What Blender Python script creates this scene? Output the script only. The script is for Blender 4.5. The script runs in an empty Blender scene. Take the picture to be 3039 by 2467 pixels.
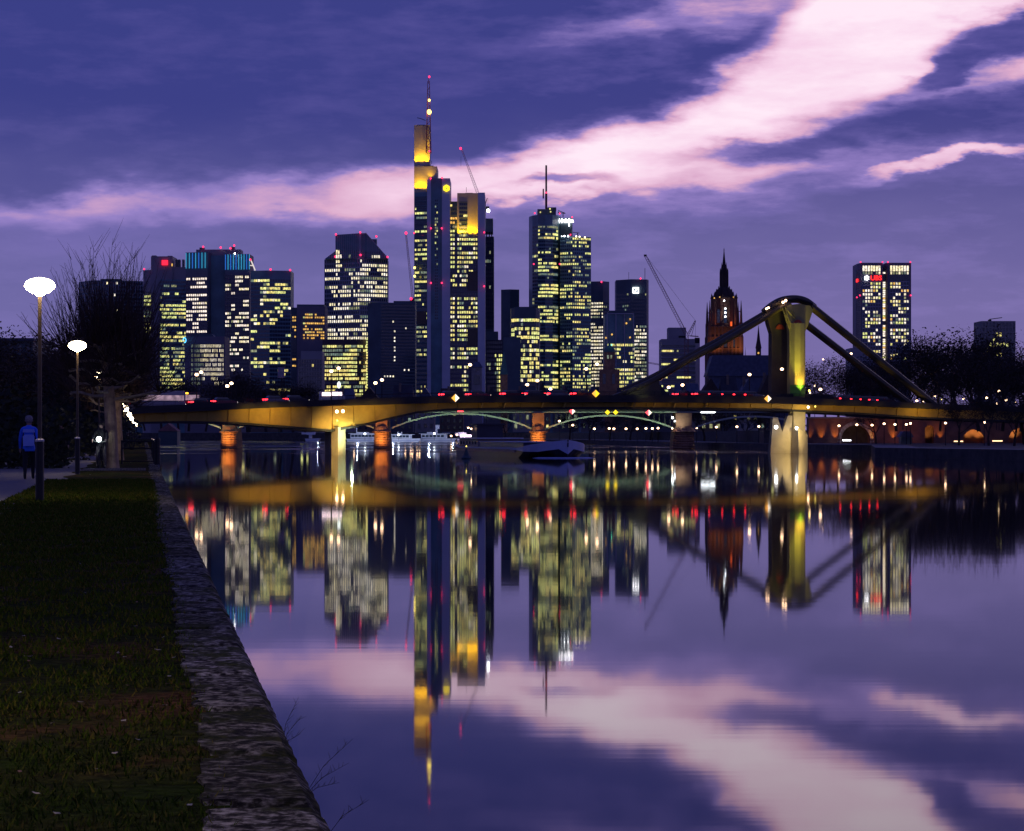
import bpy, math, random
import numpy as np
from mathutils import Vector, Matrix
R = math.radians
sc = bpy.context.scene
COL = sc.collection

# ------------------------------------------------------------------ camera
F, CU, HV, EYE = 6883.0, 1519.5, 1290.0, 3.6
cam = bpy.data.cameras.new("camera")
cam.sensor_width = 36.0
cam.lens = 36.0 * F / 3039.0
cam.shift_y = (HV - 1233.5) / 3039.0
cam.clip_start, cam.clip_end = 0.1, 20000
co = bpy.data.objects.new("camera", cam)
COL.objects.link(co)
co.location = (0, 0, EYE)
co.rotation_euler = (R(90), 0, 0)
sc.camera = co

# ------------------------------------------------------------------ view
sc.view_settings.view_transform = 'Standard'
sc.view_settings.look = 'None'
sc.view_settings.gamma = 1
sc.view_settings.use_curve_mapping = False
sc.view_settings.exposure = 0.0
sc.render.engine = 'CYCLES'
sc.cycles.use_denoising = True
sc.cycles.max_bounces = 4
sc.cycles.diffuse_bounces = 2
sc.cycles.glossy_bounces = 3
sc.cycles.sample_clamp_indirect = 6
sc.cycles.caustics_reflective = False
sc.cycles.caustics_refractive = False

# ------------------------------------------------------------------ sky
world = bpy.data.worlds.new("World")
sc.world = world
world.use_nodes = True
nt = world.node_tree
for n in list(nt.nodes):
    nt.nodes.remove(n)
def N(t, tree=None, **kw):
    n = (tree or nt).nodes.new(t)
    for k, v in kw.items():
        setattr(n, k, v)
    return n
def lk(a, b, tree=None):
    (tree or nt).links.new(a, b)
def M(op, a, b=None, c=None, clamp=False):
    n = N('ShaderNodeMath', operation=op)
    n.use_clamp = clamp
    for i, x in enumerate((a, b, c)):
        if x is None:
            continue
        if isinstance(x, (int, float)):
            n.inputs[i].default_value = x
        else:
            lk(x, n.inputs[i])
    return n.outputs[0]
def SS(x, a, b):          # smoothstep of x from a to b
    n = N('ShaderNodeMapRange', interpolation_type='SMOOTHSTEP')
    if isinstance(x, (int, float)):
        n.inputs['Value'].default_value = x
    else:
        lk(x, n.inputs['Value'])
    for s, v in (('From Min', a), ('From Max', b)):
        if isinstance(v, (int, float)):
            n.inputs[s].default_value = v
        else:
            lk(v, n.inputs[s])
    n.inputs['To Min'].default_value, n.inputs['To Max'].default_value = 0, 1
    return n.outputs['Result']
tc = N('ShaderNodeTexCoord')
sep = N('ShaderNodeSeparateXYZ')
lk(tc.outputs['Generated'], sep.inputs[0])
az = M('ARCTAN2', sep.outputs[0], sep.outputs[1])
el = M('ARCTAN2', sep.outputs[2], M('SQRT', M('ADD', M('MULTIPLY', sep.outputs[0], sep.outputs[0]), M('MULTIPLY', sep.outputs[1], sep.outputs[1]))))
U0 = M('MULTIPLY_ADD', az, 7.0, 1.52)
V0 = M('MULTIPLY_ADD', el, -6.9, 1.29)
def noise(scale, detail, rough, sx=1.0, sy=1.0, off=0.0):
    cb = N('ShaderNodeCombineXYZ')
    lk(M('MULTIPLY', U0, sx), cb.inputs[0])
    lk(M('MULTIPLY', V0, sy), cb.inputs[1])
    cb.inputs[2].default_value = off
    nz = N('ShaderNodeTexNoise')
    nz.inputs['Scale'].default_value = scale
    nz.inputs['Detail'].default_value = detail
    nz.inputs['Roughness'].default_value = rough
    lk(cb.outputs[0], nz.inputs['Vector'])
    return M('SUBTRACT', nz.outputs[0], 0.5)
n1 = noise(2.0, 4, .5, 1, 2.2, 1.3)
n2 = noise(4.6, 5, .55, 1, 2.9, 4.1)
n3 = noise(2.0, 4, .5, .7, 2.8, 8.7)
n4 = noise(11, 4, .55, 1, 3.4, 2.2)
V = M('ADD', V0, M('ADD', M('MULTIPLY', n1, .18), M('MULTIPLY', n2, .10)))
V = M('ADD', V, M('MULTIPLY', n4, .03))
Uw = M('ADD', U0, M('ADD', M('MULTIPLY', n3, .25), M('MULTIPLY', n2, .14)))
def curve(pts):
    # piecewise curve of U over [-1, 4.5] -> V over [-1, 1.5]
    n = N('ShaderNodeFloatCurve')
    c = n.mapping.curves[0]
    while len(c.points) > 2:
        c.points.remove(c.points[1])
    P = [((u + 1) / 5.5, (v + 1) / 2.5) for u, v in pts]
    c.points[0].location, c.points[1].location = P[0], P[-1]
    for p in P[1:-1]:
        c.points.new(*p)
    n.mapping.update()
    lk(M('DIVIDE', M('ADD', U0, 1.0), 5.5, clamp=True), n.inputs['Value'])
    return M('MULTIPLY_ADD', n.outputs[0], 2.5, -1.0)
top = curve([(-1, .67), (0, .60), (.6, .565), (1.2, .505), (1.55, .45), (1.85, .365), (2.1, .255), (2.3, .125), (2.45, -.02), (2.6, -.22), (2.8, -.45), (3.2, -.7), (4.5, -.9)])
bot = curve([(-1, .69), (0, .64), (.6, .60), (1.2, .605), (1.55, .575), (1.75, .555), (1.9, .52), (2.1, .47), (2.3, .405), (2.5, .345), (2.75, .29), (3.04, .27), (4.5, .2)])
g = M('MULTIPLY', SS(M('SUBTRACT', V, top), -.05, .085), SS(M('SUBTRACT', bot, V), -.07, .09))
# the left end of the gap is a thinner, dimmer glow
g = M('MULTIPLY', g, M('MULTIPLY_ADD', SS(U0, .2, 1.5), .08, .92))
g = M('MULTIPLY', g, M('MULTIPLY_ADD', SS(U0, 1.7, 2.5), -.09, 1.0))
def blob(cx, cy, rx, ry, slope=0.0, soft=.9):
    dx = M('SUBTRACT', Uw, cx)
    dy = M('ADD', M('SUBTRACT', V, cy), M('MULTIPLY', dx, slope))
    d = M('SQRT', M('ADD', M('POWER', M('ABSOLUTE', M('DIVIDE', dx, rx)), 2.0), M('POWER', M('ABSOLUTE', M('DIVIDE', dy, ry)), 2.0)))
    return SS(d, 1.0 + soft * .5, 1.0 - soft * .5)
def minus(x, b, k):
    return M('MULTIPLY', x, M('SUBTRACT', 1.0, M('MULTIPLY', b, k)))
g = minus(g, blob(3.03, .14, .25, .085, .25), .9)
g = minus(g, blob(2.8, .235, .13, .035, .2), .7)
g = M('ADD', g, M('MULTIPLY', blob(2.25, .545, .85, .085, .10, 1.6), .26))
g = minus(g, blob(2.55, .405, .52, .040, .13, 1.0), .72)
g = minus(g, blob(1.68, .55, .14, .018, .0), .55)
g = M('ADD', g, M('MULTIPLY', blob(2.86, .50, .26, .020, .17, 1.2), .50))
g = M('ADD', g, M('MULTIPLY', blob(2.05, .52, .30, .055, .12, 1.4), .40))
g = M('ADD', g, M('MULTIPLY', blob(2.1, .07, .42, .075, .12, 1.5), .40))
g = M('ADD', g, M('MULTIPLY', blob(1.35, .14, .4, .1, .1, 1.5), .06))
g = M('ADD', g, M('MULTIPLY', blob(.25, .66, .42, .1, .1, 1.6), .16))
g = M('ADD', g, M('MULTIPLY', blob(.95, .63, .36, .035, .0, 1.4), .20))
g = M('ADD', g, M('MULTIPLY', blob(1.62, .585, .2, .02, .0, 1.2), .25))
g = M('ADD', g, M('MULTIPLY', n3, M('MULTIPLY_ADD', SS(U0, 1.2, 2.2), .34, .10)))
g = M('ADD', g, M('MULTIPLY', n2, .16))
n5 = noise(7.5, 6, .6, .8, 3.4, 6.6)
n6 = noise(3.1, 5, .6, .8, 2.6, 12.4)
g = M('ADD', g, M('MULTIPLY', n5, M('MULTIPLY_ADD', SS(U0, 1.0, 1.9), .26, .15)))
g = M('ADD', g, M('MULTIPLY', n6, .28))
# the afterglow is only in the west
far = SS(M('ABSOLUTE', az), 1.4, .5)
g = M('MULTIPLY', g, M('MULTIPLY_ADD', far, .85, .15), clamp=True)
ramp = N('ShaderNodeValToRGB')
lk(g, ramp.inputs[0])
cr = ramp.color_ramp
cr.elements[0].position = 0
cr.elements[0].color = (.040, .048, .24, 1)
for p, c in ((.16, (.088, .080, .32)), (.34, (.26, .19, .52)), (.52, (.70, .40, .60)), (.78, (.92, .64, .82))):
    e = cr.elements.new(p)
    e.color = (*c, 1)
cr.elements[-1].position = 1
cr.elements[-1].color = (1.0, .82, .94, 1)
# nearer the horizon the cloud deck thins to lavender
hz = M('MULTIPLY', SS(V, .25, .95), M('SUBTRACT', 1.0, SS(g, .1, .6)))
mix = N('ShaderNodeMix', data_type='RGBA', blend_type='ADD')
lk(M('MULTIPLY', hz, 1.0), mix.inputs['Factor'])
lk(ramp.outputs[0], mix.inputs[6])
mix.inputs[7].default_value = (.115, .092, .14, 1)
sky = N('ShaderNodeTexSky', sky_type='NISHITA')
sky.sun_disc = False
sky.sun_elevation = R(1.5)
sky.sun_rotation = R(10)
bg = N('ShaderNodeBackground')
lk(mix.outputs[2], bg.inputs[0])
bg.inputs[1].default_value = 1.0
bg2 = N('ShaderNodeBackground')
lk(sky.outputs[0], bg2.inputs[0])
bg2.inputs[1].default_value = .001
ad = N('ShaderNodeAddShader')
lk(bg.outputs[0], ad.inputs[0])
lk(bg2.outputs[0], ad.inputs[1])
out = N('ShaderNodeOutputWorld')
lk(ad.outputs[0], out.inputs[0])

sl = bpy.data.lights.new("sun", 'SUN')
sl.energy = .002
sl.angle = R(30)
sl.specular_factor = 0
sl.color = (1, .72, .8)
so = bpy.data.objects.new("sun", sl)
COL.objects.link(so)
so.rotation_euler = Vector((-.17, -.98, -.12)).to_track_quat('-Z', 'Y').to_euler()
so.location = (200, 3000, 400)

# ------------------------------------------------------------------ materials
MATS = {}
def pmat(name, col, rough=.7, metal=0.0, var=.25, scale=1.0, bump=0.0, bscale=None, spec=.5, col2=None, sx=(1, 1, 1), detail=4):
    if name in MATS:
        return MATS[name]
    m = bpy.data.materials.new(name)
    m.use_nodes = True
    t = m.node_tree
    b = t.nodes['Principled BSDF']
    b.inputs['Roughness'].default_value = rough
    b.inputs['Metallic'].default_value = metal
    b.inputs['Specular IOR Level'].default_value = spec
    if var or col2 or bump:
        tcn = N('ShaderNodeTexCoord', t)
        mp = N('ShaderNodeMapping', t)
        mp.inputs['Scale'].default_value = sx
        lk(tcn.outputs['Object'], mp.inputs[0], t)
        nz = N('ShaderNodeTexNoise', t)
        nz.inputs['Scale'].default_value = scale
        nz.inputs['Detail'].default_value = detail
        nz.inputs['Roughness'].default_value = .6
        lk(mp.outputs[0], nz.inputs['Vector'], t)
        rp = N('ShaderNodeValToRGB', t)
        lk(nz.outputs[0], rp.inputs[0], t)
        c2 = col2 or tuple(min(1, c * (1 + var)) for c in col)
        c1 = col if col2 else tuple(c * (1 - var) for c in col)
        rp.color_ramp.elements[0].position, rp.color_ramp.elements[1].position = .33, .67
        rp.color_ramp.elements[0].color, rp.color_ramp.elements[1].color = (*c1, 1), (*c2, 1)
        lk(rp.outputs[0], b.inputs['Base Color'], t)
        if bump:
            nb = N('ShaderNodeTexNoise', t)
            nb.inputs['Scale'].default_value = bscale or scale * 3
            nb.inputs['Detail'].default_value = 6
            lk(mp.outputs[0], nb.inputs['Vector'], t)
            bp = N('ShaderNodeBump', t)
            bp.inputs['Strength'].default_value = bump
            bp.inputs['Distance'].default_value = .03
            lk(nb.outputs[0], bp.inputs['Height'], t)
            lk(bp.outputs[0], b.inputs['Normal'], t)
    else:
        b.inputs['Base Color'].default_value = (*col, 1)
    MATS[name] = m
    return m
def emat(name, col, strength, sample=False, var=0.0, vscale=(.7, .7, .7), hue=None):
    if name in MATS:
        return MATS[name]
    m = bpy.data.materials.new(name)
    m.use_nodes = True
    t = m.node_tree
    b = t.nodes['Principled BSDF']
    b.inputs['Base Color'].default_value = (*[c * .3 for c in col], 1)
    b.inputs['Emission Color'].default_value = (*col, 1)
    b.inputs['Emission Strength'].default_value = strength
    if var:
        ge = N('ShaderNodeNewGeometry', t)
        mp = N('ShaderNodeMapping', t)
        mp.inputs['Scale'].default_value = vscale
        lk(ge.outputs['Position'], mp.inputs[0], t)
        nz = N('ShaderNodeTexNoise', t)
        nz.inputs['Detail'].default_value = 2
        nz.inputs['Scale'].default_value = 1
        lk(mp.outputs[0], nz.inputs['Vector'], t)
        mr = N('ShaderNodeMapRange', t)
        mr.inputs['From Min'].default_value, mr.inputs['From Max'].default_value = .3, .7
        mr.inputs['To Min'].default_value, mr.inputs['To Max'].default_value = strength * (1 - var), strength * (1 + var)
        lk(nz.outputs[0], mr.inputs[0], t)
        lk(mr.outputs[0], b.inputs['Emission Strength'], t)
        if hue:
            mx = N('ShaderNodeMix', t, data_type='RGBA')
            n5 = N('ShaderNodeTexNoise', t)
            n5.inputs['Scale'].default_value = .11
            n5.inputs['Detail'].default_value = 1
            lk(ge.outputs['Position'], n5.inputs['Vector'], t)
            m5 = N('ShaderNodeMapRange', t)
            m5.inputs['From Min'].default_value, m5.inputs['From Max'].default_value = .38, .62
            lk(n5.outputs[0], m5.inputs[0], t)
            lk(m5.outputs[0], mx.inputs['Factor'], t)
            mx.inputs[6].default_value = (*col, 1)
            mx.inputs[7].default_value = (*hue, 1)
            lk(mx.outputs[2], b.inputs['Emission Color'], t)
    if not sample:
        try:
            m.cycles.emission_sampling = 'NONE'
        except Exception:
            pass
    MATS[name] = m
    return m
WV = (.9, .9, .55)
EW = {
    'w': emat('window_light_white', (1, .85, .48), 1.15, var=.7, vscale=WV, hue=(1, .9, .75)),
    'y': emat('window_light_yellow', (1, .80, .24), .95, var=.75, vscale=WV, hue=(.85, .9, .3)),
    'd': emat('window_light_dim', (.6, .6, .28), .42, var=.85, vscale=WV, hue=(.3, .42, .35)),
    'o': emat('window_light_orange', (1, .55, .12), .9, var=.7, vscale=WV),
    'p': emat('window_light_pink_white', (1, .84, .70), 1.2, var=.6, vscale=WV),
}
glass_dark = pmat('dark_window_glass', (.03, .055, .085), .12, 0, .3, .3, spec=.7)
tower_navy = pmat('navy_curtain_wall', (.11, .23, .26), .35, 0, .25, .08)
tower_dark = pmat('dark_cladding', (.07, .11, .13), .5, 0, .25, .06)
tower_grey = pmat('grey_cladding', (.27, .26, .28), .6, 0, .15, .05)
tower_pale = pmat('pale_panel_cladding', (.62, .64, .68), .55, 0, .12, .05)
tower_violet = pmat('grey_violet_cladding', (.17, .16, .19), .6, 0, .15, .05)
fin_grey = pmat('grey_metal_fins', (.38, .4, .45), .5, .2, .1, .1)
fin_dark = pmat('dark_metal_fins', (.04, .045, .075), .5, .2, .1, .1)
black_metal = pmat('black_painted_metal', (.012, .012, .016), .45, .3, .2, 2)
red_lamp = emat('red_obstruction_lamp', (1, .03, .12), 2.6)
lamp_warm = emat('warm_street_lamp', (1, .62, .36), 9)
lamp_yel = emat('yellow_lamp', (1, .75, .12), 5)
lamp_white = emat('white_lamp', (.9, .95, 1), 12)
concrete = pmat('weathered_concrete', (.36, .34, .29), .85, 0, .2, .5, bump=.3, bscale=3)
sandstone = pmat('red_sandstone', (.32, .17, .10), .85, 0, .3, .5, bump=.5, bscale=2)
stone_pale = pmat('pale_stone', (.32, .3, .27), .85, 0, .2, .5)
roof_slate = pmat('blue_slate_roof', (.07, .09, .14), .6, 0, .25, .6)
copper = pmat('green_copper_roof', (.06, .16, .14), .6, 0, .2, .4)
yellow_steel = pmat('yellow_bridge_girder_paint', (.52, .35, .07), .55, 0, .12, .6)
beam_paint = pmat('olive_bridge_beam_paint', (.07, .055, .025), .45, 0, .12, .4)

# ------------------------------------------------------------------ mesh helpers
class MB:
    def __init__(s):
        s.v, s.f, s.m = [], [], []
    def quad(s, a, b, c, d, mi=0):
        n = len(s.v)
        s.v += [a, b, c, d]
        s.f.append((n, n + 1, n + 2, n + 3))
        s.m.append(mi)
    def hexa(s, p, mi=0):   # p: 8 points, bottom 4 ccw, top 4 ccw
        n = len(s.v)
        s.v += [tuple(q) for q in p]
        for f in ((3, 2, 1, 0), (4, 5, 6, 7), (0, 1, 5, 4), (1, 2, 6, 5), (2, 3, 7, 6), (3, 0, 4, 7)):
            s.f.append(tuple(n + i for i in f))
            s.m.append(mi)
    def box(s, x0, x1, y0, y1, z0, z1, mi=0):
        s.hexa([(x0, y0, z0), (x1, y0, z0), (x1, y1, z0), (x0, y1, z0), (x0, y0, z1), (x1, y0, z1), (x1, y1, z1), (x0, y1, z1)], mi)
    def prism(s, pts, z0, z1, mi=0):  # pts ccw seen from above
        n = len(s.v)
        k = len(pts)
        s.v += [(p[0], p[1], z0) for p in pts] + [(p[0], p[1], z1 if not callable(z1) else z1(i)) for i, p in enumerate(pts)]
        for i in range(k):
            j = (i + 1) % k
            s.f.append((n + i, n + j, n + k + j, n + k + i))
            s.m.append(mi)
        s.f.append(tuple(n + k + i for i in range(k)))
        s.f.append(tuple(n + k - 1 - i for i in range(k)))
        s.m += [mi, mi]
    def outline(s, pts, y0, y1, mi=0):  # polygon in x,z (ccw seen from -y) pushed from y0 to y1
        n = len(s.v)
        k = len(pts)
        s.v += [(p[0], y0, p[1]) for p in pts] + [(p[0], y1, p[1]) for p in pts]
        for i in range(k):
            j = (i + 1) % k
            s.f.append((n + j, n + i, n + k + i, n + k + j))
            s.m.append(mi)
        s.f.append(tuple(n + i for i in range(k)))
        s.f.append(tuple(n + k + k - 1 - i for i in range(k)))
        s.m += [mi, mi]
    def tube(s, pts, rad, sides=6, mi=0, caps=True):
        pts = [Vector(p) for p in pts]
        if isinstance(rad, (int, float)):
            rad = [rad] * len(pts)
        n0 = len(s.v)
        up = None
        for i, p in enumerate(pts):
            d = (pts[min(i + 1, len(pts) - 1)] - pts[max(i - 1, 0)])
            if d.length < 1e-9:
                d = Vector((0, 0, 1))
            d.normalize()
            if up is None:
                up = d.orthogonal().normalized()
            up = (up - d * up.dot(d))
            if up.length < 1e-6:
                up = d.orthogonal()
            up.normalize()
            w = d.cross(up)
            for k in range(sides):
                a = 2 * math.pi * k / sides
                q = p + (up * math.cos(a) + w * math.sin(a)) * rad[i]
                s.v.append((q.x, q.y, q.z))
        for i in range(len(pts) - 1):
            for k in range(sides):
                k2 = (k + 1) % sides
                a = n0 + i * sides
                s.f.append((a + k, a + k2, a + sides + k2, a + sides + k))
                s.m.append(mi)
        if caps and sides > 2:
            s.f.append(tuple(n0 + sides - 1 - k for k in range(sides)))
            s.f.append(tuple(n0 + (len(pts) - 1) * sides + k for k in range(sides)))
            s.m += [mi, mi]
    def lathe(s, prof, cx=0, cy=0, sides=16, mi=0, ax=1.0, ay=1.0):  # prof: (r, z) bottom to top
        n0 = len(s.v)
        for r, z in prof:
            for k in range(sides):
                a = 2 * math.pi * (k + .5) / sides
                s.v.append((cx + ax * r * math.cos(a), cy + ay * r * math.sin(a), z))
        for i in range(len(prof) - 1):
            for k in range(sides):
                k2 = (k + 1) % sides
                a = n0 + i * sides
                s.f.append((a + k, a + k2, a + sides + k2, a + sides + k))
                s.m.append(mi)
        s.f.append(tuple(n0 + sides - 1 - k for k in range(sides)))
        s.f.append(tuple(n0 + (len(prof) - 1) * sides + k for k in range(sides)))
        s.m += [mi, mi]
    def ball(s, c, r, sides=8, mi=0, sz=1.0):
        pr = []
        for i in range(0, 6):
            a = -math.pi / 2 + math.pi * i / 5
            pr.append((max(r * math.cos(a), r * .02), c[2] + r * sz * math.sin(a)))
        s.lathe(pr, c[0], c[1], sides, mi)
    def mesh(s, name, mats, off=(0, 0, 0), smooth=False):
        me = bpy.data.meshes.new(name)
        v = np.array(s.v, dtype=np.float32).reshape(-1, 3) - np.array(off, dtype=np.float32)
        me.from_pydata(v.tolist(), [], s.f)
        for m in (mats if isinstance(mats, (list, tuple)) else [mats]):
            me.materials.append(m)
        if any(s.m):
            me.polygons.foreach_set('material_index', s.m)
        if smooth:
            me.polygons.foreach_set('use_smooth', [True] * len(me.polygons))
        me.update()
        return me
def wloc(p):
    v = Vector((0, 0, 0))
    while p:
        v += p.location
        p = p.parent
    return v
def put(name, mb, mats, parent=None, smooth=False, kind=None, label=None):
    off = tuple(wloc(parent)) if parent else (0, 0, 0)
    o = bpy.data.objects.new(name, mb.mesh(name, mats, off, smooth))
    COL.objects.link(o)
    if parent:
        o.parent = parent
    if kind:
        o['kind'] = kind
    if label:
        o['label'] = label
    return o
def rput(name, mb, mats, parent, smooth=False):   # shapes given in the parent's own frame
    o = bpy.data.objects.new(name, mb.mesh(name, mats, (0, 0, 0), smooth))
    COL.objects.link(o)
    o.parent = parent
    return o
def thing(name, loc, label, cat, group=None, rz=0):
    o = bpy.data.objects.new(name, None)
    o.empty_display_size = .5
    COL.objects.link(o)
    o.location = loc
    o.rotation_euler = (0, 0, rz)
    o['label'] = label
    o['category'] = cat
    if group:
        o['group'] = group
    return o
def tag(o, label, cat, group=None):
    o['label'] = label
    o['category'] = cat
    if group:
        o['group'] = group
    return o
def dup(root, loc, rz=None, label=None, scale=None):
    r = root.copy()
    COL.objects.link(r)
    r.location = loc
    if rz is not None:
        r.rotation_euler = (0, 0, rz)
    if scale is not None:
        r.scale = scale if isinstance(scale, tuple) else (scale,) * 3
    if label:
        r['label'] = label
    for ch in list(root.children):
        c = ch.copy()
        COL.objects.link(c)
        c.parent = r
        for g_ in list(ch.children):
            d = g_.copy()
            COL.objects.link(d)
            d.parent = c
    return r
def P(u, v, Y):
    return ((u - CU) * Y / F, Y, EYE - (v - HV) * Y / F)
def X_(u, Y):
    return (u - CU) * Y / F
def Z_(v, Y):
    return EYE - (v - HV) * Y / F
ORD = ['first', 'second', 'third', 'fourth', 'fifth', 'sixth', 'seventh', 'eighth', 'ninth', 'tenth', 'eleventh', 'twelfth', 'thirteenth', 'fourteenth', 'fifteenth', 'sixteenth', 'seventeenth', 'eighteenth', 'nineteenth', 'twentieth', 'twenty-first', 'twenty-second', 'twenty-third', 'twenty-fourth', 'twenty-fifth', 'twenty-sixth', 'twenty-seventh', 'twenty-eighth', 'twenty-ninth', 'thirtieth', 'thirty-first', 'thirty-second', 'thirty-third', 'thirty-fourth', 'thirty-fifth', 'thirty-sixth', 'thirty-seventh', 'thirty-eighth', 'thirty-ninth', 'fortieth']
def spot(loc, tgt, power, col, angle=70, blend=.6, radius=.25, name="floodlight_beam"):
    l = bpy.data.lights.new(name, 'SPOT')
    l.energy, l.color, l.spot_size, l.spot_blend, l.shadow_soft_size = power, col, R(angle), blend, radius
    o = bpy.data.objects.new(name, l)
    COL.objects.link(o)
    o.location = loc
    o.rotation_euler = (Vector(tgt) - Vector(loc)).to_track_quat('-Z', 'Y').to_euler()
    return o
def point(loc, power, col, radius=.3, name="lamp_light"):
    l = bpy.data.lights.new(name, 'POINT')
    l.energy, l.color, l.shadow_soft_size = power, col, radius
    o = bpy.data.objects.new(name, l)
    COL.objects.link(o)
    o.location = loc
    return o
# ------------------------------------------------------------------ water and ground
def water_mat():
    m = bpy.data.materials.new('calm_river_water')
    m.use_nodes = True
    t = m.node_tree
    b = t.nodes['Principled BSDF']
    b.inputs['Base Color'].default_value = (.004, .006, .014, 1)
    b.inputs['IOR'].default_value = 1.333
    ge = N('ShaderNodeNewGeometry', t)
    def nz(sx, sy, sc_, det, off=0):
        mp = N('ShaderNodeMapping', t)
        mp.inputs['Scale'].default_value = (sx, sy, 1)
        mp.inputs['Location'].default_value = (off, off, 0)
        lk(ge.outputs['Position'], mp.inputs[0], t)
        n = N('ShaderNodeTexNoise', t)
        n.inputs['Scale'].default_value = sc_
        n.inputs['Detail'].default_value = det
        lk(mp.outputs[0], n.inputs['Vector'], t)
        return n.outputs[0]
    def mth(op, a, b_, clamp=False):
        n = N('ShaderNodeMath', t, operation=op)
        n.use_clamp = clamp
        for i, x in enumerate((a, b_)):
            if isinstance(x, (int, float)):
                n.inputs[i].default_value = x
            else:
                lk(x, n.inputs[i], t)
        return n.outputs[0]
    def mr(x, a, b_, c, d):
        n = N('ShaderNodeMapRange', t, interpolation_type='SMOOTHSTEP')
        lk(x, n.inputs[0], t)
        for i, q in enumerate((a, b_, c, d)):
            n.inputs[i + 1].default_value = q
        return n.outputs[0]
    sp = N('ShaderNodeSeparateXYZ', t)
    lk(ge.outputs['Position'], sp.inputs[0], t)
    # a wind-rippled stretch beyond the bridges, where boats have just passed
    band = mth('MULTIPLY', mr(sp.outputs[1], 395, 520, 0, 1), 1.0)
    patch = mr(nz(.012, .02, 1, 3, 7), .44, .56, 0, 1)
    patch2 = mr(nz(.06, .006, 1, 3, 31), .42, .6, .25, 1)
    rip = mth('MULTIPLY', band, mth('MULTIPLY', patch, patch2))
    leftw = mr(sp.outputs[0], 20, -12, 0.25, 1)
    rip = mth('MULTIPLY', rip, leftw)
    near = mr(sp.outputs[1], 15, 120, 1, 0)
    ro = mth('ADD', mth('MULTIPLY', rip, .38), .032)
    lk(ro, b.inputs['Roughness'], t)
    h1 = nz(.10, .9, 1, 3)
    h2 = nz(.015, .10, 1, 2, 13)
    h = mth('ADD', mth('MULTIPLY', h1, .30), mth('MULTIPLY', h2, .9))
    bp = N('ShaderNodeBump', t)
    bp.inputs['Strength'].default_value = .35
    bp.inputs['Distance'].default_value = .007
    lk(h, bp.inputs['Height'], t)
    lk(bp.outputs[0], b.inputs['Normal'], t)
    return m
w = MB()
w.quad((-1500, -60, 0), (1500, -60, 0), (1500, 2600, 0), (-1500, 2600, 0))
o = put('water', w, water_mat(), kind='structure')

E0 = Vector((-.6, 7.6))
D = Vector((-.157, .9876)).normalized()
NL = Vector((-D.y, D.x))            # towards the land (left)
def Q(s, a, z=0.0):                 # s along the quay edge, a metres inland
    p = E0 + D * s + NL * a
    return (p.x, p.y, z)
GZ = 2.3
def turf_mat():
    m = bpy.data.materials.new('worn_turf')
    m.use_nodes = True
    t = m.node_tree
    b = t.nodes['Principled BSDF']
    b.inputs['Roughness'].default_value = .95
    b.inputs['Specular IOR Level'].default_value = .02
    tcn = N('ShaderNodeNewGeometry', t)
    n1_ = N('ShaderNodeTexNoise', t)
    n1_.inputs['Scale'].default_value = .75
    n1_.inputs['Detail'].default_value = 7
    n1_.inputs['Roughness'].default_value = .65
    lk(tcn.outputs['Position'], n1_.inputs['Vector'], t)
    rp = N('ShaderNodeValToRGB', t)
    e = rp.color_ramp
    e.elements[0].position, e.elements[0].color = .38, (.016, .028, .003, 1)
    e.elements[1].position, e.elements[1].color = .66, (.085, .042, .018, 1)
    x = e.elements.new(.52)
    x.color = (.026, .030, .006, 1)
    lk(n1_.outputs[0], rp.inputs[0], t)
    n2_ = N('ShaderNodeTexNoise', t)
    n2_.inputs['Scale'].default_value = 14
    n2_.inputs['Detail'].default_value = 6
    lk(tcn.outputs['Position'], n2_.inputs['Vector'], t)
    mx = N('ShaderNodeMix', t, data_type='RGBA', blend_type='MULTIPLY')
    mx.inputs[0].default_value = .85
    r2 = N('ShaderNodeValToRGB', t)
    r2.color_ramp.elements[0].position, r2.color_ramp.elements[1].position = .35, .65
    r2.color_ramp.elements[0].color = (.35, .35, .35, 1)
    r2.color_ramp.elements[1].color = (1.5, 1.5, 1.5, 1)
    lk(n2_.outputs[0], r2.inputs[0], t)
    lk(rp.outputs[0], mx.inputs[6], t)
    lk(r2.outputs[0], mx.inputs[7], t)
    lk(mx.outputs[2], b.inputs['Base Color'], t)
    bp = N('ShaderNodeBump', t)
    bp.inputs['Strength'].default_value = .9
    bp.inputs['Distance'].default_value = .05
    lk(n2_.outputs[0], bp.inputs['Height'], t)
    lk(bp.outputs[0], b.inputs['Normal'], t)
    return m
turf = turf_mat()
# south bank: one land block whose river side is the quay line
sp_ = [Q(-60, .30), Q(400, .30)]
south = [(-900, -60)] + [q[:2] for q in sp_] + [(-92, 600), (-140, 800), (-230, 1000), (-420, 1150), (-900, 1250)]
g_ = MB()
g_.prism(south, -2, GZ)
o = put('ground', g_, turf, kind='structure')
path_mat = pmat('grey_asphalt_path', (.10, .10, .115), .8, 0, .2, 3, bump=.25, bscale=40)
pm = MB()
k = [(s, 2.9 + .12 * math.sin(s * .7) + .06 * math.sin(s * 2.3)) for s in range(-40, 391, 2)]
for (s0, a0), (s1, a1) in zip(k[:-1], k[1:]):
    pm.quad(Q(s0, a0, GZ + .004), Q(s1, a1, GZ + .004), Q(s1, 8.5, GZ + .004), Q(s0, 8.5, GZ + .004))
put('path', pm, path_mat, kind='structure')
# north bank and the far shore
quay_rock = pmat('dark_quay_masonry', (.07, .065, .06), .9, 0, .35, .6, bump=.6, bscale=3)
north = [(400, 120), (600, 120), (600, 2600), (-900, 2600), (-900, 1420), (-250, 1400), (-90, 1262), (-18, 1210), (12, 1000), (41, 750), (51, 604), (62, 516), (69, 452), (57, 366), (69, 310), (95, 160)]
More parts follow.
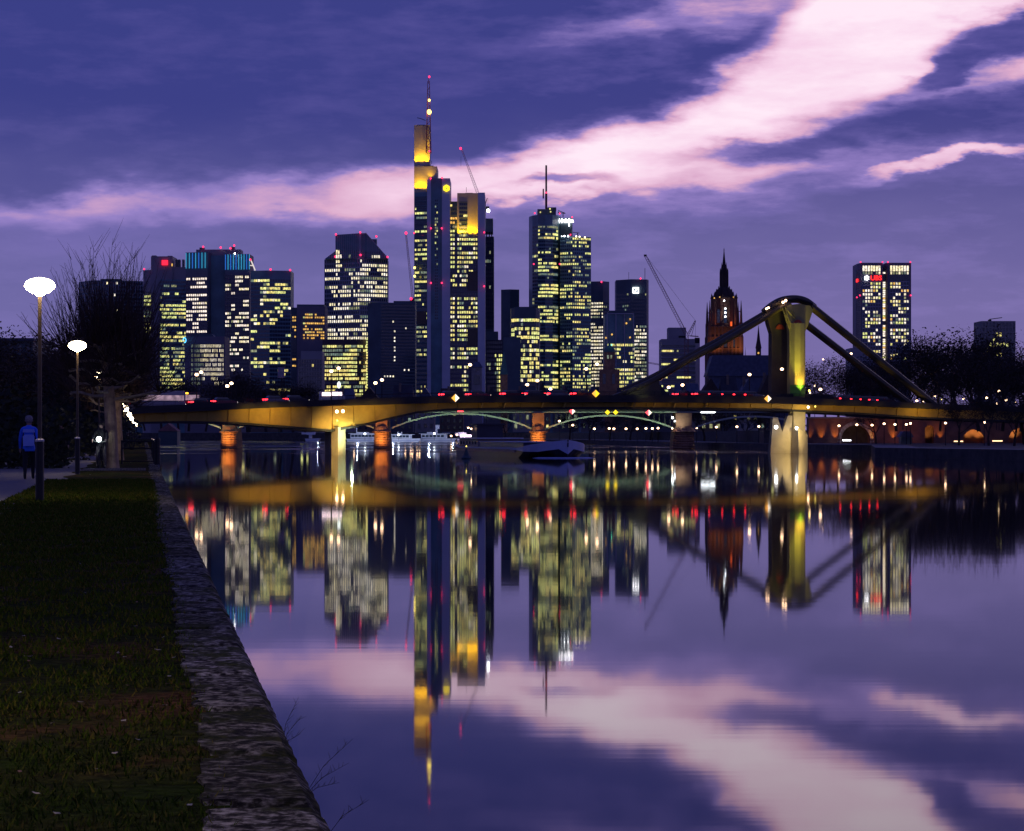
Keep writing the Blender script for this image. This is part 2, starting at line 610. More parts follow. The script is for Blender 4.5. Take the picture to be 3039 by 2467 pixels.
# ccw ordering from above
nm = MB()
nm.prism([(600, 120), (600, 2600), (-900, 2600), (-900, 1420), (-250, 1400), (-90, 1262), (-18, 1210), (12, 1000), (41, 750), (51, 604), (62, 516), (70, 452), (57, 364), (70, 308), (98, 150), (105, 120)], -2, 1.55)
put('far_bank_ground', nm, quay_rock, kind='structure')
pv = pmat('pale_promenade_paving', (.16, .16, .17), .85, 0, .2, 1.0)
edge = [(105, 120), (98, 150), (70, 308), (57, 364), (70, 452), (62, 516), (51, 604), (41, 750), (12, 1000), (-18, 1210)]
pm = MB()
for (x0, y0), (x1, y1) in zip(edge[:-1], edge[1:]):
    pm.quad((x0, y0, 1.554), (x0 + 7, y0 + 1, 1.554), (x1 + 7, y1 + 1, 1.554), (x1, y1, 1.554))
put('far_promenade', pm, pv, kind='structure')
city = MB()
city.prism([(60, 552), (600, 552), (600, 2590), (-850, 2590), (-850, 1440), (-250, 1425), (-60, 1290), (10, 1235), (46, 1000), (62, 750)], 1.5, 4.6)
put('city_ground', city, quay_rock, kind='structure')
south_hi = MB()
south_hi.prism([(-880, 330), (-92, 385), (-104, 600), (-160, 800), (-250, 1000), (-440, 1130), (-880, 1220)], 2.0, 5.0)
put('embankment_ground', south_hi, turf, kind='structure')
# hillside on the horizon closing the view
hill = MB()
pts = []
random.seed(3)
for i in range(60):
    x = -2600 + i * 90
    pts.append((x, 14 + 9 * math.sin(i * .5) + 6 * math.sin(i * 1.7)))
for (a, b) in zip(pts[:-1], pts[1:]):
    hill.quad((a[0], 3600, 0), (b[0], 3600, 0), (b[0], 3900, b[1]), (a[0], 3900, a[1]))
hill.quad((-3000, 2600, -.5), (3000, 2600, -.5), (3000, 3700, -.5), (-3000, 3700, -.5))
put('hills', hill, pmat('far_hills', (.03, .035, .045), .9, 0, .2, .01), kind='structure')

# ------------------------------------------------------------------ quay wall with coping stones
def stone_mat():
    m = bpy.data.materials.new('lichened_coping_stone')
    m.use_nodes = True
    t = m.node_tree
    b = t.nodes['Principled BSDF']
    b.inputs['Roughness'].default_value = .9
    b.inputs['Specular IOR Level'].default_value = .08
    ge = N('ShaderNodeNewGeometry', t)
    def nz(s, d, sc3=(1, 1, 1), off=0):
        mp = N('ShaderNodeMapping', t)
        mp.inputs['Scale'].default_value = sc3
        mp.inputs['Location'].default_value = (off, 0, 0)
        lk(ge.outputs['Position'], mp.inputs[0], t)
        n = N('ShaderNodeTexNoise', t)
        n.inputs['Scale'].default_value = s
        n.inputs['Detail'].default_value = d
        n.inputs['Roughness'].default_value = .65
        lk(mp.outputs[0], n.inputs['Vector'], t)
        return n.outputs[0]
    def ramp(x, stops):
        r = N('ShaderNodeValToRGB', t)
        r.color_ramp.elements[0].position, r.color_ramp.elements[0].color = stops[0][0], (*stops[0][1], 1)
        r.color_ramp.elements[1].position, r.color_ramp.elements[1].color = stops[-1][0], (*stops[-1][1], 1)
        for p_, c_ in stops[1:-1]:
            q = r.color_ramp.elements.new(p_)
            q.color = (*c_, 1)
        lk(x, r.inputs[0], t)
        return r.outputs[0]
    a = ramp(nz(17, 8), [(.38, (.006, .006, .005)), (.47, (.035, .032, .026)), (.54, (.15, .14, .12)), (.66, (.36, .345, .30))])
    mask = ramp(nz(3.2, 4, off=9), [(.48, (0, 0, 0)), (.60, (1, 1, 1))])
    moss = ramp(nz(25, 4, off=4), [(.4, (.012, .018, .004)), (.65, (.05, .055, .012))])
    mx = N('ShaderNodeMix', t, data_type='RGBA')
    lk(mask, mx.inputs[0], t)
    lk(a, mx.inputs[6], t)
    lk(moss, mx.inputs[7], t)
    oi = N('ShaderNodeObjectInfo', t)
    tn = N('ShaderNodeMapRange', t)
    tn.inputs['To Min'].default_value, tn.inputs['To Max'].default_value = .55, 1.35
    lk(oi.outputs['Random'], tn.inputs[0], t)
    mt = N('ShaderNodeMix', t, data_type='RGBA', blend_type='MULTIPLY')
    mt.inputs[0].default_value = 1
    lk(mx.outputs[2], mt.inputs[6], t)
    lk(tn.outputs[0], mt.inputs[7], t)
    lk(mt.outputs[2], b.inputs['Base Color'], t)
    bp = N('ShaderNodeBump', t)
    bp.inputs['Strength'].default_value = 1
    bp.inputs['Distance'].default_value = .016
    lk(nz(19, 8), bp.inputs['Height'], t)
    lk(bp.outputs[0], b.inputs['Normal'], t)
    return m
stone = stone_mat()
qw = thing('quay_wall', Q(-10, 0, 0), 'long quay wall of weathered stone along the left side of the river', 'quay wall')
body = MB()
body.prism([Q(-58, .06)[:2], Q(-58, .40)[:2], Q(400, .40)[:2], Q(400, .06)[:2]][::-1], -2, GZ - .12)
put('wall_face', body, quay_rock, qw)
def coping(s0, s1, seed, nx, ny):
    r = random.Random(seed)
    m = MB()
    W0, W1 = -.02, .36 + r.uniform(-.03, .05)
    skew = r.uniform(-.02, .02)
    vs = []
    for i in range(nx + 1):
        for j in range(ny + 1):
            a = W0 + (W1 - W0) * j / ny
            s = s0 + (s1 - s0) * i / nx + skew * (j / ny - .5)
            ed = min(i, nx - i) / nx * (s1 - s0)
            rr = .035
            dz = 0
            e2 = min(a - W0, .2)
            dz -= .045 * max(0, 1 - e2 / .07) ** 2
            dz -= .030 * max(0, 1 - ed / .06) ** 2
            dz += r.uniform(-.004, .004) if 0 < i < nx else 0
            aa = a + (r.uniform(-.003, .003) if j == 0 else 0) + (r.uniform(-.03, .03) if j == ny else 0)
            vs.append(Q(s, aa, GZ + .014 + dz))
    n0 = len(m.v)
    m.v += vs
    for i in range(nx):
        for j in range(ny):
            a = n0 + i * (ny + 1) + j
            m.f.append((a, a + ny + 1, a + ny + 2, a + 1))
            m.m.append(0)
    # sides
    loop = [j for j in range(ny + 1)] + [i * (ny + 1) + ny for i in range(1, nx + 1)] + [nx * (ny + 1) + j for j in range(ny - 1, -1, -1)] + [i * (ny + 1) for i in range(nx - 1, 0, -1)]
    base = len(m.v)
    for q in loop:
        x, y, z = vs[q]
        m.v.append((x, y, GZ - .2))
    L = len(loop)
    for q in range(L):
        q2 = (q + 1) % L
        m.f.append((n0 + loop[q], n0 + loop[q2], base + q2, base + q))
        m.m.append(0)
    return m
rs = random.Random(11)
s = -9.0
cuts = [2.6, 5.4 + .9, 8.6]
i = 0
while s < 150:
    L = rs.uniform(1.15, 1.9)
    if s < 40:
        m = coping(s + .016, s + L - .016, i, max(6, int(L / .09)), 8)
    else:
        m = coping(s + .02, s + L - .02, i, 4, 2)
    put('stone', m, stone, qw, smooth=False)
    s += L
    i += 1
rest = MB()
rest.prism([Q(s, -.02)[:2], Q(s, .42)[:2], Q(400, .42)[:2], Q(400, -.02)[:2]][::-1], GZ - .2, GZ + .012)
put('far_coping', rest, stone, qw)

# ------------------------------------------------------------------ grass
rng = np.random.default_rng(5)
def grass_mesh():
    n = 150000
    t_ = rng.random(n)
    s = -2.5 + 62 * t_ ** 1.9
    a = .29 + (rng.random(n) ** .9) * 3.0
    # keep what can be seen plus a margin
    dist = s + 8
    keep = np.ones(n, bool)
    clump = np.sin(s * 3.1 + a * 2.3) * np.sin(a * 4.7 - s * 1.1) + .6 * np.sin(s * 7.7 + 1) * np.sin(a * 9.1)
    keep &= (clump + rng.normal(0, .5, n)) > -.35
    edge_ = (a < .36) & (rng.random(n) > .5)
    keep &= ~edge_
    s, a = s[keep], a[keep]
    n = len(s)
    h = (.012 + .022 * rng.random(n)) * (1 + .02 * s) * (1 + .35 * (rng.random(n) > .96))
    wd = (.003 + .003 * rng.random(n)) * (1 + .07 * np.clip(s, 0, 60))
    ang = rng.random(n) * math.pi * 2
    lean = rng.normal(0, .55, (n, 2)) * h[:, None]
    bx = E0.x + D.x * s + NL.x * a
    by = E0.y + D.y * s + NL.y * a
    v = np.zeros((n, 3, 3), np.float32)
    v[:, 0] = np.stack([bx - np.cos(ang) * wd, by - np.sin(ang) * wd, np.full(n, GZ - .004)], 1)
    v[:, 1] = np.stack([bx + np.cos(ang) * wd, by + np.sin(ang) * wd, np.full(n, GZ - .004)], 1)
    v[:, 2] = np.stack([bx + lean[:, 0], by + lean[:, 1], GZ + h], 1)
    me = bpy.data.meshes.new('grass')
    me.vertices.add(n * 3)
    me.vertices.foreach_set('co', v.ravel())
    me.loops.add(n * 3)
    me.loops.foreach_set('vertex_index', np.arange(n * 3, dtype=np.int32))
    me.polygons.add(n)
    me.polygons.foreach_set('loop_start', np.arange(0, n * 3, 3, dtype=np.int32))
    me.polygons.foreach_set('loop_total', np.full(n, 3, dtype=np.int32))
    me.update()
    me.validate()
    return me
gm = bpy.data.materials.new('short_grass')
gm.use_nodes = True
t = gm.node_tree
b = t.nodes['Principled BSDF']
b.inputs['Roughness'].default_value = .9
b.inputs['Specular IOR Level'].default_value = .03
ge = N('ShaderNodeNewGeometry', t)
rp = N('ShaderNodeValToRGB', t)
rp.color_ramp.elements[0].color = (.036, .075, .005, 1)
rp.color_ramp.elements[1].color = (.15, .115, .022, 1)
x = rp.color_ramp.elements.new(.6)
x.color = (.065, .10, .008, 1)
lk(ge.outputs['Random Per Island'], rp.inputs[0], t)
lk(rp.outputs[0], b.inputs['Base Color'], t)
me = grass_mesh()
me.materials.append(gm)
o = bpy.data.objects.new('grass', me)
COL.objects.link(o)
o['kind'] = 'stuff'
o['label'] = 'short worn grass strip between the path and the quay edge'

# fallen leaves
leaf_mats = [pmat('pale_fallen_leaf', (.38, .34, .25), .6, 0, .2, 30), pmat('brown_fallen_leaf', (.22, .11, .06), .7, 0, .2, 30), pmat('grey_fallen_leaf', (.25, .24, .2), .6, 0, .2, 30)]
def leaf_mesh(seed, m):
    r = random.Random(seed)
    mb = MB()
    L = 1.0
    pr = [(0, 0, .0), (.2, .22, .05), (.5, .30, .02), (.8, .16, .07), (1.0, 0, .12)]
    top_ = [(x_, y_ * r.uniform(.8, 1.2), z_ * r.uniform(.3, 1.8)) for x_, y_, z_ in pr]
    bot_ = [(x_, -y_ * r.uniform(.8, 1.2), z_ * r.uniform(.3, 1.8)) for x_, y_, z_ in pr]
    mid = [(x_, 0, .03 + .1 * x_) for x_, y_, z_ in pr]
    for i in range(4):
        mb.quad(bot_[i], bot_[i + 1], mid[i + 1], mid[i])
        mb.quad(mid[i], mid[i + 1], top_[i + 1], top_[i])
    return mb.mesh('fallen_leaf', leaf_mats[m])
LM = [leaf_mesh(i, i % 3) for i in range(6)]
spots = [(70, 1950, .10), (405, 1790, .05), (410, 1825, .05), (480, 1932, .07), (395, 1941, .045), (350, 1942, .05), (375, 1952, .05), (490, 2033, .06), (508, 2010, .05), (495, 2096, .06), (445, 2100, .04), (510, 1955, .04), (360, 2144, .06), (268, 1670, .05), (240, 1675, .05), (20, 2235, .05), (15, 1777, .05), (300, 2285, .04), (120, 2360, .05), (310, 2305, .04), (66, 1890, .06), (35, 1925, .05), (90, 1965, .05), (250, 1760, .04), (110, 1430, .08), (200, 1466, .12), (160, 1530, .06), (270, 1410, .09), (430, 1408, .09), (388, 1373, .15), (205, 1620, .06), (455, 1770, .05), (395, 1860, .05), (480, 1895, .04), (520, 1775, .05), (228, 2085, .05), (150, 2150, .05), (60, 2290, .05), (555, 2395, .05), (330, 2240, .05), (385, 2037, .04), (420, 2200, .05), (180, 1900, .05), (120, 1700, .06), (55, 2060, .05), (265, 1560, .08), (320, 1480, .09), (180, 2420, .05)]
rl = random.Random(8)
for i, (u, v, L) in enumerate(spots):
    Yd = (EYE - GZ - .02) * F / (v - HV)
    o = bpy.data.objects.new('fallen_leaf', LM[i % 6])
    COL.objects.link(o)
    o.location = (X_(u, Yd), Yd, GZ + .025)
    o.rotation_euler = (rl.uniform(-.2, .2), rl.uniform(-.2, .2), rl.uniform(0, 6.28))
    o.scale = (L * .62,) * 3
    kd = ('pale', 'brown', 'grey')[(i % 6) % 3]
    nth = sorted(range(len(spots)), key=lambda q: -spots[q][1]).index(i)
    tag(o, '%s fallen leaf %s of the grass, %s from the bottom' % (kd, 'at the stone side' if u > 370 else ('at the left side' if u < 100 else 'in the middle'), (ORD + ['forty-%s' % q for q in ORD[:9]])[nth] if nth < 49 else 'last'), 'leaf', 'fallen leaves scattered on the grass')

# weeds hanging at the quay edge
weed_mat = pmat('dry_weed_stem', (.03, .028, .02), .9, 0, .2, 10)
for i, (u, v, hgt, ang, lab) in enumerate(((845, 2220, .26, .35, 'dry feathery weed on the quay edge in front of the pink reflection'), (915, 2345, .30, .75, 'leaning dry weed growing from the quay edge below the upper weed'), (985, 2460, .20, .9, 'dry weed at the very bottom of the quay edge'))):
    Yd = (EYE - GZ + .0) * F / (v - HV)
    base = Vector((X_(u, Yd) - .02, Yd, GZ - .03))
    t_ = thing('dry_weed', base, lab, 'weed')
    mb, tw = MB(), MB()
    r = random.Random(i + 3)
    for q in range(3 if i < 2 else 1):
        top_ = base + Vector((hgt * math.sin(ang + q * .18) * (.9 - .2 * q), r.uniform(-.03, .03), hgt * math.cos(ang + q * .18) * (1 - .28 * q)))
        mid = (base + top_) / 2 + Vector((-.015, 0, .01))
        mb.tube([base, mid, top_], [.0014, .0011, .0006], 4)
        for z in range(9):
            f_ = .35 + .6 * z / 9
            p0 = mid.lerp(top_, max(0, (f_ - .5) * 2)) if f_ > .5 else base.lerp(mid, f_ * 2)
            p1 = p0 + Vector((r.uniform(-.012, .03), r.uniform(-.01, .01), r.uniform(.012, .03)))
            tw.tube([p0, p1], [.0010, .0005], 3)
    put('stem', mb, weed_mat, t_)
    put('seed_head', tw, weed_mat, t_)
# ------------------------------------------------------------------ skyline
BZ = 4.6
def dark_of(c):
    return c in '.0'
def facade(root, A, B, vt, vb, cols, rows, pat, Y, wf=.72, hf=.6, grid=None, gcol=True, grow=True, gw=.5, gd=.35, glassm=None, cap=300, seed=0, rough=.0):
    """A, B: (x, y) wall ends left to right. pat: rows of chars, one per column; '.' unlit, w y d o p lit"""
    A, B = Vector(A), Vector(B)
    W = (B - A).length
    d = (B - A).normalized()
    n = Vector((d.y, -d.x))
    zt, zb = Z_(vt, Y), Z_(vb, Y)
    zb = max(zb, BZ)
    cw, rh = W / cols, (Z_(vt, Y) - Z_(vb, Y)) / rows
    ang = math.atan2(d.y, d.x)
    shared = {}
    off = wloc(root)
    mb0 = MB()
    lit, unlit = [], []
    for r in range(rows):
        row = pat[r] if r < len(pat) else ''
        for c in range(cols):
            ch = row[c] if c < len(row) else '.'
            x = A + d * ((c + .5) * cw) + n * .02
            z = zt - (r + .5) * rh
            if z - rh * .5 < BZ:
                continue
            (lit if ch in EW else unlit).append((x, z, ch))
    def pane(ch):
        if ch not in shared:
            m = MB()
            hw, hh = cw * wf / 2, rh * hf / 2
            m.box(-hw, hw, -.12, 0, -hh, hh)
            shared[ch] = m.mesh('window', EW.get(ch, glassm or glass_dark))
        return shared[ch]
    used = root.get('_win', 0)
    rr = random.Random(seed + cols * 7 + rows)
    if len(lit) + used > cap:
        rr.shuffle(lit)
    room = max(0, cap - used)
    solo, bulk = lit[:room], lit[room:]
    if len(unlit) <= room - len(solo):
        solo += unlit
        unlit = []
    for x, z, ch in solo:
        o = bpy.data.objects.new('window', pane(ch if ch in EW else '.'))
        o.location = (x.x - off.x, x.y - off.y, z - off.z)
        o.rotation_euler = (0, 0, ang)
        COL.objects.link(o)
        o.parent = root
    root['_win'] = used + len(solo)
    for grp, keys in ((bulk, None), (unlit, None)):
        if not grp:
            continue
        m = MB()
        ms = ['.'] + list(EW)
        for x, z, ch in grp:
            hw, hh = cw * wf / 2, rh * hf / 2
            a = x - d * hw
            b_ = x + d * hw
            a2, b2 = a + n * .12, b_ + n * .12
            m.hexa([(a2.x, a2.y, z - hh), (b2.x, b2.y, z - hh), (b_.x, b_.y, z - hh), (a.x, a.y, z - hh), (a2.x, a2.y, z + hh), (b2.x, b2.y, z + hh), (b_.x, b_.y, z + hh), (a.x, a.y, z + hh)], ms.index(ch) if ch in EW else 0)
        put('window_bank', m, [glassm or glass_dark] + [EW[k_] for k_ in EW], root, kind='stuff')
    if grid:
        m = MB()
        if gcol:
            for c in range(cols + 1):
                x = A + d * (c * cw)
                a, b_ = x - d * gw / 2, x + d * gw / 2
                a2, b2 = a + n * (gd + .12), b_ + n * (gd + .12)
                m.hexa([(a2.x, a2.y, zb), (b2.x, b2.y, zb), (b_.x, b_.y, zb), (a.x, a.y, zb), (a2.x, a2.y, zt + .2), (b2.x, b2.y, zt + .2), (b_.x, b_.y, zt + .2), (a.x, a.y, zt + .2)])
        if grow:
            for r in range(rows + 1):
                z = zt - r * rh
                if z < BZ + 1:
                    continue
                a, b_ = A.copy(), B.copy()
                a2, b2 = a + n * gd, b_ + n * gd
                hh = rh * (1 - hf) * .28
                m.hexa([(a2.x, a2.y, z - hh), (b2.x, b2.y, z - hh), (b_.x, b_.y, z - hh), (a.x, a.y, z - hh), (a2.x, a2.y, z + hh), (b2.x, b2.y, z + hh), (b_.x, b_.y, z + hh), (a.x, a.y, z + hh)])
        put('facade_grid', m, grid, root)
def chain(ch, Y):
    # vertices measured in the photograph at distance Y, set back by dy
    return [(X_(u, Y + dy), Y + dy) for u, dy in ch]
def volume(root, name, ch, Y, vt, m, depth=30, vb=None, z0=BZ):
    c = chain(ch, Y)
    pts = c + [(c[-1][0], Y + depth), (c[0][0], Y + depth)]
    mb = MB()
    mb.prism(pts, Z_(vb, Y) if vb else z0, Z_(vt, Y))
    put(name, mb, m, root)
    return c
def runs(seed, rows, cols, dens, ch='y', run=3, alt='d', altp=.2):
    """dens: a digit 0..9 per row"""
    r = random.Random(seed)
    out_ = []
    for i in range(rows):
        p = int(dens[i]) / 9 if i < len(dens) else int(dens[-1]) / 9
        p = min(1, p * 1.28)
        row = ['.'] * cols
        c = 0
        while c < cols:
            L = max(1, int(r.expovariate(1 / run)) + 1)
            on = r.random() < p
            cc = ch if r.random() > altp else alt
            for q in range(c, min(cols, c + L)):
                if on and r.random() > .08:
                    row[q] = cc
            c += L
        out_.append(''.join(row))
    return out_
def tr(rows, ch, mixp=(), seed=0):
    r = random.Random(seed)
    o_ = []
    for row in rows:
        s_ = ''
        for c in row:
            if c == '1':
                k_ = ch
                for kk, pp in mixp:
                    if r.random() < pp:
                        k_ = kk
                s_ += k_
            else:
                s_ += '.'
        o_.append(s_)
    return o_
def beacon(root, u, v, Y, r=1.15, m=None):
    mb = MB()
    r *= .78
    p = P(u, v, Y)
    mb.ball(p, r, 6)
    put('warning_light', mb, m or red_lamp, root)
def tower(name, u, Y, label, cat='skyscraper'):
    return thing(name, (X_(u, Y), Y, BZ), label, cat)

# 1 dark slab far left
t_ = tower('office_tower', 330, 2300, 'dark navy tower with pale vertical fins behind the bare crown at far left')
c = volume(t_, 'body', [(235, 26), (277, 0), (424, 14)], 2300, 832, tower_navy)
facade(t_, c[0], c[1], 834, 1180, 7, 30, runs(1, 30, 7, '0', 'w'), 2300, grid=fin_grey, grow=False, gw=.5)
facade(t_, c[1], c[2], 834, 1180, 20, 30, tr(['00000100010000000000', '0', '0', '00000000100000000000', '0', '0', '0', '00000000011000000000', '0', '00000000011000000000', '00000000001000000000', '0', '0', '00000000100000000000', '0', '00100001000000000000', '00100001000000000000', '0', '0', '00000000010000000000'], 'w'), 2300, grid=fin_grey, grow=False, gw=.5)
mb = MB()
mb.box(X_(300, 2310), X_(360, 2310), 2306, 2318, Z_(833, 2300), Z_(827, 2300))
put('roof_plant', mb, tower_dark, t_)
# 2 stepped grey tower
t_ = tower('office_tower', 488, 2200, 'stepped grey tower carrying a small red square sign near its top')
volume(t_, 'body', [(425, 12), (450, 4), (552, 8)], 2200, 800, tower_grey)
volume(t_, 'core', [(448, 0), (512, 0)], 2200, 761, tower_grey)
volume(t_, 'side_block', [(512.5, 3), (551, 6)], 2200, 792, tower_grey)
volume(t_, 'glass_front', [(475, -4), (552, 0)], 2200, 830, tower_navy)
c = chain([(475, -4), (552, 0)], 2200)
facade(t_, c[0], c[1], 832, 1180, 14, 30, runs(5, 30, 14, '310212' + '977508655656565654566775', 'y', 3, 'd', .35), 2200, .85, .55, seed=2)
c = chain([(427, 3.9), (449, 3.9)], 2200)
facade(t_, c[0], c[1], 862, 1180, 4, 27, runs(6, 27, 4, '098809998770', 'y', 4), 2200, .8, .5)
mb = MB()
mb.box(X_(481, 2200), X_(498, 2200), 2198.6, 2199.9, Z_(787, 2200), Z_(773, 2200))
put('red_sign', mb, emat('red_sign_light', (1, .015, .04), 2.2), t_)
for q in ((458, 757), (505, 758)):
    mb = MB()
    mb.box(X_(q[0] - 8, 2205), X_(q[0] + 5, 2205), 2206, 2212, Z_(762, 2200), Z_(q[1], 2200))
    put('roof_plant', mb, tower_dark, t_)
for q in (523, 531, 543):
    mb = MB()
    mb.box(X_(q - 3, 2205), X_(q + 3, 2205), 2206, 2212, Z_(793, 2200), Z_(763 + (q % 4) * 2, 2200))
    put('roof_plant', mb, tower_dark, t_)
beacon(t_, 428, 799, 2198)
mb = MB()
mb.box(X_(509, 2196), X_(512, 2196), 2196, 2197, Z_(791, 2200), Z_(783, 2200))
put('stair_light', mb, EW['o'], t_)
# blue glowing ring sign on lower block
# 3 twin-winged tower with blue light strips
t_ = tower('office_tower', 645, 1900, 'twin winged tower crowned with blue vertical light strips')
volume(t_, 'left_wing', [(551, 6), (616, 0), (625, 8)], 1900, 748, tower_violet)
volume(t_, 'core', [(620, 10), (668, 10)], 1900, 756, tower_navy)
volume(t_, 'right_wing', [(668, 4), (741, 0), (743, 6)], 1900, 754, tower_violet)
volume(t_, 'roof_block', [(582, 14), (714, 12)], 1900, 737, tower_grey, vb=760)
mb = MB()
mb.box(X_(686, 1914), X_(696, 1914), 1914, 1919, Z_(740, 1900), Z_(729, 1900))
mb.box(X_(592, 1914), X_(606, 1914), 1914, 1919, Z_(738, 1900), Z_(731, 1900))
put('roof_plant', mb, tower_dark, t_)
blues = [emat('cyan_light_strip', (.05, .45, .75), .9), emat('blue_light_strip', (.03, .20, .85), .9)]
for i in range(8):
    u = 552.5 + i * 9.4
    yy = 1900 + 6 * (1 - i / 7) - .9 if i < 7 else 1904
    mb = MB()
    mb.box(X_(u, yy) - .2, X_(u, yy) + .2, yy - .7, yy, Z_(796, 1900), Z_(750, 1900))
    put('light_strip', mb, blues[1 if i in (2, 4) else 0], t_)
for i in range(10):
    u = 669 + i * 7.9
    yy = 1900 + 4 * (1 - i / 9) - .6
    mb = MB()
    mb.box(X_(u, yy) - .2, X_(u, yy) + .2, yy - .7, yy, Z_(800, 1900), Z_(755, 1900))
    put('light_strip', mb, blues[1 if i in (0, 2, 4, 8) else 0], t_)
c = chain([(553, 5.6), (614.5, .1)], 1900)
facade(t_, c[0], c[1], 821.4, 990.2, 10, 14, tr(['1101111111', '0000011110', '0011111111', '0', '1111111111', '1111110000', '0001111111', '0001111111', '1111111111', '1110001111', '1110011111', '0001110000', '0001110000', '1111011111'], 'p', (('w', .25),)), 1900, .86, .5, grid=tower_violet, gw=.4, gd=.2)
c = chain([(668.5, 3.9), (739, .1)], 1900)
facade(t_, c[0], c[1], 816, 1116, 12, 25, tr(['000001111011', '000001111000', '111001100000', '111000011111', '000110000000', '0', '000000000111', '000110000111', '000110000000', '111000011111', '011001111111', '110111111000', '111001111111', '000000000111', '000001100000', '000111011111', '111110011111', '111000000000', '111111011000', '111111100000', '000000000111', '0', '111111100000', '000110001000', '0'], 'w', (('p', .3), ('d', .12))), 1900, .84, .52, grid=tower_violet, gw=.4, gd=.2)
beacon(t_, 603, 733, 1912)
beacon(t_, 655, 735, 1912)
beacon(t_, 695, 729, 1912)
beacon(t_, 684, 737, 1912)
beacon(t_, 697, 753, 1898, .9, lamp_white)
# 4 low beige block in front
t_ = tower('office_block', 608, 1600, 'low grey block with tall slot windows in front of the twin winged tower', 'office block')
volume(t_, 'body', [(548, 2), (667, 0)], 1600, 999, tower_violet)
mb = MB()
zz = Z_(999, 1600)
mb.outline([(X_(563, 1600), zz), (X_(634, 1600), zz), (X_(626, 1600), Z_(991, 1600)), (X_(571, 1600), Z_(991, 1600))], 1604, 1618)
put('roof', mb, tower_dark, t_)
c = chain([(560, 1.9), (664, 0)], 1600)
pt = runs(9, 9, 30, '8999996544', 'w', 9, 'd', .1)
pt = ['.' * 2 + 'dd.ddddd'[:8] + p_[10:] for p_ in pt]
facade(t_, c[0], c[1], 1020, 1145, 30, 9, pt, 1600, .5, .62, grid=tower_violet, gw=.5, gd=.3)
mb = MB()
c1, s1 = P(548, 1010, 1598.8), 7
for q in range(10):
    a0, a1 = 2 * math.pi * q / 12 - 1.9, 2 * math.pi * (q + 1) / 12 - 1.9
    mb.tube([(c1[0] + 1.0 * math.cos(a0), 1598.4, c1[2] + 1.7 * math.sin(a0)), (c1[0] + 1.0 * math.cos(a1), 1598.4, c1[2] + 1.7 * math.sin(a1))], .32, 5)
put('ring_sign', mb, emat('blue_ring_sign_light', (.1, .5, 1), 2.5), t_)
# 5 dark glass tower with yellow floors
t_ = tower('office_tower', 803, 1850, 'dark glass slab with broad yellow window bands right of the blue lit tower')
c = volume(t_, 'body', [(744, 3), (800, 0), (863, 4)], 1850, 803, tower_navy)
rowsD = ['11111100000000', '00001100111110', '00011111110111', '00011111111100', '00001000000000', '00011111110000', '00010000001110', '00000000110111', '00001111011000', '01010100001000', '11000011100000', '01101111000000', '0', '11000000000000', '00000000000011', '10000000000000', '00011111110110', '00111100010000', '11000011110000', '0', '01000010010000', '11111111111100', '01110000000000', '00000000010110', '00001000000100', '0', '00000101000000', '0', '00000011111111', '00000100110000']
pt = tr(rowsD, 'y', (('w', .10), ('d', .12)), 4)
facade(t_, c[0], c[1], 827, 1175, 6, 30, [p_[:6] for p_ in pt], 1850, .88, .60, seed=3)
facade(t_, c[1], c[2], 827, 1175, 8, 30, [p_[6:] for p_ in pt], 1850, .88, .60, seed=4)
mb = MB()
mb.tube([P(745, 774, 1846), P(752, 790, 1846), P(757, 803, 1846)], .55, 5)
mb.tube([P(742, 788, 1846), P(752, 789, 1846)], .4, 5)
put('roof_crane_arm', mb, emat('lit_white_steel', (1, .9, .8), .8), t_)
for q in ((803, 800), (861, 802), (743, 771)):
    beacon(t_, q[0], q[1], 1848)
# 6 grey tower with orange windows
t_ = tower('office_tower', 920, 1750, 'grey tower with small orange windows left of the sloping shouldered tower')
volume(t_, 'side_block', [(863.5, 6), (881, 5)], 1750, 912, tower_dark)
volume(t_, 'body', [(881, 0), (965, 4)], 1750, 909, tower_violet)
volume(t_, 'roof_block', [(881, 3), (962, 5)], 1750, 903, tower_dark, vb=910)
c = chain([(899, .6), (963, 3.6)], 1750)
facade(t_, c[0], c[1], 929, 1008, 11, 9, runs(21, 9, 11, '244645654', 'o', 2, 'y', .3), 1750, .75, .5)
c = chain([(867, 5.6), (879, 5.1)], 1750)
facade(t_, c[0], c[1], 936, 1090, 2, 16, tr(['11', '11', '0', '11', '01', '0', '01', '0', '0', '0', '0', '0', '0', '11', '0', '11'], 'o'), 1750, .7, .5)
# 7 white grid block
t_ = tower('apartment_block', 920, 1400, 'pale low block with a white grid of dark square windows', 'office block')
c = volume(t_, 'body', [(893, 3), (893.5, 0), (956, 3)], 1400, 1042, tower_grey, depth=20)
volume(t_, 'lower_body', [(885, -3), (956, -2)], 1400, 1066, stone_pale, depth=18)
c = chain([(886, -3), (955, -2)], 1400)
facade(t_, c[0], c[1], 1067, 1165, 9, 8, tr(['0', '000001000'], 'y'), 1400, .7, .62, grid=stone_pale, gw=.5)
